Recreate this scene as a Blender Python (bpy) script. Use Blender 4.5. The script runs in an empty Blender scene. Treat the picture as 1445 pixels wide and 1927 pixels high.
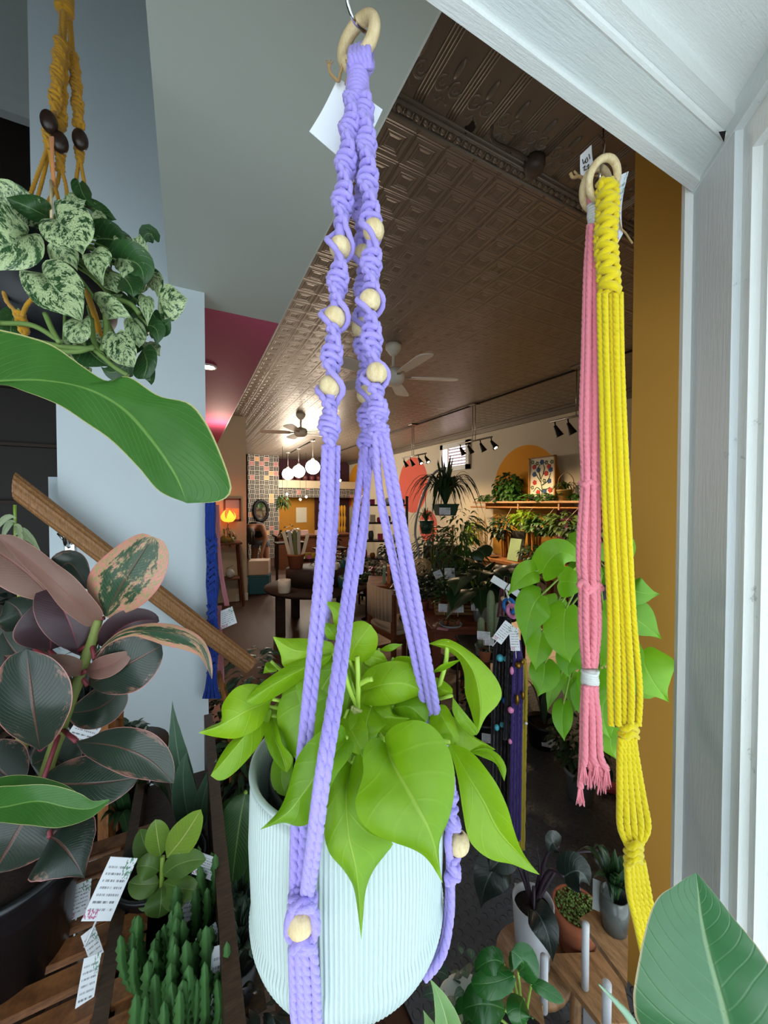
import bpy, bmesh, math, random
from mathutils import Vector as V, Matrix, noise
PI = math.pi
S = bpy.context.scene
COL = S.collection

# ------------------------------------------------------------------ camera, world, lights
EYE = 1.6
YAW = math.radians(27.3); FPX = 720.0; PITCH = math.atan(15.5/720)
cam_d = bpy.data.cameras.new('camera'); cam = bpy.data.objects.new('camera', cam_d); COL.objects.link(cam)
cam.location = (0, 0, EYE); cam.rotation_euler = (PI/2-PITCH, 0, -YAW)
cam_d.sensor_fit = 'HORIZONTAL'; cam_d.sensor_width = 36; cam_d.lens = 36*FPX/1445
cam_d.clip_start = 0.01; cam_d.clip_end = 200
S.camera = cam
S.view_settings.view_transform = 'Standard'; S.view_settings.look = 'None'
S.view_settings.gamma = 1; S.view_settings.use_curve_mapping = False
S.view_settings.exposure = 1.4
w = bpy.data.worlds.new('sky'); S.world = w; w.use_nodes = True
w.node_tree.nodes['Background'].inputs[0].default_value = (0.84, 0.95, 1.0, 1)
w.node_tree.nodes['Background'].inputs[1].default_value = 1.15
S.cycles.max_bounces = 7; S.cycles.transparent_max_bounces = 12
S.cycles.sample_clamp_indirect = 4

def lamp(kind, loc, power, color=(1,.78,.55), size=.05, rot=None, **k):
    d = bpy.data.lights.new(kind.lower()+'_light', kind); d.energy = power; d.color = color
    if kind == 'AREA':
        d.size = size; d.shape = 'RECTANGLE'; d.size_y = k.get('size_y', size)
    else: d.shadow_soft_size = size
    if kind == 'SPOT': d.spot_size = math.radians(k.get('angle', 70)); d.spot_blend = .6
    if kind == 'SUN': d.angle = size
    o = bpy.data.objects.new(d.name, d); o.location = loc
    if rot is not None: o.rotation_euler = rot
    COL.objects.link(o); return o
# daylight of the street behind the photographer
lamp('SUN', (0,-2,4), .45, (.90,.97,1), .6, (math.radians(48), 0, math.radians(-8)))

# ------------------------------------------------------------------ pixel of the photograph + distance -> place in the shop
def ray(x, y):
    a = (x-722.5)/FPX; b = -(y-963.5)/FPX
    vy = math.cos(PITCH)+b*math.sin(PITCH); vz = -math.sin(PITCH)+b*math.cos(PITCH)
    return V((a*math.cos(YAW)+vy*math.sin(YAW), -a*math.sin(YAW)+vy*math.cos(YAW), vz))
def W(x, y, d): return ray(x, y)*d + V((0,0,EYE))
def onZ(x, y, z): r = ray(x, y); return r*((z-EYE)/r.z) + V((0,0,EYE))
def onY(x, y, Y): r = ray(x, y); return r*(Y/r.y) + V((0,0,EYE))
def onX(x, y, X): r = ray(x, y); return r*(X/r.x) + V((0,0,EYE))
CF = V((math.sin(YAW), math.cos(YAW), 0)); CR = V((math.cos(YAW), -math.sin(YAW), 0)); UP = V((0,0,1))

# ------------------------------------------------------------------ materials
def hexc(h):
    c = [int(h[i:i+2],16)/255 for i in (0,2,4)]
    return tuple(x/12.92 if x <= .04045 else ((x+.055)/1.055)**2.4 for x in c)+(1,)
class NT:
    def __init__(s, name):
        s.m = bpy.data.materials.new(name); s.m.use_nodes = True; s.t = s.m.node_tree
        s.b = s.t.nodes['Principled BSDF']
    def n(s, typ, **k):
        o = s.t.nodes.new(typ)
        for a, v in k.items():
            if a.startswith('i_'):
                key = a[2:]; key = int(key) if key.isdigit() else key.replace('_',' ')
                if isinstance(v, bpy.types.NodeSocket): s.t.links.new(v, o.inputs[key])
                else: o.inputs[key].default_value = v
            else: setattr(o, a, v)
        return o
    def l(s, a, b): s.t.links.new(a, b)
    def math(s, op, a, b=0.0, c=None):
        o = s.t.nodes.new('ShaderNodeMath'); o.operation = op
        for i, v in enumerate((a, b) if c is None else (a, b, c)):
            if isinstance(v, bpy.types.NodeSocket): s.t.links.new(v, o.inputs[i])
            else: o.inputs[i].default_value = v
        return o.outputs[0]
    def mix(s, f, a, b):
        o = s.t.nodes.new('ShaderNodeMix'); o.data_type = 'RGBA'
        for i, v in ((0, f), (6, a), (7, b)):
            if isinstance(v, bpy.types.NodeSocket): s.t.links.new(v, o.inputs[i])
            else: o.inputs[i].default_value = v
        return o.outputs[2]
    def step(s, v, lo, hi):
        o = s.t.nodes.new('ShaderNodeMapRange'); o.interpolation_type = 'SMOOTHSTEP'
        s.l(v, o.inputs[0]); o.inputs[1].default_value = lo; o.inputs[2].default_value = hi
        return o.outputs[0]
    def noise(s, scale, detail=3, vec=None, rough=.55):
        o = s.n('ShaderNodeTexNoise', i_Scale=scale, i_Detail=detail, i_Roughness=rough)
        if vec is not None: s.l(vec, o.inputs['Vector'])
        return o.outputs[0]
    def coords(s, which='Object', scale=None):
        o = s.n('ShaderNodeTexCoord').outputs[which]
        if scale:
            m = s.n('ShaderNodeMapping'); s.l(o, m.inputs[0]); m.inputs['Scale'].default_value = scale; o = m.outputs[0]
        return o
    def bump(s, h, strength=.3, dist=.002):
        o = s.n('ShaderNodeBump', i_Strength=strength, i_Distance=dist); s.l(h, o.inputs['Height'])
        s.l(o.outputs[0], s.b.inputs['Normal']); return o
    def set(s, color=None, rough=None, metal=None, spec=None):
        if color is not None:
            if isinstance(color, bpy.types.NodeSocket): s.l(color, s.b.inputs['Base Color'])
            else: s.b.inputs['Base Color'].default_value = color
        if rough is not None: s.b.inputs['Roughness'].default_value = rough
        if metal is not None: s.b.inputs['Metallic'].default_value = metal
        if spec is not None: s.b.inputs['Specular IOR Level'].default_value = spec
        return s
MC = {}
def plain(name, h, rough=.6, metal=0, var=.12, scale=30, bump=0.0, spec=.4):
    if name in MC: return MC[name]
    t = NT(name); c = hexc(h); d = tuple(x*(1-var) for x in c[:3])+(1,)
    nz = t.noise(scale, 3, t.coords())
    t.set(t.mix(nz, d, tuple(min(1,x*(1+var*.6)) for x in c[:3])+(1,)), rough, metal, spec)
    if bump: t.bump(nz, bump, .003)
    MC[name] = t.m; return t.m
def emit(name, h, strength):
    if name in MC: return MC[name]
    t = NT(name); t.set(hexc(h)); t.b.inputs['Emission Color'].default_value = hexc(h); t.b.inputs['Emission Strength'].default_value = strength
    MC[name] = t.m; return t.m
def fibre(name, h, var=.28):
    if name in MC: return MC[name]
    t = NT(name); c = hexc(h)
    nz = t.noise(900, 3, t.coords()); n2 = t.noise(25, 2, t.coords())
    a = t.mix(nz, tuple(x*(1-var) for x in c[:3])+(1,), tuple(min(1,x*(1+var*.5)) for x in c[:3])+(1,))
    t.set(t.mix(t.math('MULTIPLY', n2, .3), a, tuple(x*.8 for x in c[:3])+(1,)), .95, 0, .15); t.b.inputs['Sheen Weight'].default_value = .25
    t.bump(nz, .6, .0006)
    MC[name] = t.m; return t.m
def wood(name, h, h2, scale=(3,3,40), rough=.5, axis=2, bump=.15, nz=4):
    if name in MC: return MC[name]
    t = NT(name); v = t.coords('Object', scale)
    n1 = t.noise(nz, 5, v, .6); n2 = t.noise(nz*3, 4, v, .7)
    t.set(t.mix(t.step(t.math('ADD', t.math('MULTIPLY', n1, .65), t.math('MULTIPLY', n2, .35)), .35, .65), hexc(h), hexc(h2)), rough, 0, .4)
    t.bump(n2, bump, .002); MC[name] = t.m; return t.m
def leafmat(name, base, dark, vein, trans=.35, var=None, var2=None, edge=None, rough=.38, nv=9, amount=.5, back=None, veinw=.5, marble=False):
    """u across, v along the leaf; var = variegation colour, edge = margin colour"""
    if name in MC: return MC[name]
    t = NT(name); uv = t.n('ShaderNodeUVMap').outputs[0]; sp = t.n('ShaderNodeSeparateXYZ'); t.l(uv, sp.inputs[0])
    u, v = sp.outputs[0], sp.outputs[1]
    au = t.math('ABSOLUTE', t.math('SUBTRACT', u, .5))
    isl = t.n('ShaderNodeNewGeometry').outputs['Random Per Island']
    nz = t.noise(22, 3, t.coords())
    col = t.mix(t.math('ADD', t.math('MULTIPLY', nz, .7), t.math('MULTIPLY', isl, .75)), hexc(base), hexc(dark))
    # side veins and midrib
    ph = t.math('MULTIPLY', t.math('SUBTRACT', v, t.math('MULTIPLY', au, .55)), nv)
    fr = t.math('ABSOLUTE', t.math('SUBTRACT', t.math('FRACT', ph), .5))
    line = t.math('SUBTRACT', 1.0, t.step(fr, 0.0, .10))
    mid = t.math('SUBTRACT', 1.0, t.step(au, .008, .028))
    if var:
        mp = t.n('ShaderNodeMapping'); t.l(uv, mp.inputs[0]); mp.inputs['Scale'].default_value = (3.2, 2.2, 1); mp.inputs['Rotation'].default_value = (0,0,.3)
        if marble:
            c2 = t.n('ShaderNodeCombineXYZ'); t.l(t.math('MULTIPLY', u, 4.0), c2.inputs[0]); t.l(t.math('MULTIPLY', t.math('SUBTRACT', v, t.math('MULTIPLY', au, .75)), 5.0), c2.inputs[1]); mp = c2
        cb = t.n('ShaderNodeCombineXYZ'); t.l(t.math('MULTIPLY', isl, 37.0), cb.inputs[0]); t.l(t.math('MULTIPLY', isl, 11.0), cb.inputs[1])
        ad = t.n('ShaderNodeVectorMath'); t.l(mp.outputs[0], ad.inputs[0]); t.l(cb.outputs[0], ad.inputs[1])
        big = t.noise(1.3, 6, ad.outputs[0], .78)
        fine = t.noise(9, 4, ad.outputs[0], .7)
        mval = t.math('ADD', t.math('MULTIPLY', big, .75), t.math('MULTIPLY', fine, .25))
        if edge: mval = t.math('ADD', mval, t.math('MULTIPLY', t.step(au, .18, .5), .16))
        msk = t.step(mval, 1-amount-.02, 1-amount+.04)
        vc = hexc(var) if not var2 else t.mix(t.step(fine, .4, .62), hexc(var), hexc(var2))
        col = t.mix(msk, col, vc)
    if edge:
        col = t.mix(t.step(au, .480, .493), col, hexc(edge))
    col = t.mix(t.math('MULTIPLY', line, .22*veinw), col, hexc(vein))
    col = t.mix(t.math('MULTIPLY', mid, .6*min(1,veinw*2)), col, hexc(vein))
    if back:
        bf = t.n('ShaderNodeNewGeometry').outputs['Backfacing']
        col = t.mix(bf, col, t.mix(t.math('MULTIPLY', mid, .6), hexc(back), hexc(vein)))
    t.set(col, rough, 0, .45)
    b = t.bump(t.math('ADD', t.math('MULTIPLY', line, -.5*min(1,veinw*1.2)), t.math('ADD', t.math('MULTIPLY', mid, -.8), t.math('MULTIPLY', nz, .25))), .35, .002)
    if trans:
        tr = t.n('ShaderNodeBsdfTranslucent'); t.l(col, tr.inputs[0]); t.l(b.outputs[0], tr.inputs['Normal'])
        mx = t.n('ShaderNodeMixShader'); mx.inputs[0].default_value = trans
        t.l(t.b.outputs[0], mx.inputs[1]); t.l(tr.outputs[0], mx.inputs[2])
        t.l(mx.outputs[0], t.t.nodes['Material Output'].inputs[0])
    MC[name] = t.m; return t.m

# ------------------------------------------------------------------ mesh collector
class MB:
    def __init__(s): s.v = []; s.f = []; s.uv = {}; s.flat = set()
    def add(s, vs, fs, uvs=None, flat=False):
        o = len(s.v); s.v += [tuple(p) for p in vs]
        for i, f in enumerate(fs):
            if flat: s.flat.add(len(s.f))
            if uvs is not None: s.uv[len(s.f)] = [uvs[j] for j in f]
            s.f.append(tuple(j+o for j in f))
    def build(s, name, mat, parent=None, smooth=True):
        me = bpy.data.meshes.new(name); me.from_pydata(s.v, [], s.f)
        if s.uv:
            ul = me.uv_layers.new(name='UVMap'); dat = []
            for i, f in enumerate(s.f):
                q = s.uv.get(i)
                for k in range(len(f)): dat += (q[k] if q else (0,0))
            ul.data.foreach_set('uv', dat)
        if smooth: me.polygons.foreach_set('use_smooth', [i not in s.flat for i in range(len(s.f))])
        me.materials.append(mat); me.update()
        o = bpy.data.objects.new(name, me); COL.objects.link(o)
        if parent is not None:
            o.parent = parent
            ml = parent.matrix_world if parent.type != 'EMPTY' else Matrix.Translation(parent.location) @ parent.rotation_euler.to_matrix().to_4x4()
            off = wloc(parent); o.matrix_parent_inverse = Matrix.Identity(4)
            me.transform(Matrix.Translation(-off))
        return o
def wloc(o):
    p = V((0,0,0))
    while o is not None: p = p + o.location; o = o.parent
    return p
def thing(name, label, cat, loc=(0,0,0), group=None):
    o = bpy.data.objects.new(name, None); COL.objects.link(o); o.location = loc; o.empty_display_size = .05
    o['label'] = label; o['category'] = cat
    if group: o['group'] = group
    return o
def tag(o, label, cat, group=None, kind=None):
    o['label'] = label; o['category'] = cat
    if group: o['group'] = group
    if kind: o['kind'] = kind
    return o
def struct(o): o['kind'] = 'structure'; return o
def copy_thing(r, loc, label=None, group=None, rotz=None, scale=None):
    c = r.copy(); COL.objects.link(c); c.location = loc
    if rotz is not None: c.rotation_euler = (0,0,rotz)
    if scale: c.scale = (scale,)*3
    if label: c['label'] = label
    if group: c['group'] = group
    def rec(a, b):
        for ch in list(a.children):
            d = ch.copy(); COL.objects.link(d); d.parent = b; rec(ch, d)
    rec(r, c); return c

def box(mb, c, s, R=None, bev=0.0):
    c = V(c); hx, hy, hz = s[0]/2, s[1]/2, s[2]/2
    if not bev:
        vs = [V((x*hx,y*hy,z*hz)) for z in (-1,1) for y in (-1,1) for x in (-1,1)]
        fs = [(0,2,3,1),(4,5,7,6),(0,1,5,4),(2,6,7,3),(0,4,6,2),(1,3,7,5)]
    else:
        bm = bmesh.new(); bmesh.ops.create_cube(bm, size=1)
        for v in bm.verts: v.co = V((v.co.x*s[0], v.co.y*s[1], v.co.z*s[2]))
        bmesh.ops.bevel(bm, geom=bm.edges[:], offset=bev, segments=2, affect='EDGES', profile=.5)
        bm.verts.index_update(); vs = [v.co.copy() for v in bm.verts]; fs = [tuple(v.index for v in f.verts) for f in bm.faces]; bm.free()
    if R is not None: vs = [R @ v for v in vs]
    mb.add([c+v for v in vs], fs, flat=True)
def bx(mb, x0, x1, y0, y1, z0, z1, bev=0.0): box(mb, ((x0+x1)/2,(y0+y1)/2,(z0+z1)/2), (abs(x1-x0),abs(y1-y0),abs(z1-z0)), None, bev)
def rotz(a): return Matrix.Rotation(a, 3, 'Z')
def frame_of(d, up=None):
    d = d.normalized(); u = up or (V((0,0,1)) if abs(d.z) < .95 else V((1,0,0)))
    a = d.cross(u).normalized(); return a, a.cross(d).normalized()
def smooth_pts(pts, n):
    """Catmull-Rom through pts, n points in all"""
    P = [V(p) for p in pts]
    if len(P) == 2: return [P[0].lerp(P[1], i/(n-1)) for i in range(n)]
    out = []; L = len(P)-1
    for i in range(n):
        t = i/(n-1)*L; k = min(int(t), L-1); f = t-k
        p0 = P[max(k-1,0)] if k > 0 else P[0]*2-P[1]; p1, p2 = P[k], P[k+1]; p3 = P[k+2] if k+2 <= L else P[-1]*2-P[-2]
        out.append(.5*((2*p1)+(p2-p0)*f+(2*p0-5*p1+4*p2-p3)*f*f+(3*p1-p0-3*p2+p3)*f**3))
    return out
def tube(mb, pts, r, n=10, twist=None, lobes=3, depth=.22, closed=False, caps=True, ph=0):
    """tube along pts; r number or list; twist = metres per turn makes a laid rope"""
    P = [V(p) for p in pts]; m = len(P); vs = []; a = None; s = 0
    for i, p in enumerate(P):
        if closed: d = P[(i+1) % m]-P[i-1]
        else: d = P[min(i+1,m-1)]-P[max(i-1,0)]
        if d.length < 1e-9: d = V((0,0,1))
        d.normalize()
        if a is None: a, b = frame_of(d)
        else:
            a = (a-d*a.dot(d)); a = a.normalized() if a.length > 1e-6 else frame_of(d)[0]
            b = a.cross(d)
        if i: s += (P[i]-P[i-1]).length
        rr = r[i] if isinstance(r, (list, tuple)) else r
        for k in range(n):
            t = 2*PI*k/n; q = rr
            if twist: q = rr*(1.03-depth*1.25*max(0,1-2.0*abs(math.cos(lobes*.5*(t-2*PI*s/twist+ph)))))
            vs.append(p+(a*math.cos(t)+b*math.sin(t))*q)
    fs = []
    for i in range(m if closed else m-1):
        j = (i+1) % m
        for k in range(n):
            l = (k+1) % n; fs.append((i*n+k, j*n+k, j*n+l, i*n+l))
    if caps and not closed: fs.append(tuple(range(n))); fs.append(tuple((m-1)*n+k for k in reversed(range(n))))
    mb.add(vs, fs)
def rope(mb, pts, r, step=None, n=12, pitch=None, ph=0):
    P = [V(p) for p in pts]; L = sum((P[i+1]-P[i]).length for i in range(len(P)-1))
    m = max(4, int(L/(step or r*.55))); tube(mb, smooth_pts(P, m), r*1.06, 18 if n >= 12 else n, pitch or r*6, 3, .30, ph=ph)
def lathe(mb, prof, c=(0,0,0), n=32, rib=None, uv=False, cap=True):
    c = V(c); vs = []; m = len(prof)
    for (r, z) in prof:
        for k in range(n):
            t = 2*PI*k/n; q = r*(rib(t, z) if rib else 1); vs.append(c+V((q*math.cos(t), q*math.sin(t), z)))
    fs = [(i*n+k, i*n+(k+1) % n, (i+1)*n+(k+1) % n, (i+1)*n+k) for i in range(m-1) for k in range(n)]
    if cap and prof[0][0] > 1e-5: fs.append(tuple(reversed(range(n))))
    if cap and prof[-1][0] > 1e-5: fs.append(tuple((m-1)*n+k for k in range(n)))
    mb.add(vs, fs)
def ball(mb, c, r, n=16, sq=(1,1,1), R=None):
    c = V(c); vs = []; m = max(6, n//2)
    for i in range(m+1):
        p = PI*i/m
        for k in range(n):
            t = 2*PI*k/n; v = V((math.sin(p)*math.cos(t)*sq[0], math.sin(p)*math.sin(t)*sq[1], math.cos(p)*sq[2]))*r
            vs.append(c+(R @ v if R else v))
    mb.add(vs, [(i*n+k, (i+1)*n+k, (i+1)*n+(k+1) % n, i*n+(k+1) % n) for i in range(m) for k in range(n)])
def ring(mb, c, R, r, nrm, n=40, k=14):
    a, b = frame_of(V(nrm)); c = V(c)
    tube(mb, [c+(a*math.cos(2*PI*i/n)+b*math.sin(2*PI*i/n))*R for i in range(n)], r, k, closed=True)
def sheet(mb, A, B, C, D, th=.0006, bend=0, n=8):
    """thin card A-B (top) C-D (bottom), optionally bent"""
    A,B,C,D = map(V, (A,B,C,D)); nr = (B-A).cross(D-A).normalized(); vs = []; uv = []
    for s in (0, 1):
        for i in range(n+1):
            for j in range(n+1):
                u, v = i/n, j/n; p = A.lerp(B,u).lerp(D.lerp(C,u), v)+nr*(bend*math.sin(PI*v)+s*th); vs.append(p); uv.append((u, 1-v))
    N = (n+1)*(n+1); fs = []
    for i in range(n):
        for j in range(n):
            q = (i*(n+1)+j, (i+1)*(n+1)+j, (i+1)*(n+1)+j+1, i*(n+1)+j+1); fs.append(q); fs.append(tuple(N+x for x in reversed(q)))
    mb.add(vs, fs, uv)

SH = {
 'heart': ([(0,.55),(.05,.80),(.12,.94),(.24,1),(.38,.985),(.52,.88),(.64,.70),(.74,.49),(.82,.30),(.89,.15),(.95,.06),(1,0)], .17),
 'ellipse': ([(0,.02),(.04,.34),(.12,.64),(.25,.88),(.4,1),(.55,1),(.7,.88),(.83,.64),(.92,.38),(.97,.17),(1,0)], 0),
 'ovate': ([(0,.05),(.05,.5),(.15,.85),(.28,1),(.42,.98),(.58,.82),(.74,.52),(.87,.23),(.95,.07),(1,0)], 0),
 'lance': ([(0,.12),(.1,.42),(.3,.92),(.45,1),(.6,.9),(.78,.55),(.9,.25),(1,0)], 0),
 'strap': ([(0,.75),(.2,.95),(.5,1),(.75,.8),(.9,.42),(1,0)], 0),
 'round': ([(0,.3),(.05,.6),(.15,.85),(.35,1),(.6,1),(.8,.78),(.93,.45),(1,.0)], .06),
}
def interp(tab, x):
    for i in range(len(tab)-1):
        if x <= tab[i+1][0]:
            f = (x-tab[i][0])/(tab[i+1][0]-tab[i][0]); f2 = f*f*(3-2*f)*.35+f*.65
            return tab[i][1]+(tab[i+1][1]-tab[i][1])*f2
    return tab[-1][1]
def leaf(mb, B, M, T, width, shape='heart', nrm=None, roll=0, fold=.12, curl=.05, wave=0.0, nu=8, nv=14, seed=0, fl=None):
    """midrib from B through M to T; nrm = direction the upper face looks; fold lifts the margins"""
    B, T = V(B), V(T); M = (B+T)/2 if M is None else V(M); C = 2*M-(B+T)/2
    L = (T-B).length; tab, lobe = SH[shape]; nrm = V(nrm) if nrm is not None else (V((0,0,EYE))-M).normalized()
    vs = []; uv = []; rr = random.Random(seed); p1, p2 = rr.random()*6, rr.random()*6
    for j in range(nv+1):
        v = j/nv; v = v if shape != 'heart' else v**1.15
        c = B*(1-v)**2+C*2*v*(1-v)+T*v*v; d = ((C-B)*(1-v)+(T-C)*v)
        d = d.normalized() if d.length > 1e-9 else (T-B).normalized()
        sd = d.cross(nrm)
        sd = sd.normalized() if sd.length > 1e-6 else frame_of(d)[0]
        n = sd.cross(d).normalized()
        if roll: q = Matrix.Rotation(roll, 3, d); sd = q @ sd; n = q @ n
        h = width/2*(interp(tab, v) if shape != 'ellipse' else max(0, math.sin(PI*v**.94))**.62)
        for i in range(-nu, nu+1):
            u = i/nu; au = abs(u)
            bk = L*lobe*math.sin(PI*min(1, au*.78))*max(0, 1-v/.30)**1.3 if lobe else 0
            off = (fold*au - curl*au*au*2)*h + wave*math.sin(v*9+p1+(2 if u > 0 else 0))*au*au*width*.5 + .03*width*math.sin(v*5+p2)*au
            if fl and (u > 0) == (fl > 0): off += abs(fl)*au*h
            vs.append(c+sd*(u*h)+n*off-d*bk); uv.append((u*.5+.5, v))
    m = 2*nu+1
    mb.add(vs, [(j*m+i, j*m+i+1, (j+1)*m+i+1, (j+1)*m+i) for j in range(nv) for i in range(m-1)], uv)
def pleaf(mb, b, m, t, wpx, shape='heart', **k):
    """leaf given by places (x, y, distance) of base, middle and tip"""
    B, T = W(*b), W(*t); M = W(*m) if m is not None else None
    d = (b[2]+t[2])/2; leaf(mb, B, M, T, wpx*d/FPX, shape, **k)

def oleaf(mb, mid, Lp, Rp, dL=.006, dR=.006, n=26, nu=7, bulge=.06, sc=None, seed=0):
    """leaf whose midrib and two margins are given as places; mid = (x, y, distance), margins (x, y) or (x, y, distance)"""
    f = sc or (lambda x, y: (x, y)); g = lambda p: f(p[0], p[1])
    def cl(pts):   # resample by arc length
        P = smooth_pts(pts, 160); s = [0]
        for i in range(1, 160): s.append(s[-1]+(P[i]-P[i-1]).length)
        out = []; j = 0
        for k in range(n+1):
            t = s[-1]*k/n
            while j < 158 and s[j+1] < t: j += 1
            q = 0 if s[j+1] == s[j] else (t-s[j])/(s[j+1]-s[j]); out.append(P[j].lerp(P[j+1], min(1, q)))
        return out
    M = cl([V((*g(p), p[2])) for p in mid]); rr = random.Random(seed); p1 = rr.random()*6
    def edge(E, dd):
        Q = cl([V((*g(p), 0)) for p in E]); out = []
        for k, q in enumerate(Q): v = k/n; out.append(V((q.x, q.y, M[k].z+dd*math.sin(PI*min(1, v*1.05))**.7)))
        return out
    Le, Re = edge(Lp, dL), edge(Rp, dR); vs = []; uv = []
    MW = [W(m.x, m.y, m.z) for m in M]; LW = [W(m.x, m.y, m.z) for m in Le]; RW = [W(m.x, m.y, m.z) for m in Re]
    for k in range(n+1):
        v = k/n; nm = (V((0,0,EYE))-MW[k]).normalized()
        for i in range(-nu, nu+1):
            u = abs(i/nu); Ew = LW[k] if i < 0 else RW[k]; p = MW[k].lerp(Ew, u); wd = (Ew-MW[k]).length
            p = p+nm*(bulge*4*u*(1-u)*wd + .035*wd*math.sin(v*13-u*5+p1)*u*(1-u)*2); vs.append(p); uv.append((.5+.5*i/nu, v))
    m = 2*nu+1; mb.add(vs, [(k*m+i,k*m+i+1,(k+1)*m+i+1,(k+1)*m+i) for k in range(n) for i in range(m-1)], uv); return MW[0]
# ------------------------------------------------------------------ the shop itself
CEIL = 3.03; SOF = 2.5; RX = 5.0; BY = 12.3; FY = .335
def structbox(name, mat, *b, bev=0):
    mb = MB(); bx(mb, *b, bev); return struct(mb.build(name, mat, smooth=False))
# floor: dark boards, rubber mat with raised coins, pale vinyl strip
t = NT('dark floor boards'); v = t.coords('Object', (1,1,1)); br = t.n('ShaderNodeTexBrick', i_Scale=1.0, i_Color1=hexc('3e281d'), i_Color2=hexc('281913'), i_Mortar=hexc('120b08'))
br.inputs['Mortar Size'].default_value = .004; br.inputs['Brick Width'].default_value = 1.4; br.inputs['Row Height'].default_value = .075
mp = t.n('ShaderNodeMapping'); t.l(v, mp.inputs[0]); mp.inputs['Rotation'].default_value = (0,0,PI/2); t.l(mp.outputs[0], br.inputs['Vector'])
t.set(t.mix(t.math('MULTIPLY', t.noise(9,5,t.coords('Object',(14,1,1))), .6), br.outputs[0], hexc('553624')), .48, 0, .4); floor_m = t.m
structbox('floor', floor_m, -3, 5.2, -.2, 12.6, -.1, 0)
t = NT('grey vinyl boards'); v = t.coords('Object', (1,1,1)); br = t.n('ShaderNodeTexBrick', i_Scale=1.0, i_Color1=hexc('b5a799'), i_Color2=hexc('a09184'), i_Mortar=hexc('3a322c'))
br.inputs['Mortar Size'].default_value = .003; br.inputs['Brick Width'].default_value = 1.1; br.inputs['Row Height'].default_value = .15; t.l(v, br.inputs['Vector'])
t.set(t.mix(t.math('MULTIPLY', t.noise(6,5,t.coords('Object',(1,14,1))), .5), br.outputs[0], hexc('8a7d70')), .45, 0, .4); vinyl_m = t.m
def rubber():
    t = NT('black coin rubber'); v = t.coords('Object'); vo = t.n('ShaderNodeMapping'); t.l(v, vo.inputs[0]); vo.inputs['Scale'].default_value = (25,25,25)
    sx = t.n('ShaderNodeSeparateXYZ'); t.l(vo.outputs[0], sx.inputs[0])
    row = t.math('FLOOR', sx.outputs[1]); xs = t.math('ADD', sx.outputs[0], t.math('MULTIPLY', t.math('MODULO', row, 2.0), .5))
    fx = t.math('SUBTRACT', t.math('FRACT', xs), .5); fy = t.math('SUBTRACT', t.math('FRACT', sx.outputs[1]), .5)
    r = t.math('SQRT', t.math('ADD', t.math('MULTIPLY', fx, fx), t.math('MULTIPLY', fy, fy)))
    h = t.math('SUBTRACT', 1.0, t.step(r, .30, .38)); t.bump(h, 1.0, .012)
    t.set(hexc('4a4e54'), .42, 0, .6); return t.m
structbox('trim_1', vinyl_m, .95, 4.0, 1.0, 4.2, 0, .008)
structbox('trim_2', rubber(), .6, 3.2, .4, 2.35, .008, .014)

cream = plain('cream wall paint', 'c9bda6', .8, var=.05, scale=2)
greyp = plain('grey green ceiling paint', 'bcc4bc', .75, var=.04, scale=2)
bluep = plain('pale blue grey wall paint', 'd0dde4', .7, var=.04, scale=3)
pinkp = plain('raspberry pink paint', 'bd4a6e', .7, var=.05, scale=2)
darkw = plain('dark stained timber', '1a120e', .6, var=.4, scale=6)
must = plain('mustard wall paint', 'c08c38', .8, var=.06, scale=3, bump=.08)
# right wall with its painted circles
def mural():
    t = NT('cream wall with painted circles'); sp = t.n('ShaderNodeSeparateXYZ'); t.l(t.coords('Object'), sp.inputs[0]); col = hexc('c9bda6')
    def circ(px, py, rpx, h, col, sq=1.0):
        c = onX(px, py, RX); r = abs((onX(px, py-rpx, RX)-c).z)
        dy = t.math('SUBTRACT', sp.outputs[1], c.y); dz = t.math('SUBTRACT', sp.outputs[2], c.z)
        d = t.math('SQRT', t.math('ADD', t.math('MULTIPLY', dy, dy), t.math('MULTIPLY', dz, dz)))
        return t.mix(t.step(d, r+.006, r-.006) if False else t.math('SUBTRACT', 1.0, t.step(d, r-.004, r+.004)), col, hexc(h))
    col = circ(987, 918, 80, 'd9921f', col)
    col = circ(776, 913, 52, 'd2604e', col)
    col = circ(805, 990, 30, 'd2604e', col)
    col = circ(672, 918, 44, 'd9921f', col)
    col = circ(657, 944, 11, 'c4543f', col)
    t.set(col, .8, 0, .3); return t.m
structbox('wall_right', mural(), RX, RX+.1, .3, 12.5, 0, CEIL)
structbox('wall_back', plain('maroon wall paint', '43222a', .8), .3, RX, BY, BY+.1, 0, CEIL)
wallS = structbox('wall_side', cream, -1.2, .88, 6.67, 6.9, 0, CEIL)
structbox('trim_3', plain('white gloss paint','d8d8d2',.5), .7, .895, 6.655, 6.67, 0, .12)
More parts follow.
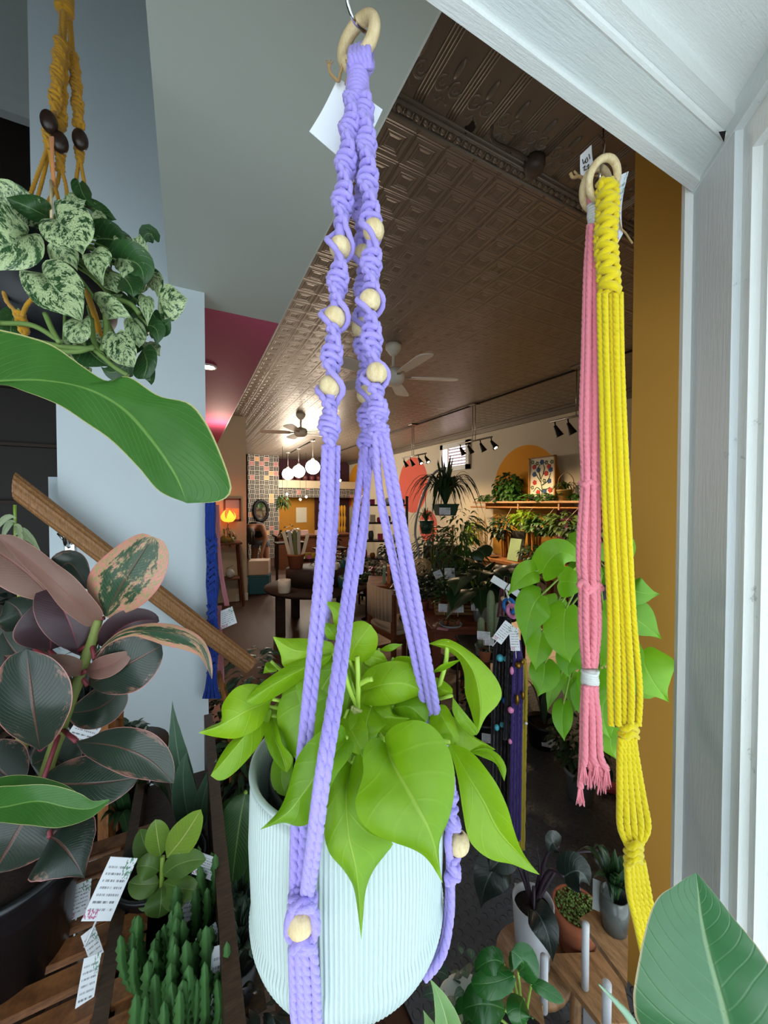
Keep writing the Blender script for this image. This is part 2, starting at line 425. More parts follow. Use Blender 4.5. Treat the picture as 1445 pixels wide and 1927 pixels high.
# pressed tin ceiling
def tin():
    t = NT('pressed tin with nested squares'); sp = t.n('ShaderNodeSeparateXYZ'); t.l(t.coords('Object'), sp.inputs[0])
    fx = t.math('ABSOLUTE', t.math('SUBTRACT', t.math('FRACT', t.math('DIVIDE', t.math('SUBTRACT', sp.outputs[0], .806-13.75), .1375)), .5))
    fy = t.math('ABSOLUTE', t.math('SUBTRACT', t.math('FRACT', t.math('DIVIDE', t.math('SUBTRACT', sp.outputs[1], 1.287-14.2), .142)), .5))
    m = t.math('MAXIMUM', fx, fy)
    h = 0
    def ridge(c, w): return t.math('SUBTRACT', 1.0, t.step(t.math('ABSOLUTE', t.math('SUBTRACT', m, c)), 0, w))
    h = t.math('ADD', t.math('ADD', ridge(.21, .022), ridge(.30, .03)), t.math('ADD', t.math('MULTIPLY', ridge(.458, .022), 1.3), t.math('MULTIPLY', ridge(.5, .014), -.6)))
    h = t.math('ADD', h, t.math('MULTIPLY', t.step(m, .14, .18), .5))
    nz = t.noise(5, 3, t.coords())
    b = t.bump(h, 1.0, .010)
    groove_shade = t.math('SUBTRACT', 1.0, t.step(h, -.3, .35))  # shade painted into the groove colour so the pressed relief stands out
    t.set(t.mix(t.math('MULTIPLY', groove_shade, .45), t.mix(nz, hexc('84776a'), hexc('998b7b')), hexc('453c34')), .40, .40, .5); return t.m
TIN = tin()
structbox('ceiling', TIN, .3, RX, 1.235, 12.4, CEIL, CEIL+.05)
tinp = plain('plain pressed tin', '7b7062', .42, .35, .15, 6)
structbox('ceiling_front', tinp, .3, RX, .30, 1.235, CEIL, CEIL+.05)
mb = MB()   # rope moulding and flat bands along the border
for y, r in ((1.205,.008),(1.185,.005),(1.255,.006)): tube(mb, [(.42,y,CEIL-.002),(RX,y,CEIL-.002)], r, 8)
for i in range(120):
    x = .43+i*.038
    ball(mb, (x, 1.228, CEIL-.003), .013, 10, (1.15,.8,.8), Matrix.Rotation(.5,3,'Z'))
    ball(mb, (x+.019, 1.228, CEIL-.002), .008, 8, (.6,1.3,.6))
struct(mb.build('trim_4', tinp))
mb = MB()   # pressed fleurs and reeded ribs of the border
for k in range(30):
    x0 = .30+k*.142
    for dx in (0, .012, .024, .036): tube(mb, [(x0+dx,.36,CEIL),(x0+dx,1.178,CEIL)], .0038, 6)
    for s in (-1, 1):
        c = V((x0+.088+s*.028, 1.09, CEIL)); tube(mb, [c+V((math.cos(a)*.023, math.sin(a)*.026, 0)) for a in [i*2*PI/14 for i in range(12)]], .0045, 6)
        tube(mb, [c+V((math.cos(a)*.010, math.sin(a)*.011, 0)) for a in [i*2*PI/10 for i in range(8)]], .003, 6)
        tube(mb, smooth_pts([(x0+.088+s*.005,1.13,CEIL),(x0+.088+s*.02,1.15,CEIL),(x0+.088+s*.03,1.142,CEIL)],8), [.004]*7+[.001], 6)
    ball(mb, (x0+.088, 1.03, CEIL), .024, 12, (.5,1.5,.45)); ball(mb, (x0+.088, 1.155, CEIL), .012, 10, (.5,1.3,.3))
    ball(mb, (x0+.088, .84, CEIL), .026, 12, (.4,1.8,.4)); ball(mb, (x0+.088, .58, CEIL), .026, 12, (.4,1.8,.4))
struct(mb.build('trim_5', tinp))
# crown pipe along right wall and conduit
mb = MB(); bx(mb, RX-.05, RX, 1.0, 12.3, CEIL-.10, CEIL-.003); bx(mb, RX-.09, RX, 1.0, 12.3, CEIL-.03, CEIL-.003); struct(mb.build('trim_6', tinp, smooth=False))

# soffit over the window: grey then pink
structbox('ceiling_soffit', greyp, -.056, .419, .34, 1.955, SOF, CEIL+.6)
structbox('ceiling_pink', pinkp, .0, .419, 1.957, 6.66, SOF, CEIL)
structbox('trim_7', plain('white edge bead','cfd2cc',.5), .419, .424, .34, 6.66, SOF, CEIL)
# blue grey wall beside the stairs; its lower left is cut back for the stairwell
a0 = onY(55, 200, 1.82).x; a1 = onY(108, 900, 1.82).x; a2 = onY(84, 900, 1.82).x; zt = onY(100, 700, 1.82).z; zb = onY(84, 896, 1.82).z
mb = MB(); bx(mb, a1, .077, 1.82, 1.93, 0, zt); bx(mb, a0, .077, 1.82, 1.93, zt, 3.9); bx(mb, a2, a1, 1.86, 1.93, 0, zb)
struct(mb.build('wall_left', bluep, smooth=False))
structbox('wall_stair', plain('grey stair wall', 'a4aaa8', .8), -3, a0+.1, 2.3, 2.35, onY(25,213,2.3).z, 3.9)
structbox('wall_stair_dark', darkw, -3.0, a0+.3, 2.5, 2.6, 0, 3.9)
mb = MB()
for i in range(9): bx(mb, -3.0, a1+.1, 2.46, 2.5, .2+i*.28, .215+i*.28)
for x in (-1.35, -.95): bx(mb, x, x+.04, 2.40, 2.5, .3, 2.3)
struct(mb.build('trim_8', plain('worn dark plank edge', '33251c', .7), smooth=False))
structbox('wall_far_left', darkw, -3.1, -3.0, -.2, 12.5, 0, 3.9)
structbox('wall_hidden_back', darkw, -3.0, .3, BY, BY+.1, 0, 3.9)
structbox('ceiling_stair', greyp, -3.0, -.05, .25, 2.6, 3.9, 3.95)
structbox('roof', darkw, -3.1, 5.2, .25, 12.5, 3.96, 4.0)

# white window frame: header, boarded soffit, splayed side
def whitepaint(name, h, sc):
    t = NT(name); n1 = t.noise(16, 5, t.coords('Object', sc), .7); n2 = t.noise(2.5, 3, t.coords()); n3 = t.noise(60, 6, t.coords(), .75)
    chip = t.step(t.math('MULTIPLY', n3, t.noise(7, 2, t.coords())), .40, .46)
    c = t.mix(n2, hexc(h), tuple(x*.82 for x in hexc(h)[:3])+(1,)); t.set(t.mix(t.math('MULTIPLY', chip, .5), c, hexc('8d8f8e')), .5, 0, .4)
    t.bump(t.math('ADD', t.math('MULTIPLY', n1, .8), t.math('MULTIPLY', chip, .8)), .4, .004); return t.m
wp1 = whitepaint('brushed white header paint', 'e2e8e6', (1,12,12)); wp2 = whitepaint('white board paint', 'ebedea', (2,25,2)); wp3 = whitepaint('white post paint', 'd6dcde', (12,12,1))
dg = V((-.678,-.735,0)); dn = V((-.735,.678,0))   # along the splayed side, and into the shop
P0 = V((.767, .335, 0)); HB = 2.127
mb = MB(); bx(mb, -3, P0.x+.05, .277, .325, HB, HB+.2); struct(mb.build('trim_9', wp1, smooth=False))
mb = MB(); bx(mb, -3, P0.x+.05, .325, .342, HB-.006, HB+.3); struct(mb.build('trim_10', wp2, smooth=False))
mb = MB(); bx(mb, -3, P0.x+.02, .258, .277, HB+.012, HB+.2); tube(mb, [(-3,.277,HB+.004),(P0.x-.04,.277,HB+.004)], .005, 8); struct(mb.build('trim_11', wp2, smooth=False))
mb = MB()
for i in range(9):
    y1 = .262-i*.155; bx(mb, -3, 1.2, y1-.153, y1, HB+.03-(i%2)*.0015, HB+.06)
struct(mb.build('ceiling_boards', wp2, smooth=False))
structbox('wall_front', cream, -3.0, 5.0, .30, .335, HB+.05, 4.0)
def along(s, n, z): return V((P0.x,P0.y,0))+dg*s+dn*n*-1+UP*z
def dbox(mb, s0, s1, n0, n1, z0, z1):
    c = along((s0+s1)/2, (n0+n1)/2, (z0+z1)/2); ang = math.atan2(dg.y, dg.x); box(mb, c, (abs(s1-s0), abs(n1-n0), z1-z0), rotz(ang))
mb = MB(); dbox(mb, 0, .112, -.01, .05, 0, HB+.02); struct(mb.build('window_post', wp3, smooth=False))
mb = MB(); dbox(mb, -.012, .0, -.022, .03, 0, HB+.02); struct(mb.build('trim_12', wp2, smooth=False))
mb = MB(); dbox(mb, .112, .132, 0.0, .05, 0, HB); dbox(mb, .132, .145, .012, .05, 0, HB); struct(mb.build('trim_13', wp2, smooth=False))
mb = MB(); dbox(mb, 0, 1.3, -.012, .05, HB-.008, HB+.04); struct(mb.build('trim_14', wp1, smooth=False))
mb = MB(); dbox(mb, .112, 1.3, 0, .05, HB-.05, HB-.008); dbox(mb, .145, 1.3, .014, .05, HB-.075, HB-.05); struct(mb.build('trim_15', wp2, smooth=False))
mb = MB(); dbox(mb, .145, 1.3, .028, .034, .5, HB-.07); 
t = NT('frosted pane'); t.set((.93,.97,1,1), .5); tr = t.n('ShaderNodeBsdfTranslucent'); tr.inputs[0].default_value = (.93,.97,1,1); mx = t.n('ShaderNodeMixShader'); mx.inputs[0].default_value = .8
t.l(t.b.outputs[0], mx.inputs[1]); t.l(tr.outputs[0], mx.inputs[2]); t.l(mx.outputs[0], t.t.nodes['Material Output'].inputs[0])
struct(mb.build('window_1', t.m, smooth=False))
c = P0+dg*.09; mb = MB(); mb.add([onZ(1352,248,HB-.0085),onZ(1366,246,HB-.0085),onZ(1362,268,HB-.0085),onZ(1352,248,HB-.0075),onZ(1366,246,HB-.0075),onZ(1362,268,HB-.0075)], [(0,1,2),(5,4,3),(0,3,4,1),(1,4,5,2),(2,5,3,0)]); struct(mb.build('trim_22', darkw, smooth=False))
# mustard side wall of the window bay
structbox('wall_mustard', must, 1.289, 1.36, .335, .742, 0, CEIL)
structbox('trim_16', wp3, .80, 1.29, .30, .335, 0, .25)
structbox('wall_front_low', darkw, -3, .8, -.2, -.15, 0, .2)
structbox('wall_front_right', cream, 1.29, 5.0, .30, .334, 0, HB+.05)
# ------------------------------------------------------------------ ceiling fixtures and their light
brass = plain('brushed nickel', '8d8780', .35, .9, .05); dkmetal = plain('dark bronze metal', '2b2622', .4, .7, .1); fanw = plain('off white fan enamel', 'e2dfd4', .5)
chrome = plain('bright chrome', 'd8dadb', .15, 1, .02); blackm = plain('black matte', '111113', .6)
glow = emit('lit opal glass', 'fff6e6', 9)
for i, (px, py, top, d) in enumerate([(542,892,851,10.6),(562,887,840,9.8),(588.5,879,828,8.6),(618,872,820,7.9)]):
    c = W(px, py, d); z = CEIL
    t0 = thing('globe_pendant', ['smallest and farthest of the glowing white globe pendants, left end of the row','glowing white globe pendant second from the wallpapered column','glowing white globe pendant third from the wallpapered column','glowing white globe pendant nearest, partly behind the left purple cord'][i], 'pendant light', (c.x,c.y,c.z), 'white globe pendants over the counter')
    mb = MB(); ball(mb, c, .16, 24); mb.build('globe', glow, t0)
    mb = MB(); lathe(mb, [(.03,.15),(.045,.16),(.03,.2),(.008,.21)], c, 14); mb.build('socket_cap', fanw, t0)
    mb = MB(); tube(mb, [c+V((0,0,.2)), (c.x,c.y,z-.02)], .004, 6); mb.build('cord', fanw, t0)
    mb = MB(); lathe(mb, [(.06,z-.03-c.z),(.05,z-c.z)], c, 14); mb.build('canopy', fanw, t0)
    lamp('POINT', c-V((0,0,.2)), 20, (1,.84,.66), .12)
a, b = onZ(545,852,CEIL), onZ(592,826,CEIL)
mb = MB(); tube(mb, [a+V((0,0,-.012)), b+V((0,0,-.012))], .012, 6); tag(mb.build('ceiling_conduit', dkmetal), 'thin dark conduit on the ceiling linking the globe pendants', 'conduit')

def fan(px, py, d, R, a0, label, n=5, kit=False):
    c = W(px, py, d); t0 = thing('ceiling_fan', label, 'ceiling fan', tuple(c))
    mb = MB(); lathe(mb, [(.02,-.09),(.07,-.085),(.10,-.05),(.105,0),(.09,.04),(.04,.06),(.02,.07)], c, 24); mb.build('motor_housing', fanw, t0)
    mb = MB(); tube(mb, [c+V((0,0,.06)), (c.x,c.y,CEIL-.05)], .014, 10); mb.build('downrod', fanw, t0)
    mb = MB(); lathe(mb, [(.03,CEIL-c.z-.09),(.07,CEIL-c.z-.04),(.075,CEIL-c.z)], c, 20); mb.build('canopy', fanw, t0)
    for i in range(n):
        a = a0+i*2*PI/n; Rm = rotz(a) @ Matrix.Rotation(math.radians(10), 3, 'X'); mb = MB()
        bm = bmesh.new(); pts = [(.16,-.05),(.3,-.066),(R-.06,-.075),(R-.015,-.06),(R,-.02),(R,.02),(R-.015,.06),(R-.06,.075),(.3,.066),(.16,.05)]
        vs = [V((x,y,z)) for z in (-.004,.004) for x, y in pts]; k = len(pts)
        fs = [tuple(reversed(range(k))), tuple(range(k,2*k))]+[(j,(j+1)%k,k+(j+1)%k,k+j) for j in range(k)]
        mb.add([c+V((0,0,-.02))+Rm@v for v in vs], fs, flat=True); bl = mb.build('blade', fanw, t0)
        mb = MB(); box(mb, c+V((0,0,-.02))+Rm@V((.14,0,0)), (.12,.03,.012), Rm, .002); mb.build('blade_iron', brass, t0)
    return t0
fan(740, 706, 3.45, .60, -math.radians(27.3)+.12, 'near off white ceiling fan with five blades, behind the purple sinnets')
fan(566, 812, 6.1, .62, -.9, 'far off white ceiling fan above the globe pendants')

def track(px, py, bx0, bx1, by, heads, label):
    c = onZ(px, py, CEIL); p0 = onX(bx0, by[0], c.x); p1 = onX(bx1, by[1], c.x); zb = (p0.z+p1.z)/2
    p0.z = p1.z = zb; t0 = thing('track_light', label, 'track light', (c.x,c.y,CEIL), 'adjustable track lights along the right side')
    mb = MB(); box(mb, c-V((0,0,.012)), (.12,.12,.024), None, .004); mb.build('canopy', brass, t0)
    for s in (-.03, .03): mb = MB(); tube(mb, [(c.x,c.y+s,CEIL-.02),(c.x,c.y+s,zb)], .005, 6); mb.build('stem', brass, t0)
    mb = MB(); tube(mb, [p0, p1], .012, 8); mb.build('bar', brass, t0)
    for (hx, on) in heads:
        f = (hx-bx0)/(bx1-bx0); p = p0.lerp(p1, f) if 0 <= f <= 1 else onX(hx, by[0], c.x); p.z = zb
        dirv = V((.45 if not on else .15, -.25 if not on else -.75, -1)).normalized(); a, b = frame_of(dirv)
        q = p+V((0,0,-.05)); R = Matrix((a, b, dirv)).transposed(); mb = MB()
        m2 = MB(); lathe(m2, [(.012,0),(.018,.01),(.03,.07),(.042,.12),(.044,.13)], (0,0,0), 14)
        mb.add([q+R@V(v) for v in m2.v], m2.f); tube(mb, [p, q+dirv*.02], .008, 6); h = mb.build('lamp_head', dkmetal, t0)
        mb = MB(); m2 = MB(); ball(m2, (0,0,.118), .034, 12, (1,1,.5)); mb.add([q+R@V(v) for v in m2.v], m2.f)
        mb.build('bulb', emit('lit halogen','ffe9c0', 22) if on else plain('unlit bulb','c8b89a',.3), h)
        if True: lamp('SPOT', q+dirv*.17, 16, (1,.72,.42), .03, (dirv.to_track_quat('-Z','Y')).to_euler(), angle=115)
track(777, 798, 757, 802, (866,849), [(760,0),(773,0),(788,1),(800,1)], 'farthest track light with two lit heads, above the coral circle')
track(892, 760, 862, 926, (838,820), [(866,0),(882,0),(905,0),(924,1)], 'track light with four heads in front of the small high window')
track(1090, 688, 1035, 1150, (797,765), [(1045,0),(1072,0),(1120,0)], 'nearest track light, cut off by the pink cords')
# rail on the ceiling that feeds the track lights
c0 = onZ(640, 842, CEIL); c1 = onZ(1178, 655, CEIL); mb = MB(); tube(mb, [(onZ(892,760,CEIL).x, 11.5, CEIL-.015), (onZ(892,760,CEIL).x, 1.8, CEIL-.015)], .012, 8)
tag(mb.build('ceiling_conduit', dkmetal), 'long dark conduit on the tin ceiling feeding the track lights', 'conduit')
# recessed lamp in the pink soffit beside the blue wall
c = onZ(392, 689, SOF); t0 = thing('recessed_ceiling_light', 'small lit recessed lamp in the pink ceiling beside the blue wall', 'ceiling light', tuple(c))
mb = MB(); ring(mb, c-V((0,0,.003)), .045, .008, (0,0,1), 24, 8); mb.build('trim_ring', fanw, t0)
mb = MB(); lathe(mb, [(.001,-.014),(.025,-.012),(.036,-.004)], c, 16); mb.build('bulb', emit('lit halogen','ffe9c0',22), t0)
lamp('SPOT', c+V((.0,.02,-.05)), 16, (1,.7,.4), .03, (math.radians(35),0,0), angle=120)
lamp('POINT', (.35, 4.6, 2.25), 7, (1,.80,.62), .1)
# smoke detector box and conduit in the tin border
c = onZ(1006, 300, CEIL); t0 = thing('smoke_detector', 'round grey detector on the dark tin border above the left of the wooden rings', 'smoke detector', tuple(c))
mb = MB(); lathe(mb, [(.001,-.05),(.035,-.05),(.042,-.03),(.042,0)], c, 24); mb.build('housing', plain('bronze painted box','4a3f38',.5), t0)
mb = MB(); tube(mb, smooth_pts([c+V((-.02,0,-.02)), c+V((-.10,.0,-.012)), c+V((-.22,.01,-.008)), c+V((-.26,-.03,.0))], 16), .006, 8); mb.build('conduit', plain('bronze painted box','4a3f38',.5), t0)
c = onZ(885, 240, CEIL); mb = MB(); n = 11; rr = random.Random(4); pts = [c+V((math.cos(i*2*PI/n)*(.012+.02*rr.random()), math.sin(i*2*PI/n)*(.012+.02*rr.random()), -.004)) for i in range(n)]
mb.add(pts+[p+V((0,0,.003)) for p in pts], [tuple(range(n)), tuple(range(2*n-1,n-1,-1))]); struct(mb.build('trim_17', blackm))
# high window on right wall
q = [onX(x, y, RX-.03) for x, y in ((829,839),(883,832),(883,887),(829,889))]
y0, y1 = q[0].y, q[1].y; z1 = q[0].z; z0 = q[3].z
mb = MB(); m = .10
bx(mb, RX-.05, RX, y1, y0, z1-m, z1); bx(mb, RX-.05, RX, y1, y0, z0, z0+m); bx(mb, RX-.05, RX, y1, y1+m, z0, z1); bx(mb, RX-.05, RX, y0-m, y0, z0, z1); bx(mb, RX-.045, RX, y0-.30, y0-.26, z0, z1)
w1 = mb.build('window_2', plain('white gloss paint','d8d8d2',.5), smooth=False); struct(w1)
mb = MB(); bx(mb, RX-.012, RX-.002, y1+.02, y0-.02, z0+.02, z1-.02); mb.build('pane', emit('daylit pane behind blind','e9d3da', 1.6), w1, smooth=False)
mb = MB()
for i in range(6): zz = z0+m+(z1-z0-2*m)*(i+.5)/6; bx(mb, RX-.022, RX-.016, y1+m, y0-.3, zz-.012, zz+.012)
mb.build('blind_slat', plain('mauve blind slat','8b6f7c',.6), w1, smooth=False)
# ------------------------------------------------------------------ plant builders
G_dark = leafmat('dark green leaf', '2c4a26', '16301a', '5d7d4c', .12, rough=.35)
G_mid = leafmat('mid green leaf', '4b7a2c', '2b5420', '86ad5a', .2)
G_lime = leafmat('yellow green leaf', '9dbb2c', '6f9a1e', 'c3d86a', .3)
G_olive = leafmat('olive green leaf', '57702f', '37501f', '8a9c58', .2)
G_grey = leafmat('grey green leaf', '5f7a62', '3c5444', '9ab09a', .15)
G_blk = leafmat('near black leaf', '23302a', '121a17', '4a5a50', .05, rough=.3)
terra = plain('terracotta', '9c5a3c', .85, bump=.15); terrad = plain('darker terracotta', '8a4a2f', .85); blackp = plain('black nursery plastic', '16181c', .4, spec=.5)
greenp = plain('dark green plastic', '1d4234', .45); tealp = plain('teal glazed pot', '27545a', .35); whitep = plain('white ceramic', 'd9d6cd', .35)
soil = plain('potting soil with perlite', '2c211b', .95, var=.6, scale=160, bump=.8); greypot = plain('grey plastic pot', '7e8688', .5)
stemg = plain('green stem', '7d9a3a', .5); stemw = plain('brown stem', '6a4d33', .8, bump=.3)
tagw = None
def tagmat():
    t = NT('printed white card'); uv = t.n('ShaderNodeUVMap').outputs[0]; sp = t.n('ShaderNodeSeparateXYZ'); t.l(uv, sp.inputs[0])
    ro = t.math('MULTIPLY', sp.outputs[1], 9.0); fr = t.math('ABSOLUTE', t.math('SUBTRACT', t.math('FRACT', ro), .5))
    cb = t.n('ShaderNodeCombineXYZ'); t.l(t.math('MULTIPLY', sp.outputs[0], 30.0), cb.inputs[0]); t.l(t.math('MULTIPLY', t.math('FLOOR', ro), 7.3), cb.inputs[1])
    isl = t.n('ShaderNodeNewGeometry').outputs['Random Per Island']; t.l(t.math('MULTIPLY', isl, 50.0), cb.inputs[2])
    nz = t.noise(1.0, 3, cb.outputs[0], .7)
    inb = t.math('MULTIPLY', t.math('GREATER_THAN', .40, t.math('ABSOLUTE', t.math('SUBTRACT', sp.outputs[0], .5))), t.math('GREATER_THAN', .40, t.math('ABSOLUTE', t.math('SUBTRACT', sp.outputs[1], .5))))
    ink = t.math('MULTIPLY', t.math('MULTIPLY', t.math('LESS_THAN', fr, .17), t.math('GREATER_THAN', nz, .5)), inb)
    base_ = t.mix(t.math('MULTIPLY', ink, .8), hexc('dfe3ea'), hexc('3c4048')); n2 = t.noise(14, 3, uv)
    dx = t.math('SUBTRACT', sp.outputs[0], .88); dy = t.math('SUBTRACT', sp.outputs[1], .86); rr_ = t.math('SQRT', t.math('ADD', t.math('MULTIPLY', dx, dx), t.math('MULTIPLY', dy, dy)))
    spr = t.math('MULTIPLY', t.math('LESS_THAN', rr_, .24), t.math('GREATER_THAN', n2, .53)); dz = t.math('SUBTRACT', sp.outputs[1], .10)
    pk = t.math('MULTIPLY', t.math('MULTIPLY', t.math('LESS_THAN', t.math('ABSOLUTE', dz), .07), t.math('LESS_THAN', sp.outputs[0], .45)), t.math('GREATER_THAN', n2, .50))
    t.set(t.mix(pk, t.mix(spr, base_, hexc('5f8a72')), hexc('b86a8c')), .6); return t.m
tagw = tagmat()
def bush_mesh(c, R, n, L, shape, seed, nrmup=.5, droop=.5, wd=.6, nu=2, nv=5, hemi=-.5, inner=.35):
    rr = random.Random(seed); mb = MB(); c = V(c)
    for i in range(n):
        while True:
            d = V((rr.uniform(-1,1), rr.uniform(-1,1), rr.uniform(hemi,1)))
            if .1 < d.length < 1: break
        d.normalize(); k = inner+(1-inner)*rr.random()**.5
        p = c+V((d.x*R[0], d.y*R[1], d.z*R[2]))*k; out = (V((d.x,d.y,d.z*.3))+V((rr.uniform(-.5,.5),rr.uniform(-.5,.5),0))).normalized()
        l = L*rr.uniform(.65,1.15); T = p+(out*(1-droop*.5)+V((0,0,-droop)))*l; M = (p+T)/2+V((0,0,l*.12))
        leaf(mb, p, M, T, l*wd*rr.uniform(.8,1.1), shape, (out*.5+V((0,0,1))*nrmup+V((rr.uniform(-.4,.4),rr.uniform(-.4,.4),0))).normalized(), 0, .15, .06, 0, nu, nv)
    return mb
def arch_mesh(c, n, L, wdt, seed, spread=1.0, rise=.7, droop=.8, nv=9, fullness=0.15, shape='strap'):
    rr = random.Random(seed); mb = MB(); c = V(c)
    for i in range(n):
        a = rr.uniform(0, 2*PI); l = L*rr.uniform(.6,1.1); s = spread*rr.uniform(fullness,1); h = V((math.cos(a), math.sin(a), 0))
        T = c+h*l*s+V((0,0,l*(rise*(1-s)*1.2-droop*s*.35))); M = c+h*l*s*.5+V((0,0,l*rise*.55))
        leaf(mb, c+h*.01, M, T, wdt*rr.uniform(.7,1.1), shape, V((0,0,1))-h*.5 if s > .3 else h, 0, .35, .05, 0, 1, nv)
    return mb
def stems_mesh(c, n, H, R, r, seed):
    rr = random.Random(seed); mb = MB(); c = V(c)
    for i in range(n):
        a = rr.uniform(0,2*PI); q = R*rr.random(); e = c+V((math.cos(a)*q, math.sin(a)*q, H*rr.uniform(.6,1)))
        tube(mb, smooth_pts([c+V((math.cos(a)*.01,math.sin(a)*.01,0)), (c+e)/2+V((math.cos(a)*q*.1,0,H*.1)), e], 6), r, 5)
    return mb
def pot_prof(r, h, taper=.75, lip=.1, th=.06):
    return [(r*taper*.9,0),(r*taper,.01*h),(r*(taper+(1-taper)*.8),h*(1-lip*1.6)),(r*.97,h*(1-lip*1.5)),(r*1.03,h*(1-lip*1.5)),(r*1.03,h),(r*(1-th),h),(r*(1-th)*.97,h*.8)]
def pot_parts(t0, c, r, h, mat, name='pot', taper=.75, n=28, soilz=.86, smooth=False):
    mb = MB(); pr = pot_prof(r, h, taper) if not smooth else [(r*taper*.9,0),(r*taper,.03*h),(r*(taper+.9)/1.9,h*.4),(r,h),(r*.93,h),(r*.92,h*.8)]
    lathe(mb, pr, c, n, cap=False); k = n; mb.add([V(c)+V((r*taper*.9*math.cos(2*PI*i/n), r*taper*.9*math.sin(2*PI*i/n), 0)) for i in range(n)], [tuple(reversed(range(n)))])
    mb.build(name, mat, t0)
    mb = MB(); lathe(mb, [(.0001,h*soilz+.003),(r*.5,h*soilz+.002),(r*.93,h*soilz)], c, n); mb.build('soil', soil, t0)
def card(t0, c, w, h, face=None, tilt=0.0, name='price_tag', mat=None, stick=0):
    """small printed card at c looking towards face"""
    c = V(c); n = (V(face)-c if face is not None else V((0,0,EYE))-c); n.z *= .3; n.normalize(); a = n.cross(V((0,0,1))).normalized()*-1; b = a.cross(n)*-1 if False else n.cross(a)
    if b.z < 0: b = -b
    q = Matrix.Rotation(tilt, 3, n); a = q@a; b = q@b; mb = MB()
    sheet(mb, c-a*w/2+b*h/2, c+a*w/2+b*h/2, c+a*w/2-b*h/2, c-a*w/2-b*h/2, .0008, .002, 4)
    if stick: tube(mb, [c-b*h/2, c-b*(h/2+stick)], .0015, 5)
    return mb.build(name, mat or tagw, t0)
def potted(name, label, cat, c, r, h, pmat, leafmb, lm, group=None, taper=.75, stem=None, tagpos=None, stemmat=None, smooth=False, tilt=0):
    t0 = thing(name, label, cat, tuple(c), group); pot_parts(t0, c, r, h, pmat, taper=taper, smooth=smooth)
    leafmb.build('foliage', lm, t0)
    if stem: stem.build('stem', stemmat or stemg, t0)
    if tagpos: card(t0, tagpos[0], tagpos[1], tagpos[2], tilt=tilt)
    return t0

# ------------------------------------------------------------------ far end of the shop
def paper():
    t = NT('basket weave wallpaper'); sp = t.n('ShaderNodeSeparateXYZ'); t.l(t.coords('Object'), sp.inputs[0])
    x = t.math('DIVIDE', t.math('ADD', sp.outputs[0], sp.outputs[1]), .135); z = t.math('DIVIDE', sp.outputs[2], .135)
    ix = t.math('FLOOR', x); iz = t.math('FLOOR', z); fx = t.math('FRACT', x); fz = t.math('FRACT', z)
    par = t.math('ABSOLUTE', t.math('MODULO', t.math('ADD', ix, iz), 2.0))
    a = t.n('ShaderNodeMix', i_0=par, i_2=fx, i_3=fz).outputs[0]; b = t.n('ShaderNodeMix', i_0=par, i_2=fz, i_3=fx).outputs[0]
    st = t.math('ABSOLUTE', t.math('SUBTRACT', t.math('FRACT', t.math('MULTIPLY', a, 3.0)), .5))
    ms = t.math('MULTIPLY', t.math('LESS_THAN', st, .39), t.math('LESS_THAN', t.math('ABSOLUTE', t.math('SUBTRACT', b, .5)), .455))
    cb = t.n('ShaderNodeCombineXYZ', i_0=ix, i_1=iz); wn = t.n('ShaderNodeTexWhiteNoise', noise_dimensions='2D'); t.l(cb.outputs[0], wn.inputs[0])
    ink = t.mix(t.math('GREATER_THAN', wn.outputs[0], .87), hexc('25262b'), t.mix(t.math('GREATER_THAN', wn.outputs[0], .94), hexc('c98f5a'), hexc('a85f62')))
    t.set(t.mix(ms, hexc('cfc6b6'), ink), .8); return t.m
PAPER = paper()
xa, xb = onY(467,950,11.6).x, onY(525,950,11.6).x
structbox('wall_papered', PAPER, xa, xb, 11.6, BY, 0, CEIL)
za, zc, zd = onY(580,905,11.75).z, onY(580,919,11.75).z, onY(580,936,11.75).z
structbox('trim_18', plain('cream gloss trim','c8b89a',.5), xb, RX, 11.6, 11.85, zc, za)
structbox('trim_19', PAPER, xb, RX, 11.7, 11.85, zd, zc)
structbox('wall_counter', plain('ochre back wall','b07a26',.8), xb, onY(594,960,12.2).x, 12.15, BY, 0, zd)
# red vases row on the ledge above
shelfred = plain('dark red glazed bowl','5a2a2c',.4)
mbp = None
for i in range(7):
    p = onY(535+i*13, 903, 11.72); mb = MB(); r = .09; lathe(mb, [(.03,0),(.06,.01),(r,.10),(r*.9,.16),(r*.85,.16),(r*.9,.1)], (p.x,p.y,za), 14)
    tag(mb.build('bowl', shelfred), 'dark red bowl on the ledge above the papered beam, '+['first from the papered column','second from the papered column','third from the papered column','middle of seven','third from the right','second from the right','rightmost'][i], 'bowl', 'dark red bowls on the high ledge')
# oval mirror
c = onY(491, 961, 11.57); t0 = thing('oval_mirror', 'oval wall mirror in a dark carved frame on the patterned wallpaper', 'mirror', tuple(c))
mb = MB(); n = 36; pts = [c+V((math.cos(2*PI*i/n)*.19, 0, math.sin(2*PI*i/n)*.29)) for i in range(n)]
tube(mb, pts, [.05+.012*math.sin(i*3) for i in range(n)], 8, closed=True); mb.build('frame', blackm, t0)
mb = MB(); pts = [c+V((math.cos(2*PI*i/n)*.18, .005, math.sin(2*PI*i/n)*.28)) for i in range(n)]; mb.add(pts+[p+V((0,.01,0)) for p in pts], [tuple(range(n)), tuple(range(2*n-1,n-1,-1))]); mb.build('glass', plain('mirror glass','dfe8ec',.05,1,0), t0, smooth=False)
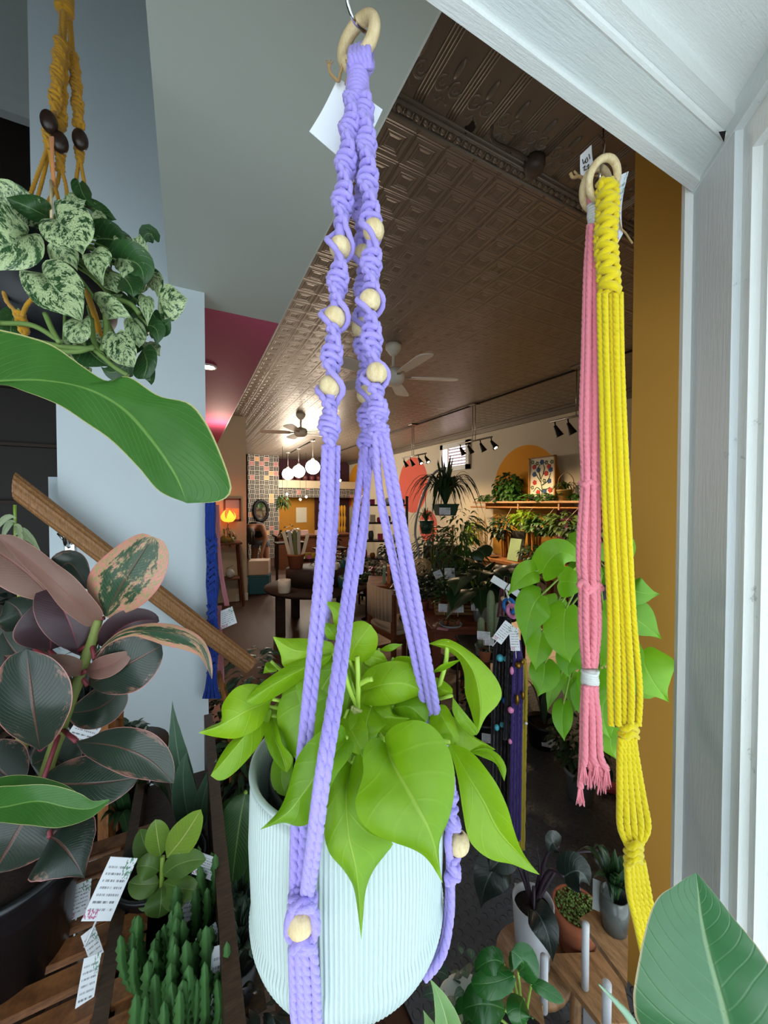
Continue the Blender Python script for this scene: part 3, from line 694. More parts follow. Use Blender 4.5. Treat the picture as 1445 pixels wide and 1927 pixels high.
# picture by the cream wall with the tulip lamp
def frame_pic(name, label, x0, x1, y0, y1, Y, fm, im, fw=.025):
    a = onY(x0, y0, Y); b = onY(x1, y1, Y); t0 = thing(name, label, 'picture', ((a.x+b.x)/2, Y, (a.z+b.z)/2)); mb = MB()
    bx(mb, a.x, b.x, Y-.02, Y, a.z-fw, a.z); bx(mb, a.x, b.x, Y-.02, Y, b.z, b.z+fw); bx(mb, a.x, a.x+fw, Y-.02, Y, b.z, a.z); bx(mb, b.x-fw, b.x, Y-.02, Y, b.z, a.z)
    mb.build('frame', fm, t0, smooth=False); mb = MB(); bx(mb, a.x+fw, b.x-fw, Y-.012, Y-.004, b.z+fw, a.z-fw); mb.build('print', im, t0, smooth=False); return t0
t = NT('beach print'); sp = t.n('ShaderNodeSeparateXYZ'); t.l(t.coords('Generated'), sp.inputs[0])
g = t.step(sp.outputs[2], .0, 1.0); bk = t.n('ShaderNodeTexBrick', i_Scale=9.0, i_Color1=hexc('c7a06a'), i_Color2=hexc('e2c79a'), i_Mortar=hexc('6b5a4c')); cbv = t.n('ShaderNodeCombineXYZ', i_0=sp.outputs[0], i_1=sp.outputs[2]); t.l(cbv.outputs[0], bk.inputs[0])
t.set(t.mix(t.step(sp.outputs[2], .55, .6), bk.outputs[0], hexc('8c8f9c')), .5)
frame_pic('framed_picture', 'brown framed picture of pale buildings on the cream wall behind the tulip lamp', 421, 453, 938, 980, 6.65, wood('red brown frame wood','6b3626','4a2419'), t.m)
c = W(430, 975, 6.02); t0 = thing('tulip_lamp', 'glowing orange glass tulip lamp beside the framed picture', 'lamp', (c.x,c.y,c.z))
gl = emit('glowing amber glass', 'ff7a22', 1.6)
mb = MB()
for i in range(5):
    a = i*2*PI/5; h = V((math.cos(a), math.sin(a), 0)); leaf(mb, c-V((0,0,.06)), c+h*.09+V((0,0,.02)), c+h*.05+V((0,0,.13)), .11, 'ovate', -h, 0, -.3, 0, 0, 3, 8)
mb.build('glass_shade', gl, t0)
mb = MB(); tube(mb, smooth_pts([c-V((0,0,.06)), c-V((.02,0,.2)), onZ(430,975,1.6)*0+c-V((0,0,.38))], 8), .008, 6); lathe(mb, [(.001,-.37),(.06,-.38),(.06,-.4)], c, 16); mb.build('base', brass, t0)
lamp('POINT', c+V((0,-.1,.05)), 1, (1,.5,.22), .06)
# plant stand with trailing plant
redwood = wood('red brown stand wood','6d3d26','40200f'); dwood = wood('very dark table wood','33211a','1c110d', rough=.7, bump=.05); mwood = wood('mid brown desk wood','6e3f24','432414')
c = W(428, 1020, 6.0); zt = c.z; t0 = thing('plant_stand', 'tall red brown wooden stand by the end of the cream wall', 'plant stand', (c.x,c.y,0))
mb = MB(); bx(mb, c.x-.2, c.x+.2, c.y-.17, c.y+.17, zt-.03, zt, .005); mb.build('top', redwood, t0, smooth=False)
mb = MB(); bx(mb, c.x-.17, c.x+.17, c.y-.14, c.y+.14, .42, .44); mb.build('shelf', redwood, t0, smooth=False)
for sx in (-1,1):
    for sy in (-1,1): mb = MB(); tube(mb, [(c.x+sx*.15,c.y+sy*.12,zt-.02),(c.x+sx*.21,c.y+sy*.16,0)], .02, 4); mb.build('leg', redwood, t0, smooth=False)
p = V((c.x-.02, c.y, zt)); basket = wood('woven straw basket','a08444','6d5527',(40,40,90))
t0 = thing('basket_planter', 'flat straw basket of trailing green plant on the tall wooden stand', 'plant', tuple(p)); mb = MB(); lathe(mb, [(.11,0),(.13,.08),(.12,.08),(.10,.02)], p, 20); mb.build('basket', basket, t0)
bush_mesh(p+V((0,0,.1)), (.13,.13,.16), 60, .12, 'lance', 5, droop=.9, wd=.22).build('foliage', G_olive, t0)
p = V((c.x+.03, c.y-.05, .44)); t0 = thing('glass_cloche', 'small clear round jar with pale stones on the stand lower shelf', 'jar', tuple(p)); mb = MB(); ball(mb, p+V((0,0,.07)), .07, 16); mb.build('jar', plain('pale grey glass','b9bfbd',.1), t0); mb = MB(); tube(mb, [p+V((-.05,0,.15)), p+V((.06,0,.2))], .007, 6); mb.build('lid', chrome, t0)

# person bending over
def person():
    t0 = thing('person', 'person bending forward in a black vest and grey shorts below the oval mirror', 'person', tuple(onZ(497, 1170, 0)))
    o = W(490, 1010, 8.0); bx0 = V((o.x, o.y, 0)); X = CR; Y = -CF   # Y toward the viewer
    def P(x, y, z): return bx0+X*x+Y*y+V((0,0,z))
    def skin(name, pts, edges, mat, parent, sub=2):
        me = bpy.data.meshes.new(name); me.from_pydata([tuple(p[0]-wloc(parent)) for p in pts], edges, []); ob = bpy.data.objects.new(name, me); COL.objects.link(ob)
        ob.parent = parent; m = ob.modifiers.new('skin','SKIN'); m.use_smooth_shade = True
        for i, p in enumerate(pts): me.skin_vertices[0].data[i].radius = p[1] if isinstance(p[1], tuple) else (p[1],p[1])
        me.skin_vertices[0].data[0].use_root = True
        sb = ob.modifiers.new('sub','SUBSURF'); sb.levels = sub; sb.render_levels = sub; me.materials.append(mat); return ob
    sk = plain('warm skin', '9a6a50', .6)
    pts = [(P(0,0,.92),(.13,.11)),(P(0,.16,1.06),(.125,.10)),(P(0,.36,1.16),(.14,.10)),(P(0,.50,1.16),(.07,.06)),(P(0,.58,1.10),.06),(P(0,.66,1.03),(.085,.10)),(P(0,.70,.95),(.06,.07)),
           (P(-.17,.40,1.15),.06),(P(-.24,.46,.93),.045),(P(-.22,.56,.70),.032),(P(-.21,.60,.62),.035),
           (P(.17,.40,1.15),.06),(P(.25,.46,.93),.045),(P(.22,.56,.70),.032),(P(.21,.60,.62),.035),
           (P(-.10,-.02,.86),.095),(P(-.12,.03,.48),.062),(P(-.12,-.02,.09),.04),(P(-.13,.12,.03),.035),
           (P(.10,-.02,.86),.095),(P(.12,.03,.48),.062),(P(.12,-.02,.09),.04),(P(.13,.12,.03),.035)]
    for s, base in ((-1,10),(1,14)):
        for f in range(4): pts.append((P(s*.21+(f-1.5)*.018, .62+.01*f, .545-.006*abs(f-1.5)), .008))
        pts.append((P(s*.21-s*.045,.62,.59), .009))
    ed = [(0,1),(1,2),(2,3),(3,4),(4,5),(5,6),(2,7),(7,8),(8,9),(9,10),(2,11),(11,12),(12,13),(13,14),(0,15),(15,16),(16,17),(17,18),(0,19),(19,20),(20,21),(21,22)]
    ed += [(10,23+i) for i in range(5)]+[(14,28+i) for i in range(5)]
    skin('body', pts, ed, sk, t0)
    skin('vest', [(P(0,.0,.96),.16),(P(0,.17,1.065),.165),(P(0,.40,1.17),.18),(P(-.08,.42,1.2),.05),(P(.08,.42,1.2),.05)], [(0,1),(1,2),(2,3),(2,4)], blackm, t0, 1)
    skin('shorts', [(P(0,-.01,.90),(.145,.125)),(P(-.105,-.01,.80),.11),(P(-.11,.0,.62),.10),(P(.105,-.01,.80),.11),(P(.11,.0,.62),.10)], [(0,1),(1,2),(0,3),(3,4)], plain('grey denim','6a6f76',.9), t0, 1)
    mb = MB(); ball(mb, P(0,.65,1.045), .108, 16, (1,1,1)); rr = random.Random(3)
    for i in range(40):
        a = rr.uniform(-1,1); s = P(.09*a,.62+.1*rr.random(),1.06); tube(mb, smooth_pts([s, s+Y*.08+X*.03*a+V((0,0,-.08)), s+Y*.07+X*.04*a+V((0,0,-.24))], 6), [.012,.012,.011,.01,.008,.003], 5)
    mb.build('hair', plain('dark brown hair','2a1c16',.6,scale=300), t0)
    for s in (-1,1): mb = MB(); ball(mb, P(s*.03,.742,1.0), .011, 8); mb.build('eye', plain('eye','e8e4de',.2), t0)
    mb = MB(); ball(mb, P(0,.755,.985), .014, 8, (.7,1,1.3)); mb.build('nose', sk, t0)
    mb = MB(); tube(mb, [P(-.02,.745,.95), P(0,.75,.948), P(.02,.745,.95)], .005, 6); mb.build('mouth', plain('lips','8a4a44',.5), t0)
person()
# storage boxes, round table and what stands on it
c = onZ(484, 1122, 0)
p = W(489, 1119, 6.9); p.z = 0
mb = MB(); box(mb, (p.x,p.y,.16), (.36,.34,.32), rotz(-.3), .02); box(mb, (p.x,p.y,.325), (.38,.36,.03), rotz(-.3), .01)
tag(mb.build('storage_box', plain('teal storage box','2a6475',.5)), 'teal lidded storage box on the floor below the white box', 'box')
mb = MB(); box(mb, (p.x,p.y,.47), (.34,.32,.25), rotz(-.3), .006); tag(mb.build('storage_box', plain('beige white carton','c8b4a4',.8)), 'pale cardboard box stacked on the teal storage box', 'box')
tc = W(596, 1100, 5.0); ztop = W(596, 1100, 5.0).z; R = .66
t0 = thing('round_table', 'large low round dark wood table holding pots', 'table', (tc.x,tc.y,0)); mb = MB(); lathe(mb, [(.001,ztop-.04),(R*.97,ztop-.04),(R,ztop-.02),(R,ztop),(.001,ztop)], (tc.x,tc.y,0), 48); mb.build('tabletop', dwood, t0)
for a in (.3,1.87,3.44,5.0): mb = MB(); q = V((tc.x+math.cos(a)*R*.8, tc.y+math.sin(a)*R*.8, 0)); bx(mb, q.x-.05,q.x+.05,q.y-.05,q.y+.05,0,ztop-.04); mb.build('leg', dwood, t0, smooth=False)
c2 = tc+CF*.15; z2 = W(596, 1068, 5.15).z
t0 = thing('cake_riser', 'smaller round dark wood riser standing on the large round table', 'riser', (c2.x,c2.y,ztop)); mb = MB(); lathe(mb, [(.43,ztop+.001),(.43,z2),(.001,z2)], (c2.x,c2.y,0), 40); mb.build('drum', dwood, t0)
def simplepot(name, label, cat, x, y, d, wpx, hpx, mat, z=None, group=None, taper=.85, lip=False):
    b = W(x, y, d); z = b.z if z is None else z; r = wpx*d/FPX/2; h = hpx*d/FPX; mb = MB()
    lathe(mb, [(.001,0),(r*taper*.95,0),(r*taper,.06*h),(r*(taper*.3+.7),h*.5),(r,h),(r*.9,h),(r*.86,h*.3),(.001,h*.28)], (b.x,b.y,z), 24); return tag(mb.build(name, mat), label, cat, group)
simplepot('ceramic_pot', 'plain white cylindrical pot at the front of the round table', 'pot', 535, 1103, 4.55, 24, 24, whitep, ztop, taper=.95)
simplepot('ceramic_cup', 'small white cup just right of the left purple cords', 'cup', 621, 1073, 5.0, 12, 13, whitep, z2, taper=.8)
simplepot('ceramic_cup', 'small white cup beside another, farther from the left purple cords', 'cup', 632, 1073, 5.0, 12, 13, whitep, z2, taper=.8)
simplepot('ceramic_cup', 'teal cup behind the two small white cups, nearer one', 'cup', 645, 1072, 5.15, 11, 14, tealp, z2); simplepot('ceramic_cup', 'teal cup at the right edge of the riser', 'cup', 658, 1070, 5.2, 11, 14, tealp, z2)
yel = plain('yellow ceramic','b8a02a',.5)
bk = W(585,1049,5.95); simplepot('small_jar', 'yellow jar above the pink price card, left one', 'jar', 578, 1044, 5.9, 10, 10, yel, bk.z-.004); simplepot('small_jar', 'yellow jar above the pink price card, right one', 'jar', 590, 1045, 5.9, 10, 10, yel, bk.z-.004)
bk = W(585,1049,5.95); mb = MB(); box(mb, (bk.x,bk.y,bk.z-.03), (.6,.25,.05), rotz(-YAW), .004)
for s in (-.25,.25): q = bk+CR*s; bx(mb, q.x-.02,q.x+.02,q.y-.02,q.y+.02,0,bk.z-.03)
tag(mb.build('side_table', dwood), 'dark narrow side table carrying the yellow jars behind the round table', 'table')
simplepot('candle_holder', 'teal bowl with plant on the round table, right of centre', 'bowl', 655, 1100, 4.8, 40, 22, tealp, ztop)
t0 = thing('price_sign', 'small pink price card on a stick above the round table', 'sign', tuple(W(582,1078,5.2))); card(t0, W(582,1048,5.2), .06, .05, mat=plain('pink card','b8588a',.7), stick=.14, name='sign_card')
# terracotta planter with long boards
c = W(557, 1078, 5.12); c.z = z2; t0 = thing('terracotta_planter', 'wide terracotta pot on the riser holding tall flat boards', 'pot', tuple(c)); mb = MB(); r = .115; lathe(mb, pot_prof(r, .19), c, 28, cap=False); mb.build('pot', terra, t0)
bc = [plain('cream board','cfc8b4',.6), plain('moss green board','5f6a3a',.6), plain('pale grey board','a9aaa4',.6)]
for i, (x0, x1, lab) in enumerate([(541,530,'leftmost'),(545,540,'second from left'),(550,549,'middle, moss green'),(555,557,'fourth from left'),(560,573,'rightmost, leaning far right')]):
    a = W(x0+7, 1048, 5.12+.01*i); b = W(x1+5, 1000+4*(i==4), 5.12+.01*i); d = (b-a); L = d.length; d.normalize(); mb = MB(); sdv = d.cross(CF).normalized(); Rm = Matrix((sdv, d.cross(sdv)*-1, d)).transposed()
    a = V((a.x,a.y,z2+.05+.0)); cc = (a+b)/2; box(mb, cc, (.045,.012,(b-a).length), Rm, .002); tag(mb.build('garden_marker', bc[[0,2,1,2,0][i]]), 'long flat board in the terracotta pot, '+lab, 'board')
for i, (x, y, d, r, sd, m, lab) in enumerate([(598,1062,5.3,.10,1,G_blk,'near the terracotta planter'),(640,1050,6.6,.16,2,G_dark,'behind the teal cups'),(620,1008,7.0,.2,3,G_blk,'behind the left purple cords'),(666,1052,6.2,.15,4,G_dark,'beside the middle purple cords'),(545,1000,7.5,.18,9,G_dark,'below the ochre opening')]):
    q = W(x, y, d); q.z -= r*.6; zz = q.z-.1
    potted('potted_plant', 'small dark bushy plant '+lab, 'plant', V((q.x,q.y,zz)), r*.5, .1, tealp, bush_mesh(q+V((0,0,r*.5)), (r,r,r*.8), 60, r*.6, 'ovate', sd), m)
    if i in (1,2,3,4):
        mb = MB(); bx(mb, q.x-.28,q.x+.28,q.y-.16,q.y+.16,zz-.03,zz); 
        for sx in (-.25,.25): bx(mb, q.x+sx-.02,q.x+sx+.02,q.y-.02,q.y+.02,0,zz-.03)
        tag(mb.build('side_table', dwood, smooth=False), ['','dark stand under the plant behind the teal cups','dark stand under the plant behind the left purple cords','dark stand under the plant beside the middle purple cords','dark stand under the plant below the ochre opening'][i], 'table')
# hanging yellow macrame, curtain and counter at far end
gold = fibre('gold cotton','c9921f')
for i, x in enumerate((620,624,628,633,638,643,648)):
    a = onY(x, 951, 10.5); b = onY(x, 1003, 10.5); mb = MB(); tube(mb, smooth_pts([a, (a+b)/2+V((.01,0,0)), b], 12), [.02+.008*((k*3)%4) for k in range(12)], 6)
    tag(mb.build('macrame_hanger', gold if i != 3 else fibre('brown cotton','5c3b22')), 'gold macrame hanger on the far rail, '+['leftmost','second from left','third from left','','third from right','second from right','rightmost'][i] if i != 3 else 'brown macrame hanger among the gold ones at the far end', 'plant hanger', 'gold hangers at the far end' if i != 3 else None)
a = onY(614,950,10.5); b = onY(652,949,10.5); mb = MB(); tube(mb, [a,b], .012, 6)
for q in (a,b): tube(mb, [q, (q.x,q.y,0)], .012, 6)
tag(mb.build('hanger_rail', dkmetal), 'dark free standing rail with gold hangers at the far end', 'rail')
mb = MB(); a = onY(592,936,12.0); b = onY(612,936,12.0); n = 30
pts = [V((a.x+(b.x-a.x)*i/n, 12.0+.03*math.sin(i*1.3), 0)) for i in range(n+1)]; mb.add([p+V((0,0,zd)) for p in pts]+pts+[p+V((0,.012,zd)) for p in pts]+[p+V((0,.012,0)) for p in pts], [(i,i+1,n+2+i,n+1+i) for i in range(n)]+[(2*n+2+i,3*n+3+i,3*n+4+i,2*n+3+i) for i in range(n)])
tag(mb.build('curtain', plain('dark red curtain cloth','3f1c1a',.9)), 'dark red floor length curtain in the far doorway', 'curtain')
a = onY(557,955,12.14); b = onY(577,983,12.14); mb = MB(); bx(mb, a.x,b.x,12.135,12.149,b.z,a.z); tag(mb.build('poster', plain('cream poster paper','cfc9b5',.8), smooth=False), 'square cream poster on the ochre far wall', 'poster')
c = W(590, 1005, 10.0); mb = MB(); bx(mb, c.x-1.0, c.x+1.0, c.y-.3, c.y+.3, c.z-.04, c.z); bx(mb, c.x-.95, c.x+.95, c.y-.25, c.y+.3, 0, c.z-.04); tag(mb.build('shop_counter', mwood, smooth=False), 'long brown shop counter at the far end under the globe pendants', 'counter')
for i, (x, y) in enumerate([(545,1002),(572,998),(600,1000)]):
    q = W(x, y, 9.7); q.z = c.z; mb = MB(); bx(mb, q.x-.1,q.x+.1,q.y-.05,q.y+.05,q.z,q.z+.12); tag(mb.build('small_box', plain('pale pink card box','b99a92',.8), smooth=False), 'pale box on the far counter, '+['left','middle','right'][i]+' of three', 'box', 'pale boxes on the far counter')
for i, (x, y) in enumerate([(565,940),(576,935),(622,938),(640,904),(540,930)]):
    q = W(x, y, 10.8); t0 = thing('string_light_bulb', 'small round lit bulb at the far end, '+['above the square poster','right of the square poster','above the gold hangers','high beside the nearest globe','by the hanging fern'][i], 'light bulb', tuple(q), 'small lit bulbs at the far end'); mb = MB(); ball(mb, q, .03, 10); mb.build('bulb', emit('lit halogen','ffe9c0',22), t0); mb = MB(); tube(mb, [q, (q.x,q.y,CEIL)], .004, 5); mb.build('cord', dkmetal, t0)
q = W(532, 945, 9.6); t0 = thing('hanging_fern', 'round hanging green fern beside the papered column', 'plant', tuple(q)); bush_mesh(q, (.17,.17,.2), 90, .14, 'lance', 8, droop=.9, wd=.25).build('foliage', G_mid, t0); mb = MB(); tube(mb, [q, (q.x,q.y,CEIL)], .004, 5); mb.build('cord', dkmetal, t0)
mb = MB(); lathe(mb, [(.06,-.1),(.09,0),(.08,0)], q, 14); mb.build('pot', blackp, t0)
# tall dark shelving unit with goods, behind the right purple cords
def shelf_unit(label, cx, cy, w, dpt, H, n, ang, seed, mats):
    t0 = thing('shelving_unit', label, 'shelf', (cx,cy,0)); Rm = rotz(ang); O = V((cx,cy,0))
    for k in range(n): mb = MB(); box(mb, O+V((0,0,H*(k+.5)/n)), (w,dpt,.025), Rm); mb.build('shelf', dwood, t0, smooth=False)
    for sx in (-1,1):
        for sy in (-1,1): mb = MB(); box(mb, O+Rm@V((sx*w/2,sy*dpt/2,H/2)), (.03,.03,H), Rm); mb.build('post', dkmetal, t0, smooth=False)
    rr = random.Random(seed)
    for k in range(n):
        for j in range(6):
            x = -w/2+w*(j+.5)/6+rr.uniform(-.015,.015); z = H*(k+.5)/n+.013; q = O+Rm@V((x,rr.uniform(-.06,.0),z)); h = rr.uniform(.08,.17); m, mn = rr.choice(mats); mb = MB()
            if rr.random() < .5: lathe(mb, [(.001,0),(.035,0),(.045,h*.5),(.04,h*.8),(.03,h),(.001,h)], q, 12); nm = 'jar'
            else: box(mb, q+V((0,0,h/2)), (.08,.06,h), Rm, .003); nm = 'gift_box'
            tag(mb.build(nm, m), '%s %s on the %s shelf of the dark shelving unit, %s' % (mn, nm.replace('_',' '), ['lowest','second lowest','third lowest','third highest','second highest','top'][k], ['first from left','second from left','third from left','third from right','second from right','first from right'][j]), nm.replace('_',' '), '%s %s goods on the dark shelving' % (mn, nm.replace('_',' ')))
c = W(722, 1000, 6.2); shelf_unit('tall dark shelving unit full of small goods behind the right purple cords', c.x, c.y, .75, .3, 1.72, 6, -YAW-.1, 12,
  [(plain('cerise card','a82a5a',.6),'cerise'), (plain('cream card','c9bfa6',.7),'cream'), (plain('slate ceramic','3b454c',.5),'slate'), (plain('amber glass','7a4a18',.3),'amber'), (whitep,'white')])
# chair and desks
def chair(c, ang):
    t0 = thing('wooden_chair', 'brown wooden chair with beige upholstered seat and curved back', 'chair', (c.x,c.y,0)); Rm = rotz(ang); O = V((c.x,c.y,0)); up = plain('beige upholstery','a08d7a',.95,bump=.2,scale=200)
    def b(name, p, s, m, bev=.006): mb = MB(); box(mb, O+Rm@V(p), s, Rm, bev); mb.build(name, m, t0)
    b('seat_frame', (0,0,.41), (.46,.44,.05), redwood); b('seat_cushion', (0,0,.455), (.44,.42,.05), up, .018)
    for sx in (-1,1):
        b('leg', (sx*.21,-.2,.2), (.04,.04,.40), redwood); b('leg', (sx*.21,.21,.40), (.04,.04,.80), redwood); b('stretcher', (sx*.21,0,.18), (.025,.4,.03), redwood)
    mb = MB(); n = 10
    for i in range(n):
        x0 = -.21+.42*i/n; x1 = -.21+.42*(i+1)/n; f = lambda x: .23+.05*(1-(x/.21)**2)
        vs = [O+Rm@V((x, f(x)+dy, z)) for x in (x0,x1) for dy in (-.025,.01) for z in (.56,.84)]; mb.add(vs, [(0,1,5,4),(2,6,7,3),(1,3,7,5),(0,4,6,2),(0,2,3,1),(4,5,7,6)])
    mb.build('backrest', up, t0)
chair(onZ(752, 1262, 0), math.radians(95))
def desk(label, x0, x1, y, d, depth, m, hz, ang=0.0, zt=None):
    a = W(x0, y, d); b = W(x1, y, d); zt = zt or a.z; ctr = (a+b)/2+CF*depth/2; w = (b-a).length; Rm = rotz(-YAW+ang); O = V((ctr.x,ctr.y,0)); t0 = thing('wooden_desk', label, 'desk', tuple(O))
    mb = MB(); box(mb, O+V((0,0,zt-.0125)), (w,depth,.025), Rm, .003); mb.build('desktop', m, t0)
    mb = MB(); box(mb, O+V((0,0,zt-.085)), (w-.06,depth-.06,.12), Rm); mb.build('apron', m, t0, smooth=False)
    for sx in (-1,1):
        for sy in (-1,1): mb = MB(); box(mb, O+Rm@V((sx*(w/2-.05),sy*(depth/2-.05),(zt-.025)/2)), (.05,.05,zt-.025), Rm); mb.build('leg', m, t0, smooth=False)
    return O, zt, Rm
cherry = wood('cherry red desk wood','7b3f26','532616')
D1 = desk('cherry brown desk with small pots and a white tagged row of plants', 800, 925, 1180, 2.75, .55, cherry, 0, .15)
D2 = desk('orange brown desk behind the upholstered chair', 690, 800, 1103, 4.2, .6, wood('orange desk wood','8a4f24','5c3015'), 0)
# row of books
for i, (x, h, m, n) in enumerate([(723,30,plain('mint book cover','7f9c8c',.6),'mint green'),(731,32,plain('salmon book cover','c47a5a',.6),'salmon'),(738,34,plain('dark teal book cover','2b3c40',.6),'dark teal'),(745,31,plain('black book cover','1b1b1e',.6),'black')]):
    b = W(x, 1100, 4.4); b.z = D2[1]; hh = h*4.4/FPX; mb = MB(); box(mb, b+V((0,0,hh/2)), (.035,.14,hh), rotz(-YAW), .002); tag(mb.build('book', m), n+' book standing on the desk behind the chair', 'book')
# cluster of plants on the cherry desk
zD = D1[1]
def on(x, y, d, z): p = W(x, y, d); return V((p.x,p.y,z))
def crate(p, w, label):
    mb = MB()
    for s in (-1,1):
        for k in range(3): box(mb, p+rotz(-YAW)@V((0,s*w*.3,.012+k*.027)), (w,.006,.02), rotz(-YAW)); box(mb, p+rotz(-YAW)@V((s*w*.5,0,.012+k*.027)), (.006,w*.6,.02), rotz(-YAW))
    box(mb, p+V((0,0,.004)), (w,w*.6,.006), rotz(-YAW)); return tag(mb.build('wooden_crate', wood('pale crate wood','a58050','7a5a33'), smooth=False), label, 'crate')
p = on(838, 1150, 3.1, zD); crate(p, .17, 'left small slatted crate of seedlings at the back of the cherry desk')
p2 = on(880, 1148, 3.1, zD); crate(p2, .17, 'right small slatted crate of seedlings at the back of the cherry desk')
for i, (x, d, r, h, m, lab, sh) in enumerate([(795,3.2,.06,.22,G_dark,'leftmost, beside the right purple cords','ovate'),(812,3.25,.055,.2,G_dark,'second from the right purple cords','lance'),(838,3.12,.055,.20,G_mid,'in the left crate','lance'),(862,3.2,.055,.26,G_grey,'between the two crates','lance'),(882,3.12,.055,.2,G_mid,'in the right crate','ovate')]):
    q = on(x, 1145, d, zD+(.008 if i in (2,4) else 0)); q2 = q+V((0,0,.09)); potted('potted_plant', 'small green plant on the cherry desk, '+lab, 'plant', q, .045, .08, terrad if i != 3 else blackp, bush_mesh(q2+V((0,0,h*.4)), (r*1.3,r*1.3,h*.6), 55, .07, sh, 20+i, droop=.1, wd=.4 if sh == 'ovate' else .25), m)
tr = on(848, 1190, 2.78, zD); mb = MB(); lathe(mb, [(.075,.002),(.085,.02),(.082,.02),(.072,.006),(.001,.006)], tr, 24); tag(mb.build('saucer', plain('clear grey plastic','8b8f92',.2)), 'clear round saucer with tiny pots on the cherry desk', 'saucer')
for i, (dx, dy) in enumerate([(-.04,0),(.0,-.02),(.045,0),(-.01,.045)]):
    q = tr+CR*dx+CF*dy+V((0,0,.0065)); potted('cactus_pot', 'tiny terracotta pot with a seedling on the clear saucer, '+['left','front','right','back'][i]+' one', 'plant', q, .02, .035, terra, bush_mesh(q+V((0,0,.04)), (.015,.015,.01), 10, .02, 'ovate', i), G_olive, 'tiny terracotta pots on the saucer')
def tagsign(label, x, y, d, w, h, tilt=0, stick=.03, group=None): t0 = thing('price_tag', label, 'price tag', tuple(W(x,y,d)), group); card(t0, W(x,y,d), w*d/FPX, h*d/FPX, tilt=tilt, stick=stick, name='tag_card')
tagsign('white price tag left of another, behind the clear saucer', 836, 1144, 2.9, 22, 15); tagsign('white price tag right above the clear saucer', 861, 1145, 2.85, 22, 15, .05); tagsign('white price tag on the small clear planter', 897, 1141, 2.8, 21, 16, .05)
mb = MB(); q = on(833, 1165, 2.7, zD+.002); box(mb, q, (.08,.05,.0015), rotz(-YAW-.4)); tag(mb.build('paper_slip', plain('pink paper','c98aa4',.8)), 'pink paper slip lying on the cherry desk', 'paper')
q = on(905, 1178, 2.9, zD); potted('potted_monstera', 'big dark leafed plant with broad drooping leaves behind the tagged clear planter', 'plant', q, .07, .12, plain('clear grey plastic','8b8f92',.2), bush_mesh(q+V((0,0,.32)), (.24,.22,.18), 34, .26, 'heart', 77, droop=.45, wd=.75, nu=4, nv=8), G_dark, stem=stems_mesh(q+V((0,0,.1)), 14, .3, .18, .004, 3))
q = on(925, 1140, 3.0, zD+.0); t0 = potted('calathea', 'striped dark leafed plant in a black square pot with a tag', 'plant', q, .06, .12, blackp, bush_mesh(q+V((0,0,.25)), (.16,.16,.14), 16, .22, 'ovate', 7, droop=.4, wd=.5, nu=4, nv=8), leafmat('striped calathea leaf','2b5236','16301f','8fb08a',.1,nv=16,veinw=1.4), tagpos=(W(926,1128,2.88), .085, .06))

# spider plants and stands by right wall
metalw = plain('white coated tube', 'a9a7a2', .4, .2)
q = W(838, 962, 3.6); b0 = onZ(800, 1240, 0)
t0 = thing('arched_plant_stand', 'tall pale curved tube stand carrying hanging plants', 'plant stand', tuple(V((b0.x,b0.y,0)))); bb = W(795,1100,3.9); bb.z = .0
mb = MB(); tube(mb, smooth_pts([bb, W(790,1060,3.9), W(781,1000,3.9), W(793,940,3.8), W(815,893,3.7), W(838,880,3.6)], 30), .012, 8); mb.build('arch', metalw, t0)
mb = MB(); lathe(mb, [(.001,0),(.16,0),(.16,.015),(.001,.02)], bb, 24); mb.build('base', metalw, t0)
t0 = thing('spider_plant', 'large dark arching plant in a square green hanging pot with a white tag', 'plant', tuple(q)); s = .095; mb = MB(); Rm = rotz(-YAW+.2)
vs = [q+Rm@V((x*s*k, y*s*k, z)) for z, k in ((-.04,.78),(.06,1.0)) for x, y in ((-1,-1),(1,-1),(1,1),(-1,1))]; mb.add(vs, [(3,2,1,0),(0,1,5,4),(1,2,6,5),(2,3,7,6),(3,0,4,7)]); box(mb, q+V((0,0,.062)), (s*2.1,s*2.1,.015), Rm, .003); mb.build('pot', greenp, t0, smooth=False)
arch_mesh(q+V((0,0,.06)), 110, .50, .026, 5, spread=.95, rise=.95, droop=1.0).build('foliage', G_dark, t0); card(t0, W(837,962,3.48), .10, .065)
mb = MB()
for sx in (-1,1): tube(mb, [q+Rm@V((sx*s,0,.06)), W(838,880,3.6)], .003, 5)
mb.build('hanging_wire', dkmetal, t0)
q = W(802, 990, 4.1); t0 = thing('spider_plant', 'small hanging spiky plant in a dark pot left of the large one', 'plant', tuple(q)); mb = MB(); lathe(mb, [(.05,-.08),(.085,.06),(.078,.06)], q, 18); mb.build('pot', greenp, t0)
arch_mesh(q+V((0,0,.05)), 45, .22, .014, 8, rise=.8).build('foliage', G_olive, t0); mb = MB(); tube(mb, [q+V((0,0,.05)), W(800,925,4.0)], .003, 5); mb.build('hanging_wire', dkmetal, t0)
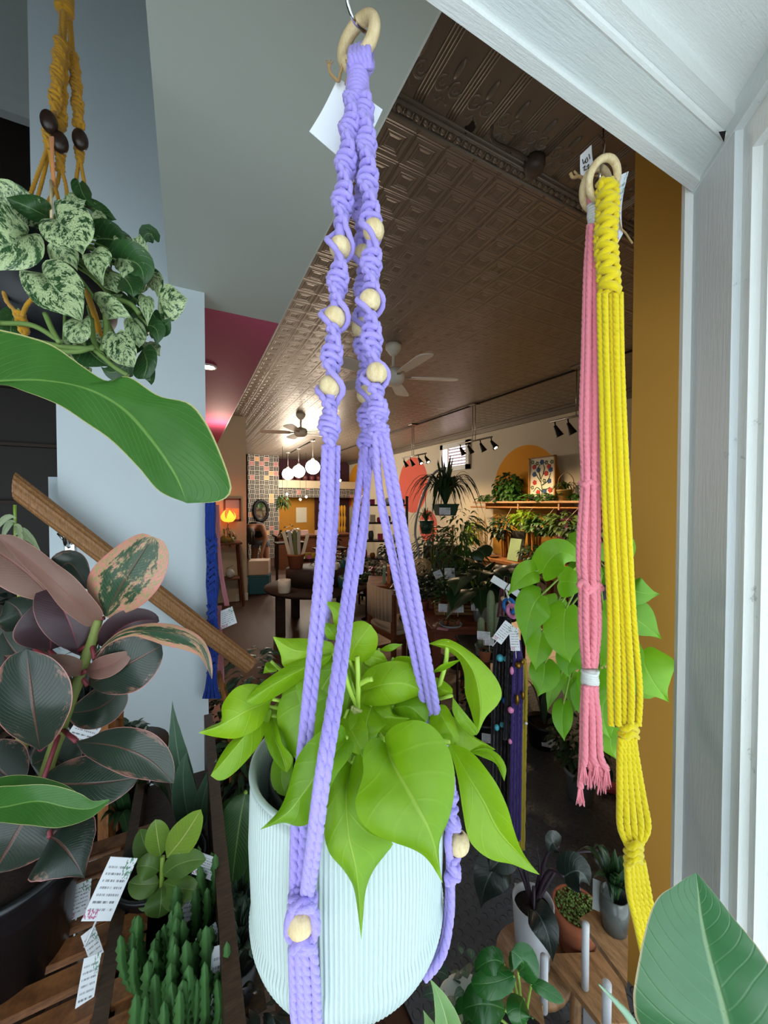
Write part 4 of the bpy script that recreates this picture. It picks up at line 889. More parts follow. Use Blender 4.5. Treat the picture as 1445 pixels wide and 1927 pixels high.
def tumble(label, x, y, d, R, n, L, seed, m, pm=blackp, base=None):
    q = W(x, y, d); z0 = q.z-R[2]-.02 if base is None else base; t0 = potted('leafy_plant', label, 'plant', V((q.x,q.y,z0)), .10, .14, pm, bush_mesh(q, R, n, L, 'lance', seed, droop=.55, wd=.2, hemi=-1), m, stem=stems_mesh(V((q.x,q.y,z0+.1)), 8, q.z-z0+.1, R[0]*.5, .004, seed))
    if z0 > .1:
        mb = MB(); lathe(mb, [(.16,z0-.03),(.16,z0-.001),(.001,z0-.001)], (q.x,q.y,0), 24); lathe(mb, [(.05,0),(.03,z0-.03)], (q.x,q.y,0), 10); lathe(mb, [(.15,0),(.15,.02),(.001,.025)], (q.x,q.y,0), 20)
        tag(mb.build('pedestal', dwood), 'dark pedestal under the '+label, 'plant stand')
tumble('feathery grey green plant under the spiky hanging plant', 815, 1045, 3.9, (.20,.20,.32), 260, .14, 31, G_grey)
tumble('feathery green plant below the green hanging pot', 868, 1020, 3.8, (.22,.2,.36), 300, .15, 32, G_mid)
q = W(795,1067,3.7); mb = MB(); 
for k in range(12):
    a = k*PI/12; ring(mb, q, .085, .004, (math.cos(a)*.8, math.sin(a)*.8, .5+.3*math.sin(k)), 28, 6)
tag(mb.build('rattan_ball', plain('pale rattan','c9ab80',.7)), 'pale open rattan ball beside the curved stand', 'ball')
mb = MB(); lathe(mb, [(.001,q.z-.086),(.12,q.z-.086),(.12,q.z-.1),(.02,q.z-.11),(.02,.02),(.12,0),(.001,0)], (q.x,q.y,0), 20); tag(mb.build('pedestal', dwood), 'dark pedestal under the rattan ball', 'plant stand')
for i, (x, y, d, lab) in enumerate([(846,1079,3.3,'larger, under the feathery plants'),(824,1081,3.35,'tilted, beside the rattan ball')]): tagsign('white blank tag '+lab, x, y, d, 19 if i == 0 else 15, 20 if i == 0 else 14, .05+.4*i, .08)
# small wooden drawer rack
q = W(833, 1000, 4.6); mb = MB(); 
for k in range(4): box(mb, q+V((0,0,.05-.055*k)), (.24,.1,.012), rotz(-YAW-.3)); 
for s in (-1,1): box(mb, q+rotz(-YAW-.3)@V((s*.12,0,-.04)), (.012,.1,.24), rotz(-YAW-.3))
for k in range(3):
    for j in range(6): ball(mb, q+rotz(-YAW-.3)@V((-.1+.04*j,-.03,.03-.055*k-.02)), .014, 8)
tag(mb.build('spool_rack', wood('honey wood','b08a4c','8a6432')), 'small honey wood rack of spools behind the hanging pot', 'rack')
mb = MB(); bx(mb, q.x-.2,q.x+.2,q.y-.12,q.y+.12,0,q.z-.165); tag(mb.build('cabinet', dwood, smooth=False), 'dark cabinet under the honey wood rack', 'cabinet')
# ---- wall shelf with vines, bush, framed tree picture
ya, yb = onX(893, 943, 4.7).y, onX(1125, 943, 4.7).y; zs = onX(1000, 943, 4.7).z
pale = wood('pale shelf wood','b98f62','936a42')
t0 = thing('mounted_shelf', 'long pale wooden shelf on the cream wall carrying vines and a picture', 'shelf', (4.85,(ya+yb)/2,zs))
mb = MB(); bx(mb, 4.66, RX-.002, yb-.6, ya, zs-.03, zs, .004); mb.build('board', pale, t0)
mb = MB(); tube(mb, [(4.70,ya+.1,zs-.10),(4.70,yb-.6,zs-.10)], .014, 8); mb.build('copper_rail', plain('copper pole','b07a4a',.4,.3), t0)
for k in range(4): mb = MB(); y = ya-.3-k*.75; bx(mb, 4.68, RX-.002, y-.012, y+.012, zs-.13, zs-.03); mb.build('bracket', pale, t0, smooth=False)
q = onX(955, 908, 4.80); q.z = zs
potted('pothos_bush', 'big bushy green pothos on the shelf left of the framed tree picture', 'plant', q, .11, .16, whitep, bush_mesh(q+V((0,0,.25)), (.17,.27,.25), 330, .10, 'heart', 41, droop=.7, wd=.75, hemi=-.8), G_mid)
rr = random.Random(9); mb = MB()
for i in range(260):
    y = ya-rr.random()*(ya-yb+.3); p = V((4.68+rr.random()*.22, y, zs+.01+rr.random()*.10)); e = V((-.5-rr.random(), rr.uniform(-1,1), rr.uniform(-.9,.3))).normalized()*.085
    leaf(mb, p, None, p+e, .06, 'heart', (-.6,0,.8), 0, .15, 0, 0, 2, 5)
tube(mb, smooth_pts([(4.7+.1*rr.random(), ya-i*(ya-yb)/14, zs+.02+.03*rr.random()) for i in range(15)], 60), .004, 5)
tag(mb.build('vine_garland', G_mid), 'low garland of heart leafed vine running along the wall shelf', 'vine')
# framed folk tree picture
P4 = [onX(x, y, 4.86) for x, y in ((996,862),(1046,856),(1044,930),(994,932))]; fy0, fy1 = P4[0].y, P4[1].y; fz1 = (P4[0].z+P4[1].z)/2; fz0 = zs
t0 = thing('framed_picture', 'gold framed picture of a flowering tree with red and blue blossoms on the shelf', 'picture', (4.86,(fy0+fy1)/2,fz0)); goldf = wood('gold brown frame','b27a2c','8c5a1c')
mb = MB(); f = .022; bx(mb,4.84,4.88,fy1,fy0,fz1-f,fz1); bx(mb,4.84,4.88,fy1,fy0,fz0,fz0+f); bx(mb,4.84,4.88,fy1,fy1+f,fz0,fz1); bx(mb,4.84,4.88,fy0-f,fy0,fz0,fz1); mb.build('frame', goldf, t0, smooth=False)
mb = MB(); bx(mb,4.858,4.87,fy1+f,fy0-f,fz0+f,fz1-f); mb.build('print', plain('cream print paper','d8cdb6',.8,var=.03), t0, smooth=False)
W_, H_ = fy0-fy1-2*f, fz1-fz0-2*f
def q2(u, v): return V((4.855, fy0-f-u*W_, fz0+f+v*H_))
mb = MB()
for pts in ([(.50,.02),(.52,.25),(.46,.45),(.55,.62)], [(.47,.42),(.30,.58),(.20,.70)], [(.52,.35),(.75,.45),(.85,.62)], [(.55,.6),(.6,.75),(.55,.85)], [(.45,.5),(.35,.75),(.42,.85)],[(.5,.2),(.3,.3),(.15,.2)],[(.52,.25),(.7,.25),(.85,.3)]): tube(mb, smooth_pts([q2(*p) for p in pts], 10), [.009-.0006*i for i in range(10)], 5)
mb.build('painted_tree', plain('painted green','33503a',.8), t0)
for nm, h, L in (('red_blossom','b0332e',[(.18,.80),(.68,.62),(.35,.18),(.85,.22),(.20,.42),(.78,.78)]),('blue_blossom','2f4a78',[(.35,.72),(.85,.70),(.18,.62),(.62,.20),(.80,.44),(.5,.90)]),('dark_leaf','3a5a34',[(.1,.3),(.6,.45),(.3,.88),(.9,.88),(.1,.92),(.68,.88),(.12,.1),(.9,.08)])):
    mb = MB()
    for (u, v) in L:
        c0 = q2(u, v)
        for k in range(5): a = k*2*PI/5; ball(mb, c0+V((0, math.cos(a)*.022, math.sin(a)*.022)), .02 if nm != 'dark_leaf' else .012, 8, (.12,1,1))
    mb.build(nm, plain('painted '+nm, h, .8), t0)
# basket planter, letter board
q = onX(1063, 925, 4.80); q.z = zs; t0 = potted('basket_planter', 'round straw basket with a dry trailing plant at the shelf right end', 'plant', q, .11, .16, basket, arch_mesh(q+V((0,0,.16)), 60, .28, .02, 13, rise=.6), G_olive)
mb = MB(); tube(mb, smooth_pts([q+V((0,.12,.12)), q+V((0,.10,.32)), q+V((0,-.02,.40)), q+V((0,-.13,.3)), q+V((0,-.13,.12))], 24), .007, 6); mb.build('handle', plain('wicker handle','8a7350',.8), t0)
a, b = onX(1083, 913, 4.8), onX(1112, 936, 4.8); t0 = thing('letter_board', 'small black letter board with white words beside the basket', 'sign', (4.8,(a.y+b.y)/2,zs)); mb = MB(); bx(mb, 4.80,4.82,b.y,a.y,zs,a.z); mb.build('board', blackm, t0, smooth=False)
for k, s in enumerate(('WILL','& DIE','HOLD A','PLANT')):
    cu = bpy.data.curves.new('lettering','FONT'); cu.body = s; cu.size = .055; cu.extrude = .0005; cu.align_x = 'CENTER'; to = bpy.data.objects.new('lettering', cu); COL.objects.link(to)
    dg_ = bpy.context.evaluated_depsgraph_get(); me = bpy.data.meshes.new_from_object(to.evaluated_get(dg_)); bpy.data.objects.remove(to); o = bpy.data.objects.new('lettering', me); COL.objects.link(o)
    me.transform(Matrix(((0,0,-1,0),(-1,0,0,0),(0,1,0,0),(0,0,0,1)))); me.materials.clear(); me.materials.append(whitep); o.parent = t0; o.location = V((4.797-4.8, 0, (a.z-zs)*(.76-.22*k)))
# lower plants row on the tables
for i, (x, y, X, R, m, sd, pm, lab) in enumerate([(890,1000,4.6,(.12,.14,.22),G_lime,51,goldf,'lime plant trailing left of the copper rail'),(945,990,4.5,(.16,.24,.20),G_dark,52,blackp,'dark plant under the left of the wall shelf'),(985,975,4.5,(.14,.24,.13),G_lime,53,whitep,'bright lime plant under the wall shelf'),(1020,985,4.45,(.16,.28,.15),G_mid,54,blackp,'green plant under the framed tree picture'),(1060,985,4.4,(.16,.28,.18),G_olive,55,whitep,'olive plant under the basket'),(1100,1000,4.4,(.16,.26,.18),G_dark,56,whitep,'dark plant partly behind the pink cords')]):
    q = onX(x, y, X); z0 = q.z-R[2]-.1; t0 = thing('hanging_plant', lab, 'plant', tuple(q)); mb = MB(); lathe(mb, [(.05,-.18),(.08,-.06),(.074,-.06),(.06,-.1)], q, 16); mb.build('pot', pm, t0)
    bush_mesh(q, R, 170, .10, 'ovate' if i % 2 else 'heart', sd, droop=.6, wd=.6, hemi=-.8).build('foliage', m, t0); mb = MB(); tube(mb, [q, (4.70,q.y,zs-.10)], .004, 5); mb.build('hanging_cord', plain('cotton cord','c9bda0',.9), t0)
# ochre and plum panels behind them
q0, q1, q3 = onX(1125,960,RX).y, onX(930,960,RX).y, onX(1050,960,RX).y
structbox('trim_20', plain('ochre wall panel','a87a22',.8), RX-.03, RX, q3, q1, .7, zs-.12); structbox('trim_21', plain('plum wall panel','5e1f3a',.8), RX-.03, RX, q0-1.0, q3, .7, zs-.12)
# tables under the shelf
tw = wood('warm pine table','a06a3a','7a4a24')
for (x0, x1, y, X, lab) in ((893,985,1046,4.25,'left warm wooden table against the mural wall'),(985,1090,1060,4.1,'right warm wooden table against the mural wall')):
    a, b = onX(x0, y, X), onX(x1, y, X); t0 = thing('wooden_table', lab, 'table', (X+.35,(a.y+b.y)/2,0)); z = a.z; mb = MB(); bx(mb, X, RX-.06, b.y, a.y-.02, z-.05, z, .004); mb.build('tabletop', tw, t0)
    for sx in (X+.05, RX-.12):
        for sy in (b.y+.06, a.y-.08): mb = MB(); bx(mb, sx-.035,sx+.035,sy-.035,sy+.035,0,z-.05); mb.build('leg', tw, t0, smooth=False)
    mb = MB(); bx(mb, X+.03,RX-.09,b.y+.03,a.y-.05,z-.16,z-.05); mb.build('apron', tw, t0, smooth=False)
    if x0 < 900: ZT = z
def ont(x, y, X): p = onX(x, y, X); return V((p.x,p.y,ZT))
q = ont(968, 1040, 4.4); mb = MB(); box(mb, q+V((0,0,.17)), (.02,.22,.34), Matrix.Rotation(.25,3,'Y'), .004); tag(mb.build('book', plain('pale green cover','8fa878',.6)), 'upright pale green book propped on the pine table', 'book')
q = ont(972, 1040, 4.55); mb = MB(); box(mb, q+V((0,0,.23)), (.015,.30,.44), Matrix.Rotation(.2,3,'Y'), .004); tag(mb.build('book', plain('dark photo cover','3e3a34',.6)), 'larger dark book standing behind the pale green one', 'book')
yfab = fibre('amber fabric','b8761a')
for i, (x, X) in enumerate([(955,4.6),(1000,4.6),(1008,4.5)]):
    q = ont(x, 1030, X); mb = MB()
    for k in range(9): a = random.Random(i*9+k); p0 = q+V((a.uniform(-.05,.05),a.uniform(-.08,.08),.42)); tube(mb, smooth_pts([p0+V((0,0,.02)), p0-V((0,a.uniform(-.03,.03),.2)), V((p0.x,p0.y+a.uniform(-.03,.03),q.z+.004))], 10), .012, 5)
    tag(mb.build('macrame_hanger', yfab), ['amber macrame bundle left of the pale green book','amber macrame bundle right of the books','amber macrame bundle second right of the books'][i], 'plant hanger')
q = ont(905, 1040, 4.5); t0 = thing('driftwood_branches', 'pale twisted branches with cotton cords at the left end of the pine table', 'branches', tuple(q)); mb = MB(); rr = random.Random(5)
for k in range(10): p0 = q+V((rr.uniform(-.05,.05),rr.uniform(-.12,.12),0)); tube(mb, smooth_pts([p0, p0+V((rr.uniform(-.05,.05),rr.uniform(-.08,.08),.3)), p0+V((rr.uniform(-.06,.06),rr.uniform(-.1,.1),rr.uniform(.55,.72)))], 10), [.014-.0008*j for j in range(10)], 6)
mb.build('branch', plain('driftwood','a58a62',.8,bump=.2), t0)
for i, (x, X) in enumerate([(896,4.4),(905,4.35)]): q = ont(x, 1036, X); mb = MB(); lathe(mb, [(.001,0),(.035,0),(.035,.11),(.03,.11),(.03,.01)], q, 14); tag(mb.build('drinking_glass', plain('white lined glass','b9b5aa',.2)), ['clear striped glass at the pine table left edge','clear striped glass nearer the branches'][i], 'glass')
for i, (x, lab, h) in enumerate([(915,'dark patterned','4a2420'),(930,'brown','6a4a30')]): q = ont(x, 1045, 4.4); mb = MB(); lathe(mb, [(.05,0),(.09,.03),(.085,.03),(.045,.006),(.001,.006)], q, 18); tag(mb.build('dish', plain(lab+' dish', h, .5)), lab+' dish on the pine table', 'dish')
q = onX(1005, 1050, 4.3); potted('leafy_plant', 'low dark leafy plant in front of the books on the pine table', 'plant', V((4.4,q.y,ZT)), .09, .1, terra, bush_mesh(V((4.4,q.y,ZT+.17)), (.2,.3,.12), 190, .10, 'ovate', 61, droop=.4), G_dark)
# ------------------------------------------------------------------ macrame hangers in the window
lilac = fibre('lilac cotton', 'a596e2'); lemon = fibre('lemon cotton', 'e8cf1e'); rose = fibre('rose pink cotton', 'ee8a98'); offw = fibre('off white cotton','dfe0dc')
beech = wood('pale beech', 'dcc9a0', 'c7ae80', (60,60,20), .55, bump=.05, nz=3); jute = fibre('jute twine', 'a98a5c'); navy = fibre('navy blue cotton','1c3c96')
def sinnet(mb, path, r, w, knot, turn, ph0=0.0, skip=(), bar=None):
    """half-knot spiral: two edge cords winding round the core with a crossing bar at every knot"""
    L = sum((path[i+1]-path[i]).length for i in range(len(path)-1)); n = int(L/knot); P = smooth_pts(path, n*4+1); bar = bar or r*1.1
    nm = (V((0,0,EYE))-P[len(P)//2]); d0 = (P[-1]-P[0]).normalized(); nm = (nm-d0*nm.dot(d0)).normalized(); sd = d0.cross(nm)
    def off(k, a, e=1.0, f=0.0): return sd*math.cos(a)*e+nm*math.sin(a)*e
    sk = [min(range(len(P)), key=lambda i: (P[i]-s[0]).length) for s in skip]; rad = [s[1] for s in skip]
    def blown(i):
        b = 0
        for j, R in zip(sk, rad):
            x = (P[i]-P[j]).length
            if x < R*1.35: b = max(b, (math.cos(x/(R*1.35)*PI/2))**.7*R)
        return b
    for s in (0, PI):
        tube(mb, [P[i]+off(i, ph0+turn*i/4+s)*max(w*(1+.12*math.sin(i*PI/2)), blown(i)+r*.9) for i in range(len(P))], r*.98, 9, r*7, 3, .22)
    core = [i for i in range(len(P))]
    tube(mb, [P[i] for i in core], r*1.7, 8)
    for k in range(n):
        i = k*4; a = ph0+turn*k
        if blown(i) > .25*r: continue
        for s in (1, -1):
            c = P[i]; u = off(i, a); v = (d0.cross(u)).normalized()*s; pts = []
            for q in range(9):
                x = 1-2*q/8; pts.append(c+u*w*x*1.05+v*(r*1.35*math.cos(x*PI/2)**.6)+d0*(s*knot*.20*x)-d0*knot*.15*math.cos(x*PI/2))
            tube(mb, pts, bar, 8, r*6, 3, .25, ph=k)
def wrap(mb, a, b, R, r, n, k=16):
    a, b = V(a), V(b); d = b-a; x, y = frame_of(d); N = n*k
    tube(mb, [a+d*(i/N)+(x*math.cos(2*PI*i/k)+y*math.sin(2*PI*i/k))*R*(1+.06*math.sin(i*.7)) for i in range(N+1)], r, 8)
def bundle(mb, ends, r, **k):
    for pts in ends: rope(mb, [W(*p) for p in pts], r, **k)
def bead(t0, p, r, mat=None, axis=None, name='bead'):
    mb = MB(); m2 = MB(); n = 18; hr = .30; pr = []
    a0 = math.asin(hr)
    for i in range(15): th = a0+(PI-2*a0)*i/14; pr.append((r*math.sin(th), r*math.cos(th)))
    pr = [(r*hr*.9, 0.0)]+[(r*hr*.95, pr[0][1]*.9)]+pr+[(r*hr*.95,-pr[0][1]*.9),(r*hr*.9,0)]
    lathe(m2, pr, (0,0,0), 22, cap=False); ax = V(axis or (0,0,1)).normalized(); a, b = frame_of(ax); R = Matrix((a,b,ax)).transposed()
    mb.add([p+R@V(v) for v in m2.v], m2.f); return mb.build(name, mat or beech, t0)
def hook(label, pts, r=.0016):
    mb = MB(); tube(mb, smooth_pts([W(*p) for p in pts], 40), r, 10); ball(mb, W(*pts[-1]), r*1.5, 8); return tag(mb.build('ceiling_hook', chrome), label, 'hook')

D = .42
t0 = thing('macrame_hanger', 'lilac macrame plant hanger with pale wooden beads, holding the white ribbed pot', 'plant hanger', tuple(W(672,90,D)))
rc = W(674,77,D); e1 = (UP*.97+CR*.15).normalized(); e2 = CR*.82-CF*.57; e2 = (e2-e1*e2.dot(e1)).normalized(); rn = e1.cross(e2); mb = MB(); ring(mb, rc, .0222, .0066, rn, 48, 16); mb.build('wooden_ring', beech, t0)
hook('curved chrome hook holding the ring of the lilac hanger', [(648,-60,.365),(652,-10,.368),(657,16,.372),(667,40,.382),(680,54,.412),(692,63,.424),(702,62,.434),(707,52,.44)], .0019)
r = .0037
mb = MB()   # loops over the ring and the gathering wrap
for i in range(5):
    x = 660+i*8; tp = 96-i*3; rope(mb, [W(x+4,132,D-.006), W(x,tp+14,D-.012), W(x+2,tp-2,D-.002), W(x+5,tp+10,D+.012), W(x+6,130,D+.012)], r, .0015)
rope(mb, [W(690,140,D+.004), W(699,122,D+.004), W(693,108,D+.01)], r)
wrap(mb, W(674,126,D), W(672,192,D), .0098, .0031, 9); tube(mb, [W(674,124,D), W(672,194,D)], .0085, 12); mb.build('gathering_knot', lilac, t0)
Lp = [W(664,190,D-.006), W(655,260,D-.012), W(647,340,D-.016), W(641,430,D-.02), W(636,520,D-.022), W(629,600,D-.024), W(623,690,D-.026), W(620,770,D-.026), W(620,842,D-.026)]
Mp = [W(678,192,D+.010), W(680,280,D+.016), W(679,380,D+.020), W(681,480,D+.022), W(684,560,D+.024), W(681,620,D+.024), W(688,700,D+.026), W(690,780,D+.026), W(690,842,D+.026)]
Rp = [W(682,190,D-.004), W(688,260,D-.010), W(692,340,D-.014), W(698,430,D-.016), W(698,520,D-.016), W(697,600,D-.016), W(704,690,D-.016), W(711,770,D-.016), W(713,818,D-.016)]
BR = .0112
bl = [W(640,466,D-.02), W(629,598,D-.024), W(621,727,D-.026)]; bm_ = [W(684,480,D+.022), W(680,617,D+.024), W(689,742,D+.026)]; brt = [W(703,434,D-.020), W(696,566,D-.020), W(709,702,D-.020)]
for nm, P_, B_, ph in (('left', Lp, bl, .3), ('back', Mp, bm_, 1.2), ('right', Rp, brt, 2.2)):
    mb = MB(); sinnet(mb, P_, r*.86, .0088, .0085, PI/4.6, ph, [(b, BR) for b in B_]); mb.build('sinnet', lilac, t0)
    for b in B_: bead(t0, b, BR, axis=(P_[-1]-P_[0]))
def cordset(pts_list): 
    for pts in pts_list: mb = MB(); rope(mb, [W(*p) for p in pts], r, .0014, 12, .027); mb.build('cord', lilac, t0)
fd = .312
cordset([
 [(612,838,.394),(606,980,.380),(590,1180,.345),(571,1370,.328),(556,1540,.318),(553,1680,.314)],
 [(624,838,.394),(619,980,.380),(603,1180,.348),(583,1370,.330),(570,1540,.320),(565,1680,.314)],
 [(634,838,.40),(630,980,.41),(617,1140,.43),(604,1260,.46),(596,1380,.49)],
 [(683,840,.445),(668,980,.41),(650,1120,.37),(628,1290,.312),(603,1450,.282),(582,1610,.294),(573,1680,.308)],
 [(698,845,.445),(683,980,.412),(663,1120,.372),(641,1290,.314),(615,1450,.284),(594,1610,.296),(583,1680,.308)],
 [(686,842,.44),(689,960,.425),(676,1080,.42)],
 [(706,815,.404),(716,940,.405),(744,1080,.40),(778,1230,.395),(806,1370,.405)],
 [(716,815,.404),(738,940,.402),(762,1080,.395),(792,1230,.39),(818,1370,.40)],
 [(724,812,.402),(750,940,.40),(776,1080,.392),(803,1230,.387),(828,1370,.395)],
 [(704,860,.43),(722,960,.45),(755,1110,.47),(785,1240,.49)]])
mb = MB()   # square knots round the front bead and the side bead
K = W(570,1697,.312); kx = CR; kz = UP
for s in (-1, 1):
    rope(mb, [W(570+s*8,1668,.314), W(570+s*20,1690,.308), W(570-s*4,1700,.302), W(570-s*18,1708,.306), W(570-s*4,1716,.312)], r)
    rope(mb, [W(570-s*4,1706,.308), W(570+s*18,1712,.306), W(569+s*25,1735,.305), W(568+s*22,1762,.306), W(568-s*6,1776,.300), W(568-s*18,1786,.306)], r)
rope(mb, [W(548,1702,.308), W(570,1708,.300), W(592,1702,.308)], r); rope(mb, [W(551,1776,.306), W(568,1784,.299), W(590,1776,.306)], r); rope(mb, [W(562,1668,.312),W(562,1700,.308),W(570,1712,.31)], r); rope(mb, [W(580,1668,.312),W(580,1700,.308)], r)
mb.build('square_knot', lilac, t0); mb = MB()
for s, x0 in ((1,848),):
    P_ = [W(850,1490,.40), W(852,1520,.40), W(848,1545,.40), W(846,1590,.40), W(852,1630,.40), W(847,1662,.40)]
    sinnet(mb, [W(848,1500,.40), W(852,1545,.398), W(851,1562,.397)], r*.8, .006, .008, .9, .4); rope(mb, [W(846,1555,.396), W(843,1588,.39), W(848,1622,.396)], r); sinnet(mb, [W(851,1615,.397), W(853,1640,.398), W(849,1660,.40)], r*.8, .006, .008, .9, 1.4)
    rope(mb, [W(858,1555,.405), W(868,1588,.41), W(858,1620,.405)], r)
mb.build('square_knot', lilac, t0)
bead(t0, W(566,1735,.308), .0112, axis=(0,0,1)); bead(t0, W(862,1586,.40), .0118, axis=(.15,0,1))
cordset([[(551,1784,.307),(553,1850,.312),(560,1935,.325),(600,1990,.37)],[(562,1784,.305),(566,1850,.310),(574,1935,.324),(610,1990,.37)],[(573,1784,.305),(578,1850,.310),(585,1935,.324),(616,1990,.37)],[(588,1780,.307),(594,1850,.311),(600,1935,.324),(622,1990,.37)],
 [(849,1655,.40),(848,1720,.395),(838,1780,.39),(822,1815,.385),(800,1840,.39)],[(845,1655,.405),(842,1720,.40),(834,1775,.395),(815,1812,.39)],[(820,1370,.40),(838,1440,.405),(848,1505,.40)],[(828,1370,.395),(846,1440,.40),(853,1505,.40)]])
mb = MB(); sheet(mb, W(636,146,.436), W(720,206,.45), W(664,318,.44), W(582,247,.425), .0006, .004); mb.build('paper_tag', plain('white tag card','eef2f6',.6,var=.02), t0)
mb = MB(); rope(mb, [W(652,112,.42), W(655,135,.425), W(650,160,.43)], .0014); rope(mb, [W(647,112,.425), W(640,140,.43), W(636,152,.43), W(622,138,.43), W(618,122,.428)], .0016)
for k in range(6): tube(mb, [W(620,126,.428), W(612+k*3,112+abs(k-2),.428)], .0005, 5)
mb.build('jute_tie', jute, t0)

# yellow and pink hangers on one hook
hook('thin chrome hook holding the rings of the yellow and pink hangers', [(1128,255,.62),(1137,270,.59),(1133,300,.575),(1129,328,.572),(1131,342,.578),(1140,346,.585)], .0018)
D2 = .57
t0 = thing('macrame_hanger', 'long bright yellow macrame hanger with a knotted top, nearest the white post', 'plant hanger', tuple(W(1140,350,D2)))
mb = MB(); ring(mb, W(1135,337,D2), .0240, .0054, (CF*.86-CR*.25+V((0,0,.45))), 44, 14); mb.build('wooden_ring', beech, t0)
r2 = .0040
def flat(mb, path, r, w, knot):
    L = sum((path[i+1]-path[i]).length for i in range(len(path)-1)); n = int(L/knot); P = smooth_pts(path, n*4+1); d0 = (P[-1]-P[0]).normalized(); nm = (V((0,0,EYE))-P[len(P)//2]); nm = (nm-d0*nm.dot(d0)).normalized(); sd = d0.cross(nm)
    for s in (-1, 1):
        tube(mb, [P[i]+sd*s*w*(.72+.28*abs(math.sin(i*PI/4)))+nm*r*.4 for i in range(len(P))], r, 9, r*7, 3, .22); tube(mb, [P[i]+sd*s*w*.35-nm*r*.6 for i in range(len(P))], r, 8, r*7)
    for k in range(n):
        c = P[k*4]; s = 1 if k % 2 else -1
        pts = [c+sd*w*x*s*.95+nm*(r*1.9*math.cos(x*PI/2)**.7+r*.3)+d0*(knot*.7*x) for x in (-1,-.7,-.35,0,.35,.7,1)]
        tube(mb, pts, [r*1.1,r*1.35,r*1.5,r*1.5,r*1.5,r*1.35,r*1.1], 9, r*8, 3, .22, ph=k); pts = [c+sd*w*x*-s*.8+nm*(r*1.0)+d0*(knot*.5*x+knot*.5) for x in (-1,-.5,0,.5,1)]; tube(mb, pts, r, 8, r*6, 3, .25)
mb = MB(); flat(mb, [W(1142,352,D2-.006), W(1143,400,D2-.012), W(1139,450,D2-.014), W(1143,500,D2-.014), W(1147,556,D2-.014)], r2, .0125, .0095)
for s in (-1,1): rope(mb, [W(1140+s*9,372,D2), W(1140+s*9,346,D2-.012), W(1142+s*9,338,D2+.002), W(1142+s*8,350,D2+.012)], r2)
mb.build('knotted_top', lemon, t0)
ys = []
for i, (xa_, xb_, xc_, xd_, xe_, xf_) in enumerate([(1128,1152,1172,1170,1188,1196),(1138,1164,1181,1180,1198,1206),(1149,1174,1188,1192,1206,1214),(1158,1186,1196,1204,1215,1221),(1167,1199,1205,1214,1226,1228)]):
    mb = MB(); zz = D2-.012-(.006 if i % 2 else 0)
    rope(mb, [W(xa_,552,zz), W(xa_+3,700,zz), W((xa_+xb_)/2-2,950,zz-.004), W((xa_+xb_)/2+8,1150,zz-.008), W(xb_-(2-i)*2.0,1290,zz-.012), W(xb_-(2-i)*1.0,1365,zz-.014)], r2, .0016, 12, .027); mb.build('cord', lemon, t0)
    mb = MB(); m5 = xc_; rope(mb, [W(1180+(i-2)*6,1388,.54), W(1182+(i-2)*8,1430,.538), W(1188+(i-2)*11,1500,.535), W(1193+(i-2)*13,1555,.532), W(1192+(i-2)*6,1590,.53)], r2, .0016, 12, .027)
    rope(mb, [W(1194+(i-2)*7,1618,.53), W(1202+(i-2)*9,1680,.528), W(1214+(i-2)*8,1740,.525), W(1222+(i-2)*5,1800,.52), W(1232+(i-2)*2,1850,.515)], r2, .0016, 12, .027); mb.build('cord', lemon, t0)
def knotball(mb, x, y, d, r, wpx, n=3):
    for k in range(n):
        yy = y+(k-(n-1)/2)*13; rope(mb, [W(x-wpx,yy-5,d), W(x-wpx*.4,yy+3,d-.008), W(x+wpx*.4,yy-3,d-.009), W(x+wpx,yy+5,d)], r)
        rope(mb, [W(x+wpx,yy-8,d), W(x+wpx*.3,yy+2,d-.005), W(x-wpx*.5,yy+8,d-.005), W(x-wpx,yy+12,d)], r)
mb = MB(); knotball(mb, 1182, 1376, .545, r2, 16, 2); mb.build('square_knot', lemon, t0); mb = MB(); knotball(mb, 1192, 1604, .53, r2, 14, 3)
mb.build('square_knot', lemon, t0)
mb = MB(); sheet(mb, W(1166,330,.575), W(1183,322,.585), W(1172,440,.585), W(1160,462,.575), .0006, .006); mb.build('paper_tag', tagw, t0)
mb = MB(); rope(mb, [W(1152,334,.57), W(1160,345,.572), W(1166,420,.58), W(1178,440,.585), W(1190,458,.585)], .0012); mb.build('jute_tie', jute, t0)
D3 = .60
t0 = thing('macrame_hanger', 'pink macrame hanger with off white wraps and a frayed tassel, left of the yellow one', 'plant hanger', tuple(W(1112,365,D3)))
mb = MB(); ring(mb, W(1121,356,D3), .0255, .0054, (CF*.86-CR*.35+V((0,0,.40))), 44, 14); mb.build('wooden_ring', beech, t0)
mb = MB(); wrap(mb, W(1116,384,D3-.004), W(1118,424,D3-.004), .0072, .0024, 8); tube(mb, [W(1116,382,D3-.004), W(1118,424,D3-.004)], .0062, 12); mb.build('upper_wrap', offw, t0)
mb = MB(); wrap(mb, W(1110,1262,.555), W(1110,1288,.555), .0098, .0024, 6); tube(mb, [W(1110,1260,.555), W(1110,1290,.555)], .0088, 12); mb.build('lower_wrap', offw, t0)
mb = MB(); rope(mb, [W(1112,392,D3), W(1110,372,D3-.01), W(1116,366,D3), W(1120,380,D3+.01)], r2); rope(mb, [W(1120,392,D3), W(1118,372,D3-.01), W(1124,366,D3), W(1126,380,D3+.01)], r2); mb.build('loop', rose, t0)
